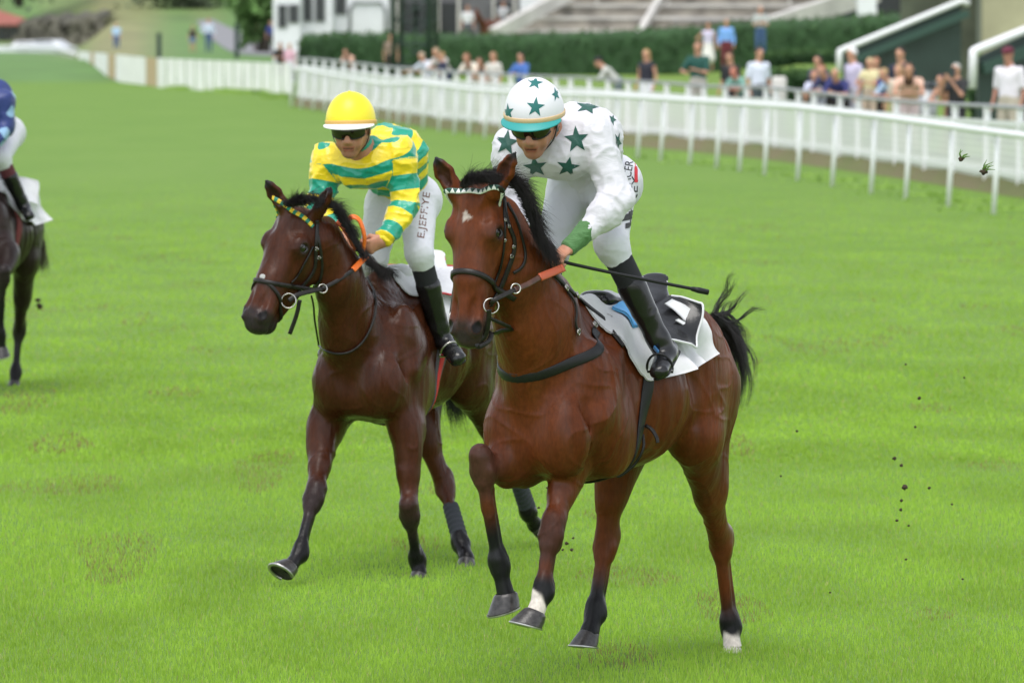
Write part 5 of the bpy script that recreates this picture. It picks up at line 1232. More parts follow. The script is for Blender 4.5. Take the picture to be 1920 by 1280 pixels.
def blades(n, y0, y1, hgt, wid, name, label, hw=.125):
    y = y0*(y1/y0)**rng.random(n); x = (rng.random(n)*2-1)*(y*hw+.25); az = rng.random(n)*2*math.pi
    # thin or long in patches
    P = np.stack([x*.9, y*.35, np.zeros(n)], 1); pt_ = vnoise(P*1.4)+.6*vnoise(P*4+9); h = hgt*(.75+.35*rng.random(n)+.28*pt_); h = np.clip(h, .012, None)*np.clip((y1-y)/(y1*.35), .05, 1)
    w_ = wid*(.7+.6*rng.random(n)); lean = (rng.random((n, 2))-.5)*.9*h[:, None]; c, s_ = np.cos(az)*w_/2, np.sin(az)*w_/2
    z0 = np.full(n, -.004)
    A = np.stack([x-c, y-s_, z0], 1); B = np.stack([x+c, y+s_, z0], 1); mx, my = x+lean[:, 0]*.35, y+lean[:, 1]*.35
    C = np.stack([mx+c*.75, my+s_*.75, h*.55], 1); D = np.stack([mx-c*.75, my-s_*.75, h*.55], 1); E = np.stack([x+lean[:, 0], y+lean[:, 1], h], 1)
    V = np.stack([A, B, C, D, E], 1).reshape(-1, 3); i = np.arange(n)*5
    Q = np.stack([i, i+1, i+2, i+3], 1); T = np.stack([i+3, i+2, i+4, i+4], 1)
    F = np.concatenate([Q, T[:, :3].repeat(1, 0)[:, [0, 1, 2, 2]]]) if False else None
    me = bpy.data.meshes.new(name); me.vertices.add(len(V)); me.vertices.foreach_set('co', V.astype(np.float32).ravel())
    lp = np.concatenate([Q.ravel(), T[:, :3].ravel()]); me.loops.add(len(lp)); me.loops.foreach_set('vertex_index', lp.astype(np.int32))
    ls = np.concatenate([np.arange(n)*4, n*4+np.arange(n)*3]); lt = np.concatenate([np.full(n, 4), np.full(n, 3)])
    me.polygons.add(2*n); me.polygons.foreach_set('loop_start', ls.astype(np.int32)); me.polygons.foreach_set('loop_total', lt.astype(np.int32)); me.update(calc_edges=True)
    t = rng.random(n); dry = (rng.random(n) < .035+.10*np.clip(pt_-.75, 0, 1)); base = np.array((.295,.490,.050))*(1-t[:, None])+np.array((.350,.535,.070))*t[:, None]
    dk = np.clip(.5+vnoise(P*2.3+30), 0, 1); base = base*(.86+.22*dk[:, None]); dt = vnoise(P*np.array((2.2,1.6,1))+50); dirt = dt > .63
    base[dry] = (.40,.40,.16); base[dirt & (rng.random(n) < .28)] = (.27,.21,.09)
    col = np.repeat(base, 5, 0); a_ = me.attributes.new('col', 'FLOAT_COLOR', 'POINT'); a_.data.foreach_set('color', np.concatenate([col, np.ones((len(col), 1))], 1).astype(np.float32).ravel())
    me.materials.append(M_blade); o = bpy.data.objects.new(name, me); COL.objects.link(o); return tag(o, label, 'grass', kind='stuff')
def bl(n, p): p.inputs['Transmission Weight'].default_value = 0
def blade_mat():
    m = mat('grass_blade', rough=.6, spec=.2, attr='col'); n = m.node_tree; b = n.nodes['Principled BSDF']; out = n.nodes['Material Output']
    t = n.nodes.new('ShaderNodeBsdfTranslucent'); a = n.nodes.new('ShaderNodeAttribute'); a.attribute_name = 'col'; n.links.new(a.outputs['Color'], t.inputs['Color'])
    mx = n.nodes.new('ShaderNodeMixShader'); mx.inputs[0].default_value = .35; n.links.new(b.outputs[0], mx.inputs[1]); n.links.new(t.outputs[0], mx.inputs[2]); n.links.new(mx.outputs[0], out.inputs[0]); return m
M_blade = blade_mat()
blades(520000, 22.0, 50, .031, .0038, 'grass', 'short bright green turf of the race track in the foreground')
blades(215000, 36, 105, .032, .010, 'grass', 'short bright green turf of the race track farther away')

# clods kicked up by the hooves
M_soil = mat('soil', (.05,.035,.02), .95, bump=(60,.8,.01)); M_gw = mat('torn_grass', (.10,.20,.03), .8)
def clod(px, py, d, r, blades_=0, label='', cat='clod'):
    p = at(px, py, d); f = MB(); rr = np.random.default_rng(int(px*7+py)); n1, n2 = 6, 8; V = []; F = []
    for i in range(n1+1):
        for j in range(n2):
            a = math.pi*i/n1; b = 2*math.pi*j/n2; q = .85*r*(.65+.7*rr.random()); V.append(p+q*V3(math.sin(a)*math.cos(b), math.sin(a)*math.sin(b)*.8, math.cos(a)*.8))
    for i in range(n1):
        for j in range(n2): F.append((i*n2+j, i*n2+(j+1) % n2, (i+1)*n2+(j+1) % n2, (i+1)*n2+j))
    f.add(V, F)
    for k in range(blades_):
        d_ = rr.normal(0, 1, 3); d_[2] = abs(d_[2])+.6; f.tube([p, p+unit(d_)*r*1.6, p+unit(d_+(.5,0,-.3))*r*(2.4+rr.random())], [.004,.003,.001], 4, 1)
    o = f.build('turf_clod', [M_soil, M_gw], None, True); return tag(o, label, cat, 'turf clods in the air')
clod(1802,298,25.5,.016,5,'smaller clod with a grass tuft flying in front of the white rail'); clod(1845,322,25.5,.020,9,'larger grassy clod flying in front of the white rail')
for i, (x, y, r) in enumerate([(1677,859,.011),(1690,872,.009),(1696,913,.017),(1742,914,.009),(1690,938,.010),(1689,955,.009),(1724,746,.010),(1682,975,.008),(1494,808,.007),(1716,800,.007),(1704,985,.007),(1785,945,.006),(1698,683,.006),(1808,708,.006),(1464,892,.006),(1805,1085,.006),(1699,1048,.007),(1556,1110,.006)]):
    clod(x, y, 25.0, r, 0, 'small soil crumb flying over the turf behind the leading horse')
for x, y, r in [(1028,887,.013),(1026,914,.007),(1010,951,.008),(1062,1018,.012),(1075,1008,.008),(1055,1030,.008),(1072,1030,.010),(1048,1024,.006)]: clod(x, y, 27.0, r, 0, 'soil crumb thrown up between the legs of the leading horse')
for x, y, r in [(71,563,.022),(74,573,.028),(73,577,.018)]: clod(x, y, 43.5, r, 0, 'clod thrown up behind the near-black horse')

# ---------------------------------------------------------------- rails and fences
M_rail = mat('white_plastic', (.80,.80,.82), .4); M_grey = mat('grey_metal', (.30,.31,.32), .4, metal=.4)
def interp(pts, px): xs_ = [p[0] for p in pts]; ys_ = [p[1] for p in pts]; return float(np.interp(px, xs_, ys_))
R1b = [(545,200),(650,219),(765,238),(875,255),(1000,272),(1150,291),(1295,308),(1435,328),(1562,350),(1700,375),(1865,402),(2060,438)]
R1t = [(545,131),(552,127),(610,138),(670,149),(710,156),(751,158),(786,155),(832,161),(886,168),(940,172),(1000,175),(1140,179),(1335,191),(1490,201),(1628,216),(1790,238),(1920,255),(2060,276)]
t = thing('track_rail', ground(1200,296), 'white plastic running rail on angled posts along the right edge of the track', 'rail')
P = []
for px in list(range(545, 2061, 22)): y = ground(px, interp(R1b, px))[1]; P.append(at(px, interp(R1t, px), y))
m = MB(); m.tube(spline(P, 2), .052, 10); m.build('rail_bar', M_rail, t, True)
for px in [546,566,588,610,633,657,681,705,729,747,766,794,824,853,880,910,940,972,1006,1040,1076,1115,1155,1197,1240,1295,1345,1388,1435,1497,1562,1635,1700,1780,1865,1958]:
    g = ground(px, interp(R1b, px)); top = at(px, interp(R1t, px), g[1]); m = MB(); m.tube([g+V3(-.02,0,-.05), g+V3(.02,0,.6), top+V3(.05,.06,0)], [.038,.038,.034], 8); m.build('post', M_rail, t, True)
# second fence with mesh panels and a grey handrail, on a low earth bank
R2b = [(556,196),(650,211),(815,237),(900,248),(1050,260),(1200,270),(1262,275),(1425,292),(1668,327),(1912,367),(2080,398)]
R2t = [(556,110),(588,111),(670,119),(737,127),(832,134),(1030,145),(1086,146),(1171,152),(1250,156),(1325,162),(1440,164),(1615,184),(1740,194),(1912,202),(2080,214)]
F2 = []
for px in range(556, 2081, 24): F2.append((px, ground(px, interp(R2b, px))))
def f2d(px): return ground(px, interp(R2b, px))[1]
def wire_mat():
    m = mat('panel_mesh', (.78,.79,.76), .7); n = m.node_tree; b = n.nodes['Principled BSDF']; out = n.nodes['Material Output']; tr = n.nodes.new('ShaderNodeBsdfTransparent'); mx = n.nodes.new('ShaderNodeMixShader')
    g = n.nodes.new('ShaderNodeNewGeometry'); s_ = n.nodes.new('ShaderNodeSeparateXYZ'); n.links.new(g.outputs['Position'], s_.inputs[0]); w_ = n.nodes.new('ShaderNodeMath'); w_.operation = 'MULTIPLY'; w_.inputs[1].default_value = 9; n.links.new(s_.outputs['Z'], w_.inputs[0])
    f = n.nodes.new('ShaderNodeMath'); f.operation = 'FRACT'; n.links.new(w_.outputs[0], f.inputs[0]); gt = n.nodes.new('ShaderNodeMath'); gt.operation = 'GREATER_THAN'; gt.inputs[1].default_value = .75; n.links.new(f.outputs[0], gt.inputs[0])
    mr = n.nodes.new('ShaderNodeMapRange'); mr.inputs[3].default_value = .82; mr.inputs[4].default_value = .97; n.links.new(gt.outputs[0], mr.inputs[0]); n.links.new(mr.outputs[0], mx.inputs[0]); n.links.new(tr.outputs[0], mx.inputs[1]); n.links.new(b.outputs[0], mx.inputs[2]); n.links.new(mx.outputs[0], out.inputs[0]); return m
M_mesh = wire_mat()
t = thing('spectator_fence', ground(1400,286), 'white spectator fence with pale mesh panels and a grey handrail behind the running rail', 'fence')
m = MB(); top = [at(px, interp(R2t, px), g[1]) for px, g in F2]; m.tube(top, .035, 8); m.build('handrail', M_grey, t, True)
m = MB(); k = len(F2)
for (px, g), (px2, g2) in zip(F2[:-1], F2[1:]):
    ta = at(px, interp(R2t, px), g[1]); tb = at(px2, interp(R2t, px2), g2[1]); m.beam((g[0], g[1], ta[2]-.27), (g2[0], g2[1], tb[2]-.27), .05, .09); m.beam((g[0], g[1], .33), (g2[0], g2[1], .33), .05, .10)
m.build('board', M_rail, t)
V = []; F = []
for px, g in F2: ta = at(px, interp(R2t, px), g[1]); V += [(g[0], g[1]-.03, .12), (g[0], g[1]-.03, ta[2]-.25)]
for i in range(k-1): F.append((2*i, 2*i+2, 2*i+3, 2*i+1))
mesh_obj('mesh_panel', V, F, M_mesh, t, False)
px = 560
for px in [572,590,608,626,645,664,684,704,725,747,770,794,818,832,856,880,905,930,958,986,1014,1042,1070,1105,1140,1178,1210,1250,1290,1320,1360,1400,1436,1455,1497,1526,1575,1610,1680,1736,1790,1850,1912,1975]:
    g = ground(px, interp(R2b, px)); tp = at(px, interp(R2t, px), g[1]); m = MB(); m.box((g[0]-.055, g[1]-.05, 0), (g[0]+.055, g[1]+.05, tp[2]-.02)); m.build('post', M_rail, t)
# earth bank under the fence
M_bank = grass_mat('earth_bank', ((.17,.14,.085), (.13,.15,.06), (.15,.17,.06)), 1.6, dirt=(.12,.20,.045))
V = []; n5 = 6
for i, (px, g) in enumerate(F2):
    nrm = V3(-1,-.12,0) if False else V3(0,-1,0)
    for q, (dy, z) in enumerate(((-3.0 if px > 1000 else -1.5, .004), (-1.9 if px > 1000 else -1.0, .05), (-.8 if px > 1000 else -.6, .17), (-.1, .23), (3, .33), (9, .36))): V.append((g[0], g[1]+dy*(g[1]/110)**1.5, z+.02*math.sin(i*1.7+q) if 0 < q < 5 else z))
F = [(i*n5+q, (i+1)*n5+q, (i+1)*n5+q+1, i*n5+q+1) for i in range(k-1) for q in range(n5-1)]
o = mesh_obj('bank', V, F, M_bank, None, True); tag(o, kind='structure')
# lawn behind the fence, rising to the hedge
M_lawn = grass_mat('lawn', ((.15,.24,.045), (.13,.22,.04), (.18,.25,.06)))
def lawn_z(x, y):
    b = .36+max(0, y-150)*.0085; return min(b, 1.25)+max(0, min(1, (x-7.5)/2))*max(0, min(1, (y-185)/12))*.5
V = []; lx = np.linspace(-30, 60, 46); ly = np.linspace(96, 330, 60)
V = [(x, y, lawn_z(x, y) if y > 100 else .3) for y in ly for x in lx]; F = []
for j in range(59):
    for i in range(45):
        cx, cy = lx[i], ly[j]; pxx = 960+cx*FPX/cy
        if pxx > 545 and cy > f2d(min(2080, max(556, pxx)))+5: F.append((j*46+i, j*46+i+1, (j+1)*46+i+1, (j+1)*46+i))
o = mesh_obj('lawn', V, F, M_lawn, None, True); tag(o, kind='structure')
# solid white panel fence at the left and the picket rail beyond
Lb = [(138,139),(146,140),(204,152),(277,160),(306,166),(437,172),(548,176)]; Lt = [(138,95),(146,96),(277,108),(408,114),(548,120)]
M_panel = mat('white_panel', (.88,.87,.85), .7, noise=(1.2,.88,1.05)); M_tanp = mat('tan_panel', (.52,.38,.22), .8)
t = thing('panel_fence', ground(340,168), 'solid white panelled fence with tan strips along the far left of the track', 'fence')
edges = [146,170,176,203,216,274,294]+list(range(312, 549, 18))+[548]
for a, b in zip(edges[:-1], edges[1:]):
    tan = (a, b) in ((170,176),(203,216),(274,294)); ga, gb = ground(a, interp(Lb, a)), ground(b, interp(Lb, b)); za, zb = at(a, interp(Lt, a), ga[1])[2], at(b, interp(Lt, b), gb[1])[2]
    m = MB(); th = .05; dz_ = V3(.02,0,0) if not tan else V3(0,0,0)
    V = [(ga[0]+dz_[0], ga[1], 0), (gb[0]-dz_[0], gb[1], 0), (gb[0]-dz_[0], gb[1], zb), (ga[0]+dz_[0], ga[1], za)]; V += [(x, y+th, z) for x, y, z in V]
    m.add(V, [(0,1,2,3),(7,6,5,4),(0,4,5,1),(1,5,6,2),(2,6,7,3),(3,7,4,0)]); m.build('panel', M_tanp if tan else M_panel, t)
t = thing('picket_rail', ground(60,116), 'low white picket rail in front of the parked cars at the far left', 'rail')
pts = [(-30,113,88),(0,114,88),(55,115,89),(100,117,90),(112,121,92),(126,128,97),(142,136,102)]
P = [at(x, yt, ground(x, yb)[1]) for x, yb, yt in pts]; m = MB(); m.tube(P, .08, 6); m.build('rail_bar', M_rail, t, True)
bx = [(x, yb) for x, yb, _ in pts]; tx = [(x, yt) for x, _, yt in pts]
for px in np.arange(-28, 142, 5.5): g = ground(px, interp(bx, px)); tp = at(px, interp(tx, px), g[1]); m = MB(); m.beam(g, tp, .09, .06); m.build('post', M_rail, t)
# tufts of weeds at the foot of the rails
M_weed = mat('weed_leaf', (.22,.36,.06), .8)
def tuft(px, py, n, h, label):
    g = ground(px, py); f = MB()
    for i in range(n):
        p = g+V3(rng.normal(0, .35), rng.normal(0, .5), 0); d_ = V3(rng.normal(0, .35), rng.normal(0, .35), 1)*h*(.4+.6*rng.random()); w_ = V3(.02+.02*rng.random(), 0, 0)
        f.add([p-w_, p+w_, p+d_*.6+w_*.8, p+d_, p+d_*.6-w_*.8], [(0,1,2,3,4)])
    o = f.build('weeds', M_weed, None, False); return tag(o, label, 'grass', kind='stuff')
for x, y, n in [(345,168,160),(420,173,120),(470,176,160),(535,184,160),(1240,296,40),(1330,306,50),(1420,318,50),(1500,330,60),(1580,340,60),(1650,352,60),(1730,366,70),(1810,378,70),(1880,392,80)]: tuft(x, y, n if x < 600 else n, .22 if x < 600 else .06, 'rough weeds growing at the foot of the fence')
# ---------------------------------------------------------------- far background
M_glassd = mat('dark_glass', (.03,.035,.04), .15); M_paintw = mat('white_paint', (.74,.75,.78), .45, noise=(2,.94,1.03)); M_tyre = mat('tyre', (.02,.02,.02), .8)
M_conc = mat('concrete', (.30,.275,.235), .85, noise=(1.1,.5,1.5)); M_conc2 = mat('pale_concrete', (.55,.53,.50), .8, noise=(1.1,.8,1.15)); M_dgreen = mat('dark_green_paint', (.022,.042,.034), .6, noise=(1,.7,1.3)); M_beige = mat('beige_render', (.36,.34,.22), .8, noise=(.6,.75,1.2))
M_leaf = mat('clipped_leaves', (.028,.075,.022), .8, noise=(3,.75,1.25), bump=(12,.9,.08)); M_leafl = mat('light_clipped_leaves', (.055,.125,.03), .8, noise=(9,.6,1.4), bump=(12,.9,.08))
def hedge(pts, depth, label, z0=.3, mt=M_leaf, mt2=M_leafl):
    """pts: (px, y of the top, distance); long clipped hedge with an uneven, leafy surface"""
    t = thing('hedge', at(pts[len(pts)//2][0], 130, pts[len(pts)//2][2])*np.array((1,1,0)), label, 'hedge', 'clipped hedges')
    X = np.linspace(0, len(pts)-1, max(12, int((pts[-1][0]-pts[0][0])/5))); P = []
    for x in X:
        i = min(len(pts)-2, int(x)); q = x-i; a, b = pts[i], pts[i+1]; px, yt, d = [a[j]+(b[j]-a[j])*q for j in range(3)]; P.append(at(px, yt, d))
    rows = []; ns = 16
    for i, p in enumerate(P):
        zt = p[2]; zb = z0 if not callable(z0) else z0(p[0], p[1])-.1; r = .12; sec = []
        for s_ in range(ns+1):
            u = s_/ns
            if u < .36: sec.append((0, zb+(zt-r-zb)*u/.36))
            elif u < .64: v = (u-.36)/.28; sec.append((r*(1-math.cos(v*math.pi))*.5*depth/r*1.0 if False else depth*v, zt-r*(2*v-1)**4))
            else: sec.append((depth, zb+(zt-r-zb)*(1-u)/.36))
        e = min(i, len(P)-1-i); k = min(1, .5+e*.25)
        rows.append([(p[0], p[1]+a, zb+(b-zb)*(.93+.07*k)) for a, b in sec])
    V = np.array(rows).reshape(-1, 3); n = ns+1; F = [(i*n+j, (i+1)*n+j, (i+1)*n+j+1, i*n+j+1) for i in range(len(P)-1) for j in range(ns)]+[tuple(range(n-1, -1, -1)), tuple(range((len(P)-1)*n, len(P)*n))]
    V = V+rng.normal(0, .03, V.shape); mesh_obj('clipped_mass', V, F, mt, t, True)
    # loose leaves standing out of the surface; lighter coloured ones along the top
    for name, m_, cnt, lo, hi in (('leaves', mt, 2600, .0, .36), ('top_leaves', mt2, 1600, .34, .66)):
        f = MB(); idx = rng.integers(0, len(P)-1, cnt)
        for i in idx:
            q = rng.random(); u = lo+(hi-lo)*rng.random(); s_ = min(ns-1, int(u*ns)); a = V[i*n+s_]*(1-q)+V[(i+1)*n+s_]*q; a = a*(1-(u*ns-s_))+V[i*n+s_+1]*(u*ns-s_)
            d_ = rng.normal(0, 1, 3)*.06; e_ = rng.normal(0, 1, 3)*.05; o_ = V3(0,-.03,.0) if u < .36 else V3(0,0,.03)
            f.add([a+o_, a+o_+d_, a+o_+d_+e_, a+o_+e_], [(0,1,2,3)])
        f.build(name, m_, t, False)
    return t
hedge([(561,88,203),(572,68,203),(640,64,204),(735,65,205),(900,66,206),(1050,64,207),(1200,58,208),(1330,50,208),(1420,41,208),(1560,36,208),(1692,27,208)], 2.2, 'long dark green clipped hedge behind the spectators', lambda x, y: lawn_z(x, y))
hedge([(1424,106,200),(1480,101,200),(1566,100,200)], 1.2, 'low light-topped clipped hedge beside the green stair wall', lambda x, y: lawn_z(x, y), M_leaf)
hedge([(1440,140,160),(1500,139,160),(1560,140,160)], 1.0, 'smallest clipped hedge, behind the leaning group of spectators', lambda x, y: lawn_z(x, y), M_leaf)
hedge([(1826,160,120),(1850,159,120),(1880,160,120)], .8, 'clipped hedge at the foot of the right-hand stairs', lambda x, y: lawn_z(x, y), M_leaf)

# terraced stand
t = thing('grandstand', at(1300,60,250)*np.array((1,1,0)), 'weathered beige concrete terraces of the grandstand above the hedge', 'grandstand')
m = MB(); x0 = at(915,60,232)[0]; x1 = at(1900,60,232)[0]
for i in range(16):
    y = 232+i*1.15; z = 1.9+i*.52; xl = x0+i*.62; m.box((xl, y, .8), (x1+6, y+1.15, z))
    m.box((xl+.1, y-.10, z-.08), (x1+6, y+.22, z+.04), 1)
m.build('terrace', [M_conc, M_conc2], t)
M_seat = mat('grey_bench', (.30,.29,.28), .7)
for k in range(26):
    i = int(rng.integers(1, 14)); y = 232+i*1.15+.4; z = 1.9+i*.52; xa = x0+i*.62+1+rng.random()*16; ln = 1+rng.random()*2.5
    m = MB(); m.box((xa, y, z+.38), (xa+ln, y+.35, z+.45)); m.box((xa+.1, y+.08, z+.04), (xa+.2, y+.27, z+.38)); m.box((xa+ln-.2, y+.08, z+.04), (xa+ln-.1, y+.27, z+.38)); m.build('bench', M_seat if k % 3 else M_conc2, t)
for k in range(2):
    xa = x0+6+k*8.3; m = MB(); m.beam((xa, 232, 2.0), (xa+5, 249, 9.8), .25, .3); m.build('stair_kerb', M_conc2, t)
m = MB(); m.beam(at(925,66,230), at(1085,-22,236), .35, .55); m.build('parapet', M_conc2, t)
t = thing('concrete_ramp', at(1570,30,222)*np.array((1,1,0)), 'white raking beam and pier of the stand above the hedge', 'ramp')
m = MB(); m.beam(at(1440,52,222), at(1640,-14,226), .5, .75); m.build('beam', M_conc2, t)
m = MB(); a = at(1603,34,221); b = at(1650,34,221); m.add([(a[0]+.25,221,1),(b[0],221,1),(b[0]-.35,221,7),(a[0]-.1,221,7),(a[0]+.25,222,1),(b[0],222,1),(b[0]-.35,222,7),(a[0]-.1,222,7)], [(0,1,2,3),(7,6,5,4),(0,4,5,1),(1,5,6,2),(2,6,7,3),(3,7,4,0)]); m.build('pier', M_paintw, t)
t = thing('service_building', at(1680,20,224)*np.array((1,1,0)), 'dark opening and grey wall behind the pier at the top right', 'building')
a = at(1560,0,228); b = at(1692,0,228); c = at(2000,0,228); m = MB(); m.box((a[0],228,1),(b[0],229,8)); m.build('opening', M_glassd, t); m = MB(); m.box((b[0],227,1),(c[0],229,8)); m.build('wall', mat('grey_green_wall', (.12,.135,.11), .8, noise=(.7,.8,1.2)), t)
# green stair walls with white handrails
def stairs(p_foot, p_knee, p_top, d, zg, label, right=None):
    t = thing('stairs', at(*p_foot, d)*np.array((1,1,0))+V3(0,0,zg), label, 'stairs', 'stair walls')
    A, B, C_ = at(*p_foot, d), at(*p_knee, d), at(*p_top, d+1.5); xr = max(C_[0], 0)+(right or 0)
    V = [(A[0]+.1, d+.1, zg), (xr, d+1.6, zg), (xr, d+1.6, C_[2]-.05), (C_[0], d+1.6, C_[2]-.05), (B[0]+.12, d+.1, B[2]-.1)]; V += [(x, y+.3, z) for x, y, z in V]
    m = MB(); m.add(V, [(0,1,2,3,4),(9,8,7,6,5)]+[(i, i+5, (i+1) % 5+5, (i+1) % 5) for i in range(5)]); m.build('side_wall', M_dgreen, t)
    m = MB(); e = C_+(C_-B)*.02+V3(.15,0,-.12); m.tube([A+V3(0,-.05,0), A*.15+B*.85, B, B*.97+C_*.03, C_*.98+B*.02, C_, e], .085, 10); m.build('handrail', M_rail, t, True)
    m = MB(); D = unit(C_-B); L_ = np.linalg.norm(C_-B); m.beam(B+V3(.2,-.0,-.35), C_+V3(.2,.0,-.35), .08, .22); m.build('string_board', mat('green_board', (.03,.07,.055), .6), t)
    return t
stairs((1573,134), (1574,96), (1803,2), 165, .6, 'dark green stair wall with a long white raking handrail', .0)
stairs((1822,166), (1825,96), (1990,30), 112, .35, 'right-hand dark green stairs with white handrail at the picture edge', .6)
t = thing('wall', at(1850,60,170)*np.array((1,1,0)), 'stained dark and beige wall behind the stairs', 'wall')
a = at(1690,0,174); b = at(1832,0,174); c = at(2100,0,174); m = MB(); m.box((a[0],174,.5),(b[0],174.4,7)); m.build('dark_panel', mat('dark_stained_wall', (.065,.075,.05), .8, noise=(.9,.6,1.6)), t); m = MB(); m.box((b[0],172,.5),(c[0],172.4,7)); m.build('beige_panel', M_beige, t)
# lighting tower
t = thing('lattice_tower', at(775,125,192)*np.array((1,1,0)), 'dark green lattice tower standing in front of the hedge', 'tower')
m = MB(); L4 = [(738,192),(752,194.5),(806,192),(818,194.5)]; pts = [at(px, 128, d) for px, d in L4]; pts = [V3(p[0], p[1], .5) for p in pts]
for p in pts: m.tube([p, p+V3(0,0,9)], .085, 6)
m.build('leg', M_dgreen, t, True)
m = MB()
for z in np.arange(.8, 9, .75):
    for a, b in ((0,2),(1,3),(0,1),(2,3)): m.tube([pts[a]+V3(0,0,z), pts[b]+V3(0,0,z+.0)], .03, 5)
    m.tube([pts[0]+V3(0,0,z), pts[2]+V3(0,0,z+.75)], .03, 5); m.tube([pts[3]+V3(0,0,z), pts[1]+V3(0,0,z+.75)], .03, 5)
m.build('brace', M_dgreen, t, True)
m = MB(); a = pts[0]*.25+pts[2]*.75
for s_ in (-.22, .22): m.tube([a+V3(s_,0,0), a+V3(s_,0,9)], .03, 5)
for z in np.arange(.3, 9, .3): m.tube([a+V3(-.22,0,z), a+V3(.22,0,z)], .02, 5)
m.build('ladder', M_dgreen, t, True)
# horse lorries and the white marquee front
def lorry(px0, px1, d, ztop, label, wins, door=None):
    a = at(px0, 70, d); b = at(px1, 70, d); t = thing('horse_lorry', V3((a[0]+b[0])/2, d, 0), label, 'lorry', 'white horse lorries'); w_ = b[0]-a[0]
    V = []; m = MB(); x0, x1 = a[0], b[0]; z0 = .9
    prof = [(x0+.1,z0),(x1-.1,z0),(x1,z0+.1),(x1,ztop-.25),(x1-.25,ztop),(x0+.25,ztop),(x0,ztop-.25),(x0,z0+.1)]
    n = len(prof); m.add([(x, d, z) for x, z in prof]+[(x, d+7, z) for x, z in prof], [tuple(range(n)), tuple(range(2*n-1, n-1, -1))]+[(i, i+n, (i+1) % n+n, (i+1) % n) for i in range(n)]); m.build('body', M_paintw, t)
    for (u, z, ww, hh) in wins:
        m = MB(); x = x0+u*w_; m.box((x-ww/2, d-.05, z-hh/2), (x+ww/2, d-.003, z+hh/2)); wn = m.build('window', M_glassd, t)
        m = MB(); q4 = [V3(x+a*(ww/2+.03), d-.03, z+b*(hh/2+.03)) for a, b in ((-1,-1),(1,-1),(1,1),(-1,1))]; V_, F_ = strap_vf(q4, [(0,-1,0)]*4, .05, .03, True); m.add(V_, F_); m.build('frame', M_grey, wn)
    for x in (x0+.5, x1-.5):
        for y in (d+1.2, d+5.6):
            m = MB(); m.tube([(x-.15, y, .9), (x+.15, y, .9)], .45, 16); wh = m.build('wheel', M_tyre, t, True)
    m = MB(); m.box((x0+.2, d-.06, z0-.25), (x1-.2, d+.1, z0-.02)); m.build('bumper', M_grey, t)
    if door:
        m = MB(); x = x0+door*w_; P = [V3(x-.75, d-.06, 1.2), V3(x-.75, d-.06, 3.3), V3(x-.55, d-.06, 3.6), V3(x+.55, d-.06, 3.6), V3(x+.75, d-.06, 3.3), V3(x+.75, d-.06, 1.2)]; m.tube(P, .07, 6); m.build('ramp_frame', M_grey, t, True)
lorry(512, 562, 232, 4.4, 'pale blue-white horse lorry at the left end of the hedge', [(.35,3.0,.3,.9),(.78,3.1,.35,.7)])
lorry(565, 622, 236, 4.6, 'white horse lorry between the bluish lorry and the wide one', [(.2,3.3,.35,1.0),(.62,3.3,.35,1.0)])
lorry(627, 728, 240, 4.8, 'widest white horse lorry with an arched ramp frame, left of the green tower', [(.12,3.6,.4,1.0)], .62)
t = thing('stable_block', at(850,40,245)*np.array((1,1,0)), 'grey stable front with dark openings behind the tower', 'building')
a = at(731,0,246); b = at(975,0,246); m = MB(); m.box((a[0],246,.5),(b[0],250,8)); m.build('wall', mat('grey_cladding', (.17,.17,.18), .7, noise=(1,.8,1.2)), t)
for k, px in enumerate((760,800,842,945)):
    p = at(px,0,245.9); m = MB(); m.box((p[0]-.55,245.8,1.2),(p[0]+.55,245.99,3.6)); m.build('opening', M_glassd, t)
for px in (745,822,860,925,965): p = at(px,0,245); m = MB(); m.box((p[0]-.07,245.2,.8),(p[0]+.07,245.6,8)); m.build('column', M_conc2, t)
t = thing('white_wall', at(1010,20,238)*np.array((1,1,0)), 'white wall end at the left of the terraces', 'wall'); a = at(975,0,239); b = at(1060,0,239); m = MB(); m.add([(a[0],239,2.4),(b[0],239,4.8),(b[0],239,9),(a[0],239,9),(a[0],240,2.4),(b[0],240,4.8),(b[0],240,9),(a[0],240,9)], [(0,1,2,3),(7,6,5,4),(0,4,5,1),(1,5,6,2),(2,6,7,3),(3,7,4,0)]); m.build('wall_face', M_paintw, t)

# hillside at the left
M_hill = mat('hill_grass', rough=.9, attr='col', noise=(.25,.75,1.25))
px_ = np.linspace(-120, 720, 60); rows = [(262, None), (290, 112), (310, 106), (345, 93), (380, 80), (420, 60), (450, 35), (480, 5), (520, -50), (600, -120)]
V = []; Cc = []
for d, yy in rows:
    for px in px_:
        if yy is None: p = at(px, 100, d); p[2] = 0
        else:
            y_ = yy
            if px < 200: y_ = yy if d < 400 else yy+max(0, (yy < 60)*min(60, (200-px)*.35))
            q_ = min(1, max(0, (210-px)/60)); yl_ = {290:113,310:110,345:106,380:102,420:97,450:80}.get(d, y_); y_ = y_*(1-q_)+yl_*q_
            p = at(px, y_, d)
        V.append(p); tn = min(.75, .9*math.exp(-((px-225-(yy or 100)*-.1)/75)**2))*(d > 300)*(d < 540); yl = (.5+.5*math.sin(px*.05+d*.03))*(d > 430)
        c_ = np.array((.085,.18,.035))*(1-tn)+np.array((.24,.21,.10))*tn; c_ = c_*(1-yl*.6)+np.array((.16,.19,.06))*yl*.6; Cc.append(c_)
F = [(j*60+i, j*60+i+1, (j+1)*60+i+1, (j+1)*60+i) for j in range(len(rows)-1) for i in range(59)]
h_ = mesh_obj('hillside', V, F, M_hill, None, True, attrs={'col': np.array(Cc)}); tag(h_, kind='structure')
hb = bvh(np.array(V), F)
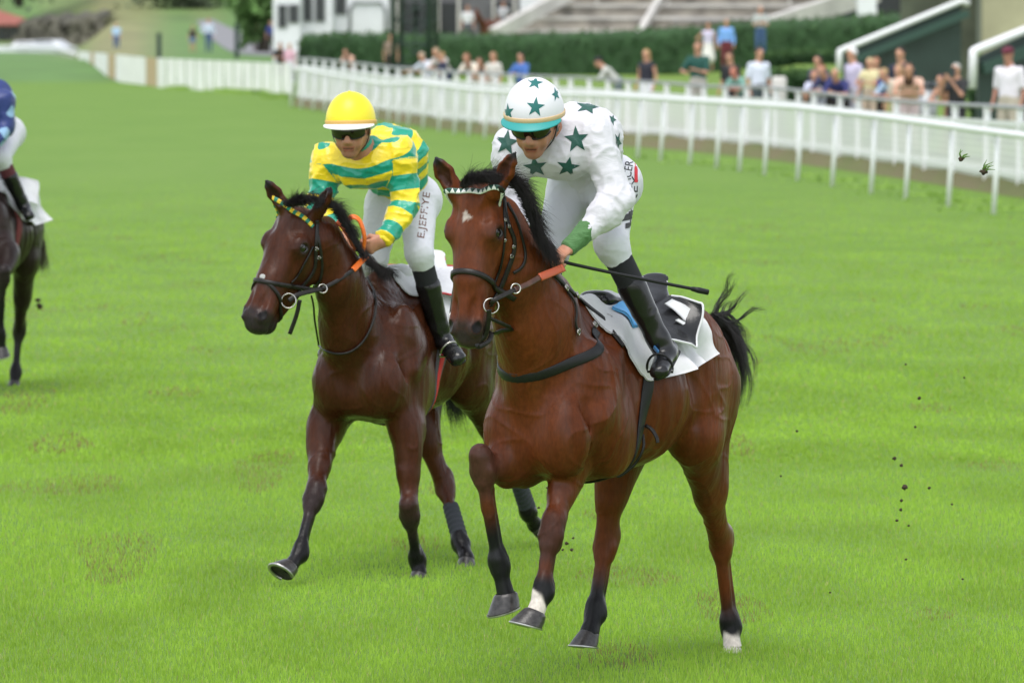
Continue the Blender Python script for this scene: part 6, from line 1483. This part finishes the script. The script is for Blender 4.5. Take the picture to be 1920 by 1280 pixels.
def on_hill(px, py, lift=.03):
    h = hb.ray_cast(Vector(C0), Vector(ray(px, py))); return np.array(h[0])+V3(0,-lift*2,lift) if h[0] is not None else at(px, py, 400)
L_ = [[on_hill(x, y) for x, y in row] for row in ([(368,40),(384,62),(410,84),(445,101),(520,106)], [(398,37),(425,50),(460,66),(500,82),(560,92)])]
V = []; n = 0
A = spline(L_[0], 8); B = spline(L_[1], 8); V = [on_hill(*p) for p in []]
V = list(A)+list(B); k = len(A); F = [(i, i+1, k+i+1, k+i) for i in range(k-1)]
o = mesh_obj('path', V, F, mat('path_asphalt', (.20,.20,.21), .9), None, True); tag(o, kind='structure')
# rock bank with grass on top
def rock(px0, px1, d, yt0, yt1, label):
    V = []; n1, n2 = 26, 8
    for i in range(n1+1):
        px = px0+(px1-px0)*i/n1; yt = yt0+(yt1-yt0)*i/n1+3*math.sin(i*1.1)
        a = at(px, yt, d); 
        for j in range(n2+1): q = j/n2; V.append((a[0]+rng.normal(0,.25), d-2+q*2+rng.normal(0,.3), -.5+(a[2]+.5)*q))
        V.append((a[0], d+14, a[2]+.5))
    n = n2+2; F = [(i*n+j, (i+1)*n+j, (i+1)*n+j+1, i*n+j+1) for i in range(n1) for j in range(n-1)]
    o = mesh_obj('rock_bank', V, F, mat('dark_rock', (.085,.082,.06), .9, noise=(.5,.6,1.6), bump=(1.5,.8,.4)), None, True); tag(o, label, 'rock bank')
rock(38, 200, 440, 42, 30, 'dark rocky bank with dry grass on top behind the parked cars')
t = thing('house', at(10,60,455)*np.array((1,1,0)), 'low grey house with a red tiled roof at the far left edge', 'house')
a = at(-60,75,455); b = at(40,75,455); zt = at(0,44,455)[2]; m = MB(); m.box((a[0],455,-.3),(b[0],462,zt)); m.build('wall', M_conc, t)
m = MB(); e0 = at(-60,45,454)[2]; rr_ = at(0,14,459)[2]; m.add([(a[0]-.4,454,e0),(b[0]+.5,454,e0),(b[0]-.3,458.5,rr_-.8),(a[0],458.5,rr_+.4),(b[0]+.5,463,e0),(a[0]-.4,463,e0),(a[0]-.4,454,e0-.15),(b[0]+.5,454,e0-.15)], [(0,1,2,3),(3,2,4,5),(1,4,2),(0,3,5),(0,6,7,1)]); m.build('roof', mat('red_tiles', (.30,.10,.075), .7, noise=(3,.8,1.2)), t)
for px in (3, 26): p = at(px,62,454.9); m = MB(); m.box((p[0]-.45,454.85,p[2]-.6),(p[0]+.45,454.99,p[2]+.6)); m.build('window', M_glassd, t)
# parked cars behind the picket rail
def car(px, d, yaw, col, label, ytop=77):
    p = at(px, 100, d); zt = at(px, ytop, d)[2]; zg = zt-1.45; t = thing('parked_car', V3(p[0], d, zg), label, 'car', 'cars parked behind the picket rail'); c, s_ = math.cos(R(yaw)), math.sin(R(yaw)); T = lambda x, y, z: (p[0]+c*x-s_*y, d+s_*x+c*y, zg+z)
    prof = [(-2.1,.35),(-2.15,.75),(-1.9,.92),(-1.2,.98),(-.55,1.42),(.9,1.45),(1.6,1.0),(2.1,.92),(2.18,.4)]; n = len(prof)
    m = MB(); V = []
    for y in (-.86, -.80, .80, .86):
        k_ = .95 if abs(y) > .82 else 1
        V += [T(x*k_, y*(1 if z < 1.05 else .82), z*(.97 if k_ < 1 else 1)) for x, z in prof]
    F = [tuple(range(n-1, -1, -1)), tuple(range(3*n, 4*n))]+[(r*n+i, r*n+(i+1) % n, (r+1)*n+(i+1) % n, (r+1)*n+i) for r in range(3) for i in range(n)]
    m.add(V, F); m.build('body', col, t, False)
    for s2 in (-1, 1):
        m = MB(); y = s2*.86*.90; m.add([T(-1.05,y,1.0),(T(1.35,y,1.0)),T(.85,y*.97,1.36),T(-.5,y*.97,1.36)], [(0,1,2,3)]); m.build('side_window', M_glassd, t)
    m = MB(); m.add([T(-1.19,-.62,1.02),T(-1.19,.62,1.02),T(-.62,.58,1.39),T(-.62,-.58,1.39)], [(0,1,2,3)]); m.build('windscreen', M_glassd, t)
    for x in (-1.35, 1.35):
        for y in (-.82, .82): m = MB(); m.tube([T(x, y-.1, .32), T(x, y+.1, .32)], .32, 14); m.build('wheel', M_tyre, t, True)
    for y in (-.6, .6): m = MB(); q = T(-2.12, y, .7); m.box((q[0]-.12,q[1]-.12,q[2]-.08),(q[0]+.12,q[1]+.12,q[2]+.08)); m.build('headlight', M_steel, t)
car(45, 412, 10, M_paintw, 'white car parked behind the picket rail, left of the silver one'); car(88, 408, -25, mat('silver_paint', (.55,.57,.60), .3, metal=.2), 'silver-white car with a dark windscreen, parked right of the white one', 75)
# dark trees at the top left
def tree(px, d, zb, h, rad, label, colr):
    p = at(px, 60, d); t = thing('tree', V3(p[0], d, zb), label, 'tree', 'trees on the hill'); m = MB(); m.tube(spline([V3(p[0],d,zb),V3(p[0]+.3,d,zb+h*.4),V3(p[0],d,zb+h*.8)], 4), np.linspace(.4,.12,9), 8)
    for k in range(6): a = rng.random()*6.28; q = V3(p[0],d,zb+h*(.35+.08*k)); m.tube([q, q+V3(math.cos(a),math.sin(a),.7)*rad*.6], [.13,.05], 5)
    m.build('trunk', mat('bark', (.05,.04,.03), .9), t, True); f = MB(); cl = [V3(p[0],d,zb+h*.65)+rng.normal(0,1,3)*V3(rad*.5,rad*.5,h*.17) for _ in range(26)]
    for c_ in cl:
        for _ in range(90):
            a = c_+rng.normal(0,1,3)*rad*.2; u = rng.normal(0,.22,3); v = rng.normal(0,.22,3); f.add([a,a+u,a+u+v,a+v], [(0,1,2,3)])
    f.build('crown', mat('foliage', colr, .8, noise=(.8,.5,1.5)), t, False)
for i, (px, d, zb, h, r_, lb) in enumerate([(-15,470,3,8,4,'dark tree over the red-roofed house'),(35,480,4,8,4,'dark tree right of the red-roofed house'),(85,490,5,8,4.5,'dark tree above the left part of the rock bank'),(356,470,1.5,7,3.6,'dark bushy tree beside the path'),(440,490,1.5,8,3.2,'greyish tree by the top of the path'),(492,330,1.0,4.5,1.2,'slender green tree left of the bluish lorry')]): tree(px, d, zb, h, r_, lb, (.055,.075,.05) if i < 3 else ((.075,.10,.055) if i < 5 else (.08,.16,.04)))
for px, y0, y1 in ((298,62,106),(444,45,100)):
    p = at(px, y1, 296); m = MB(); m.box((p[0]-.12,296,.5),(p[0]+.12,296.2,at(px,y0,296)[2])); o = m.build('green_post', M_dgreen, None); tag(o, 'thin dark green post on the bank, %s' % ('left of the path' if px < 400 else 'beside the path'), 'post')
# white pillar and bins by the fence
m = MB(); p = at(1462,190,119.5); zt = at(1462,144,119.5)[2]; m.tube([(p[0],119.8,.2),(p[0],119.8,zt-.05),(p[0],119.8,zt)], [.16,.16,.13], 14); o = m.build('pillar', M_conc2, None, True); tag(o, 'round white pillar in the spectator fence', 'pillar')
p = at(1736,160,118); zt = at(1736,154,118)[2]; t = thing('litter_bin', (p[0],118,.35), 'grey litter bin behind the fence, beside the man taking a photo', 'bin'); m = MB(); m.tube([(p[0],118,.35),(p[0],118,zt-.12)], [.22,.25], 14); m.build('body', M_grey, t, True); m = MB(); m.tube([(p[0],118,zt-.12),(p[0],118,zt)], [.27,.2], 14); m.build('lid', M_glassd, t, True)

# ---------------------------------------------------------------- spectators
SK = {}
def mcol(c, kind='cloth'):
    k = (tuple(c), kind)
    if k not in SK: SK[k] = mat(kind, c, .75 if kind != 'skin' else .55, noise=(12,.9,1.08))
    return SK[k]
def hands_cfg(P, wr, dirn, f, k):
    d = unit(dirn)
    f.cone(wr, wr+d*.085*k, .034*k, .028*k, k=.01)
    f.cone(wr+d*.08*k, wr+d*.16*k, .026*k, .014*k, k=.01)
def person(px, ytop, d, pose, shirt, legs, hair, label, zg=None, yaw=0, skin=(.50,.26,.17), long_hair=False, shorts=False, sleeve=.5, skirt=False, cap=None, scale=None, bald=False):
    if zg is None and px > 560 and d < f2d(min(2080, max(556, px)))+4: d += 1.3; yaw -= 35
    zg = lawn_z(at(px, 100, d)[0], d) if zg is None else zg; p0 = at(px, ytop, d); c, s_ = math.cos(R(yaw)), math.sin(R(yaw))
    topz = {'lean': 1.60, 'sit': 1.75}.get(pose, 1.75); k = scale or max(.5, min(1.18, (p0[2]-zg)/topz)); zg2 = p0[2]-topz*k if scale else zg
    def T(x, y, z): return V3(k*x, k*y, k*z)
    J = dict(head=T(0,-.02,1.62), neck=T(0,.01,1.48), chest=T(0,.02,1.32), pel=T(0,.03,.98), hL=T(-.09,.02,.92), hR=T(.09,.02,.92), kL=T(-.10,-.02,.50), kR=T(.11,-.02,.50), aL=T(-.11,.02,.08), aR=T(.13,.02,.08), sL=T(-.18,.02,1.40), sR=T(.18,.02,1.40), eL=T(-.24,.05,1.12), eR=T(.24,.05,1.12), wL=T(-.24,-.06,.90), wR=T(.24,-.06,.90))
    if pose == 'lean': J.update(head=T(0,-.26,1.47), neck=T(0,-.16,1.36), chest=T(0,-.04,1.24), pel=T(0,.22,.97), hL=T(-.09,.22,.92), hR=T(.09,.22,.92), kL=T(-.10,.14,.5), kR=T(.10,.16,.5), sL=T(-.19,-.08,1.28), sR=T(.19,-.08,1.28), eL=T(-.25,-.26,1.06), eR=T(.25,-.26,1.06), wL=T(-.06,-.42,1.08), wR=T(.05,-.44,1.08))
    if pose == 'reach': J.update(head=T(-.02,-.2,1.55), neck=T(0,-.12,1.42), chest=T(.03,-.02,1.28), eL=T(-.42,-.2,1.15), wL=T(-.66,-.3,1.08), eR=T(.24,-.2,1.1), wR=T(.05,-.38,1.08), sL=T(-.19,-.08,1.33), sR=T(.2,-.06,1.33))
    if pose == 'photo': J.update(eL=T(-.22,-.18,1.18), wL=T(-.05,-.30,1.45), eR=T(.22,-.18,1.18), wR=T(.05,-.30,1.45))
    if pose == 'fold': J.update(eL=T(-.25,-.06,1.12), wL=T(.06,-.20,1.20), eR=T(.25,-.06,1.12), wR=T(-.06,-.20,1.16))
    if pose == 'hip': J.update(eL=T(-.40,.05,1.18), wL=T(-.18,.0,.98), eR=T(.28,.05,1.12), wR=T(.26,-.02,.90))
    if pose == 'phone': J.update(eR=T(.22,-.10,1.12), wR=T(.02,-.26,1.18), eL=T(-.30,-.12,1.15), wL=T(-.14,-.30,1.12))
    base = V3(p0[0]-(J['head'][0]*c-J['head'][1]*s_), d, zg2); W = lambda v: np.stack([v[:, 0]*c-v[:, 1]*s_, v[:, 0]*s_+v[:, 1]*c, v[:, 2]], 1)+base
    t = thing('person', base, label, 'person', 'spectators'); lo = T(-.85,-.62,-.02); hi = T(.75,.55,1.85); h = .024*k
    def mk(name, fn, m_, kk=2):
        f = Field(lo, hi, h); fn(f); v, q = f.mesh(kk)
        if len(v): mesh_obj(name, W(v), q, m_, t)
    def body(f):
        hd = J['head']; f.ball(hd+T(0,0,.03), (.075*k,.092*k,.095*k), k=.02); f.cone(hd+T(0,-.02,-.02), hd+T(0,-.06,-.08), .055*k, .035*k, k=.02); f.cone(hd+T(0,-.09,.03), hd+T(0,-.115,-.01), .012*k, .016*k, k=.015)
        for g in (-1, 1): f.ball(hd+T(g*.078,0,.0), (.013*k,.022*k,.03*k), k=.01)
        f.cone(hd+T(0,.02,-.06), J['neck'], .052*k, .06*k, k=.03); f.cone(J['neck'], J['chest'], .07*k, (.15*k,.09*k), k=.04); f.cone(J['chest'], J['pel'], (.15*k,.09*k), (.14*k,.10*k), k=.04)
        for g in 'LR':
            f.cone(J['chest'], J['s'+g], .07*k, .05*k, k=.03); f.cone(J['s'+g], J['e'+g], .048*k, .038*k, k=.03); f.cone(J['e'+g], J['w'+g], .038*k, .026*k, k=.02); hands_cfg(J, J['w'+g], J['w'+g]-J['e'+g]+T(0,-.03,0), f, k)
            f.cone(J['h'+g], J['k'+g], .08*k, .052*k, k=.03); f.cone(J['k'+g], J['a'+g], .052*k, .038*k, k=.02)
    def shirtf(f):
        f.cone(J['neck']*.55+J['chest']*.45, J['chest'], (.12*k,.08*k), (.175*k,.11*k), k=.04); f.cone(J['chest'], J['pel'], (.175*k,.115*k), (.165*k,.12*k), k=.04)
        for g in 'LR':
            f.cone(J['chest']*.3+J['s'+g]*.7, J['s'+g], .075*k, .062*k, k=.04)
            if sleeve > 0: f.cone(J['s'+g], J['s'+g]+(J['e'+g]-J['s'+g])*min(1, sleeve*1.6), .062*k, .056*k, k=.03)
            if sleeve > .7: f.cone(J['e'+g], J['w'+g]*.9+J['e'+g]*.1, .054*k, .04*k, k=.03)
    def legsf(f):
        f.cone(J['pel']+T(0,0,.03), J['pel']-T(0,0,.08), (.165*k,.125*k), (.16*k,.12*k), k=.04)
        if skirt: f.cone(J['pel']-T(0,0,.05), (J['kL']+J['kR'])/2+T(0,0,.0), (.165*k,.13*k), (.24*k,.17*k), k=.03); return
        for g in 'LR':
            e = J['k'+g] if not shorts else J['h'+g]*.55+J['k'+g]*.45; f.cone(J['h'+g], e, .098*k, .075*k, k=.03)
            if not shorts: f.cone(J['k'+g], J['a'+g]+T(0,0,.02), .072*k, .055*k, k=.02)
    def shoes(f):
        for g in 'LR': f.cone(J['a'+g]+T(0,.04,-.03), J['a'+g]+T(0,-.15,-.045), (.045*k,.045*k), (.04*k,.03*k), k=.02)
    def hairf(f):
        hd = J['head']; f.ball(hd+T(0,.018,.05), (.084*k,.098*k,.092*k), k=.01); f.ball(hd+T(0,-.085,.0), (.075*k,.06*k,.075*k), k=.015, op='sub')
        if long_hair: f.cone(hd+T(0,.06,.02), hd+T(0,.09,-.22), (.085*k,.05*k), (.09*k,.04*k), k=.04)
    def capf(f):
        hd = J['head']; f.ball(hd+T(0,.0,.065), (.09*k,.108*k,.075*k), k=.01); f.cone(hd+T(-.03,-.10,.055), hd+T(.03,-.10,.055), .03*k, k=.02)
    mk('body', body, mcol(skin, 'skin')); mk('shirt', shirtf, mcol(shirt, 'shirt')); mk('skirt' if skirt else 'trousers', legsf, mcol(legs, 'trousers'))
    if d < 200: mk('shoes', shoes, mcol((.05,.05,.05), 'shoe'))
    if cap: mk('cap', capf, mcol(cap, 'cap'))
    elif not bald: mk('hair', hairf, mcol(hair, 'hair'))
    return t
W_, BK, NV, GY = (.70,.70,.72), (.015,.015,.018), (.02,.03,.08), (.42,.42,.40)
BL, BR, GR, BD = (.42,.27,.12), (.07,.035,.02), (.45,.44,.43), (.02,.015,.012)
def fd(px): return f2d(min(2080, max(556, px)))+.65
person(218,43,352,'stand',(.42,.60,.80),(.08,.12,.22),(.35,.28,.2),'man in a light blue shirt standing alone left of the green bank',scale=1.08)
person(361,48,330,'stand',BK,(.12,.20,.34),BR,'woman in a black top and denim shorts on the bank, left of a man',scale=.98,shorts=True,sleeve=0)
person(391,35,300,'hip',(.55,.62,.75),(.06,.10,.20),(.3,.15,.1),'big man in a white-blue shirt and jeans beside the path',scale=1.05,sleeve=.9)
person(481,42,330,'stand',(.32,.13,.11),(.2,.1,.09),BR,'person in dull red walking on the path',scale=.98)
person(508,40,310,'stand',(.02,.04,.20),BD,(.4,.3,.2),'person in dark blue next to the bluish lorry',scale=1.02)
person(526,80,224,'lean',BK,BD,BR,'person in black leaning on the fence end below the lorry',zg=.2); person(543,82,223,'stand',(.70,.42,.50),W_,BL,'person in a pink top at the end of the panel fence',zg=.0,scale=.95)
person(648,92,fd(648)+.2,'lean',(.62,.38,.28),(.2,.1,.08),BR,'woman in a peach top leaning on the fence left of the tower',sleeve=.3,long_hair=True)
person(733,64,200,'stand',(.25,.18,.14),BD,BR,'person half hidden behind the left legs of the tower',scale=1.0)
person(790,94,fd(790),'reach',(.66,.70,.80),W_,(.5,.4,.3),'man in a white-blue shirt stretching an arm along the fence',yaw=-15,sleeve=.6)
person(817,90,fd(817)+.7,'lean',(.60,.55,.52),NV,(.4,.3,.2),'fair-haired person between the reaching man and the navy one',sleeve=.5)
person(828,98,fd(828)+.2,'fold',(.02,.025,.06),BK,(.35,.22,.1),'woman in a navy top right of the reaching man',yaw=-30)
person(874,100,fd(874),'lean',(.72,.66,.56),(.5,.4,.3),(.22,.09,.05),'red-haired woman in a cream top, left one of three women',long_hair=True)
person(899,108,fd(899)+.5,'lean',(.65,.45,.33),(.5,.4,.3),BR,'middle one of three women leaning on the fence',sleeve=.2,long_hair=True); person(924,98,fd(924)+.2,'stand',(.60,.57,.52),(.4,.36,.3),(.30,.17,.09),'right one of three women, in a grey-beige top',long_hair=True)
person(976,99,fd(976)+.2,'phone',(.06,.15,.45),(.05,.08,.2),BD,'dark-haired woman in a bright blue top behind the starred helmet',long_hair=True)
person(1122,107,fd(1122)-.1,'lean',(.45,.46,.42),(.12,.16,.16),BD,'man in a grey shirt and black cap leaning on the fence',yaw=-55,cap=BK,sleeve=.6)
person(1211,93,fd(1211)+1,'stand',(.018,.018,.03),(.72,.73,.78),BL,'blonde woman in a black sleeveless top and white trousers',sleeve=0,long_hair=True)
person(1308,78,fd(1308)+4,'phone',(.008,.07,.055),(.42,.40,.36),BR,'man in a dark green polo shirt looking at his hands',yaw=-20)
person(1328,42,198,'hip',(.60,.55,.72),(.72,.70,.66),BR,'woman in a lilac top and white skirt by the big hedge',skirt=True,sleeve=0,long_hair=True,scale=1.0)
person(1362,36,196,'stand',(.20,.40,.82),(.14,.02,.03),(.3,.2,.14),'man in a light blue shirt and dark red trousers by the hedge',sleeve=.9,scale=1.05)
person(1426,12,206,'fold',(.42,.45,.44),(.05,.10,.22),(.5,.35,.28),'man in a grey shirt and jeans standing highest on the bank',scale=1.06)
person(1368,98,fd(1368)+2.6,'stand',BK,BD,BR,'person in black behind the man in teal leaning on the fence',bald=False)
person(1374,126,fd(1374),'lean',(.18,.36,.30),(.05,.1,.1),(.35,.14,.08),'red-faced man in a teal shirt resting on the fence',sleeve=.7,skin=(.55,.2,.14))
person(1424,90,fd(1424)+.8,'stand',(.68,.72,.84),(.05,.07,.08),BR,'man in a white T-shirt turned to the right, left of the pillar',yaw=60)
person(1526,133,fd(1526)+.3,'lean',(.62,.64,.80),(.5,.5,.6),(.40,.18,.10),'child in white at the left end of the crowded group',yaw=20,sleeve=.3)
person(1540,122,fd(1540)+.5,'lean',(.03,.035,.10),BD,(.30,.12,.07),'man in navy, second from the left in the crowded group')
person(1533,104,fd(1533)+2.5,'stand',(.06,.06,.10),BD,BD,'dark-haired woman behind the left end of the crowded group',long_hair=True)
person(1564,128,fd(1564)+.2,'lean',(.025,.03,.14),BD,BR,'bald man in dark blue leaning on the fence',bald=True,yaw=15)
person(1597,90,fd(1597)+2.2,'stand',(.55,.50,.66),(.4,.4,.45),(.72,.72,.74),'white-haired man in a lavender shirt by the stair foot',yaw=-25)
person(1630,109,fd(1630)+.35,'phone',(.70,.62,.36),(.5,.4,.3),(.55,.42,.22),'blond child in a pale yellow top held up at the fence',scale=.80,sleeve=.3)
person(1641,108,fd(1641)+1.4,'stand',(.02,.06,.35),BD,(.30,.14,.08),'man in blue holding up the blond child')
person(1655,128,fd(1655)+.3,'lean',(.42,.56,.74),(.4,.4,.5),(.42,.28,.14),'fair-haired girl in a light blue top at the fence',yaw=-20)
person(1688,89,fd(1688)+2.4,'stand',(.02,.022,.05),BD,BD,'dark-haired man in navy at the back of the group')
person(1684,122,fd(1684)+1.0,'stand',(.62,.52,.42),(.5,.4,.3),(.45,.27,.14),'fair woman in beige behind the woman in white',long_hair=True)
person(1702,118,fd(1702)-.05,'lean',(.72,.46,.36),(.62,.5,.5),BR,'brown-haired woman in a white and orange top, right of the blond child',yaw=30,long_hair=True,sleeve=.2)
person(1762,139,fd(1762)+.1,'lean',(.52,.28,.18),(.4,.2,.14),(.05,.025,.03),'dark-haired person left of the man taking a photo',sleeve=0)
person(1792,119,fd(1792)+.2,'photo',(.018,.018,.02),BK,(.40,.39,.37),'grey-haired man in a black T-shirt holding up a phone')
person(1890,88,fd(1890)+.9,'stand',(.74,.70,.76),(.42,.38,.30),BR,'man in a white T-shirt and maroon cap at the right edge',cap=(.12,.015,.035),skin=(.42,.2,.14))
p = FA.W((0,0,0)); ph = at(1786,136,f2d(1786)+.2); m = MB(); m.box((ph[0]-.04,ph[1]-.17,ph[2]-.07),(ph[0]+.04,ph[1]-.158,ph[2]+.09)); o = m.build('phone', M_glassd, None); tag(o, 'dark phone held up by the man in the black T-shirt', 'phone')
person(877,10,240,'stand',W_,(.1,.1,.12),BR,'groom in a white T-shirt in front of the stable block',scale=1.05)
person(1114,38,236,'lean',(.10,.28,.60),(.1,.15,.3),BR,'person in bright blue seated low on the terraces',scale=.55)
person(944,2,243,'stand',(.55,.55,.58),BD,BR,'person in grey right of the brown horse by the stables',scale=1.0)
# brown horse led in front of the stables: body seen from behind
FD = Fr(at(905,40,241)[0], 241, 35); JD = FD.J
spD = dict(hscale=(1.2,1.1,1), neck=[(V3(0,.24,1.2), .165, .26), (V3(0,-.05,1.45), .11, .19), (V3(0,-.25,1.7), .09, .15), (V3(0,-.4,1.9), .08, .12)], head=head_axes(FD, V3(0,-.48,2.02), (-.1,-.6,.2), 20),
    ears=[(V3(-.06,-.48,2.05), V3(-.09,-.5,2.18)), (V3(.06,-.48,2.05), V3(.09,-.5,2.18))], mat=M_skinA, **{g: dict(**{('elbow' if g[0]=='f' else 'stifle'): V3(s2*.16, .25 if g[0]=='f' else 1.1, .95), ('knee' if g[0]=='f' else 'hock'): V3(s2*.15, .22 if g[0]=='f' else 1.45, .5)}, fet=V3(s2*.15, .22 if g[0]=='f' else 1.4, .15), cor=V3(s2*.15, .18 if g[0]=='f' else 1.36, .07), toe=V3(0,-1,0), hax=V3(0,-.3,-1)) for g, s2 in (('fl',-1),('fr',1),('hl',-1),('hr',1))})
FD.o = FD.o+V3(0,0,1.25); rD = thing('horse', FD.W((0,.8,0)), 'brown horse standing by the groom in front of the stables', 'horse'); horse_body(FD, spD, rD, .03, (-.45,-.9,-.02), (.45,1.9,2.4), (.12,.04,.02), (.02,.015,.015))
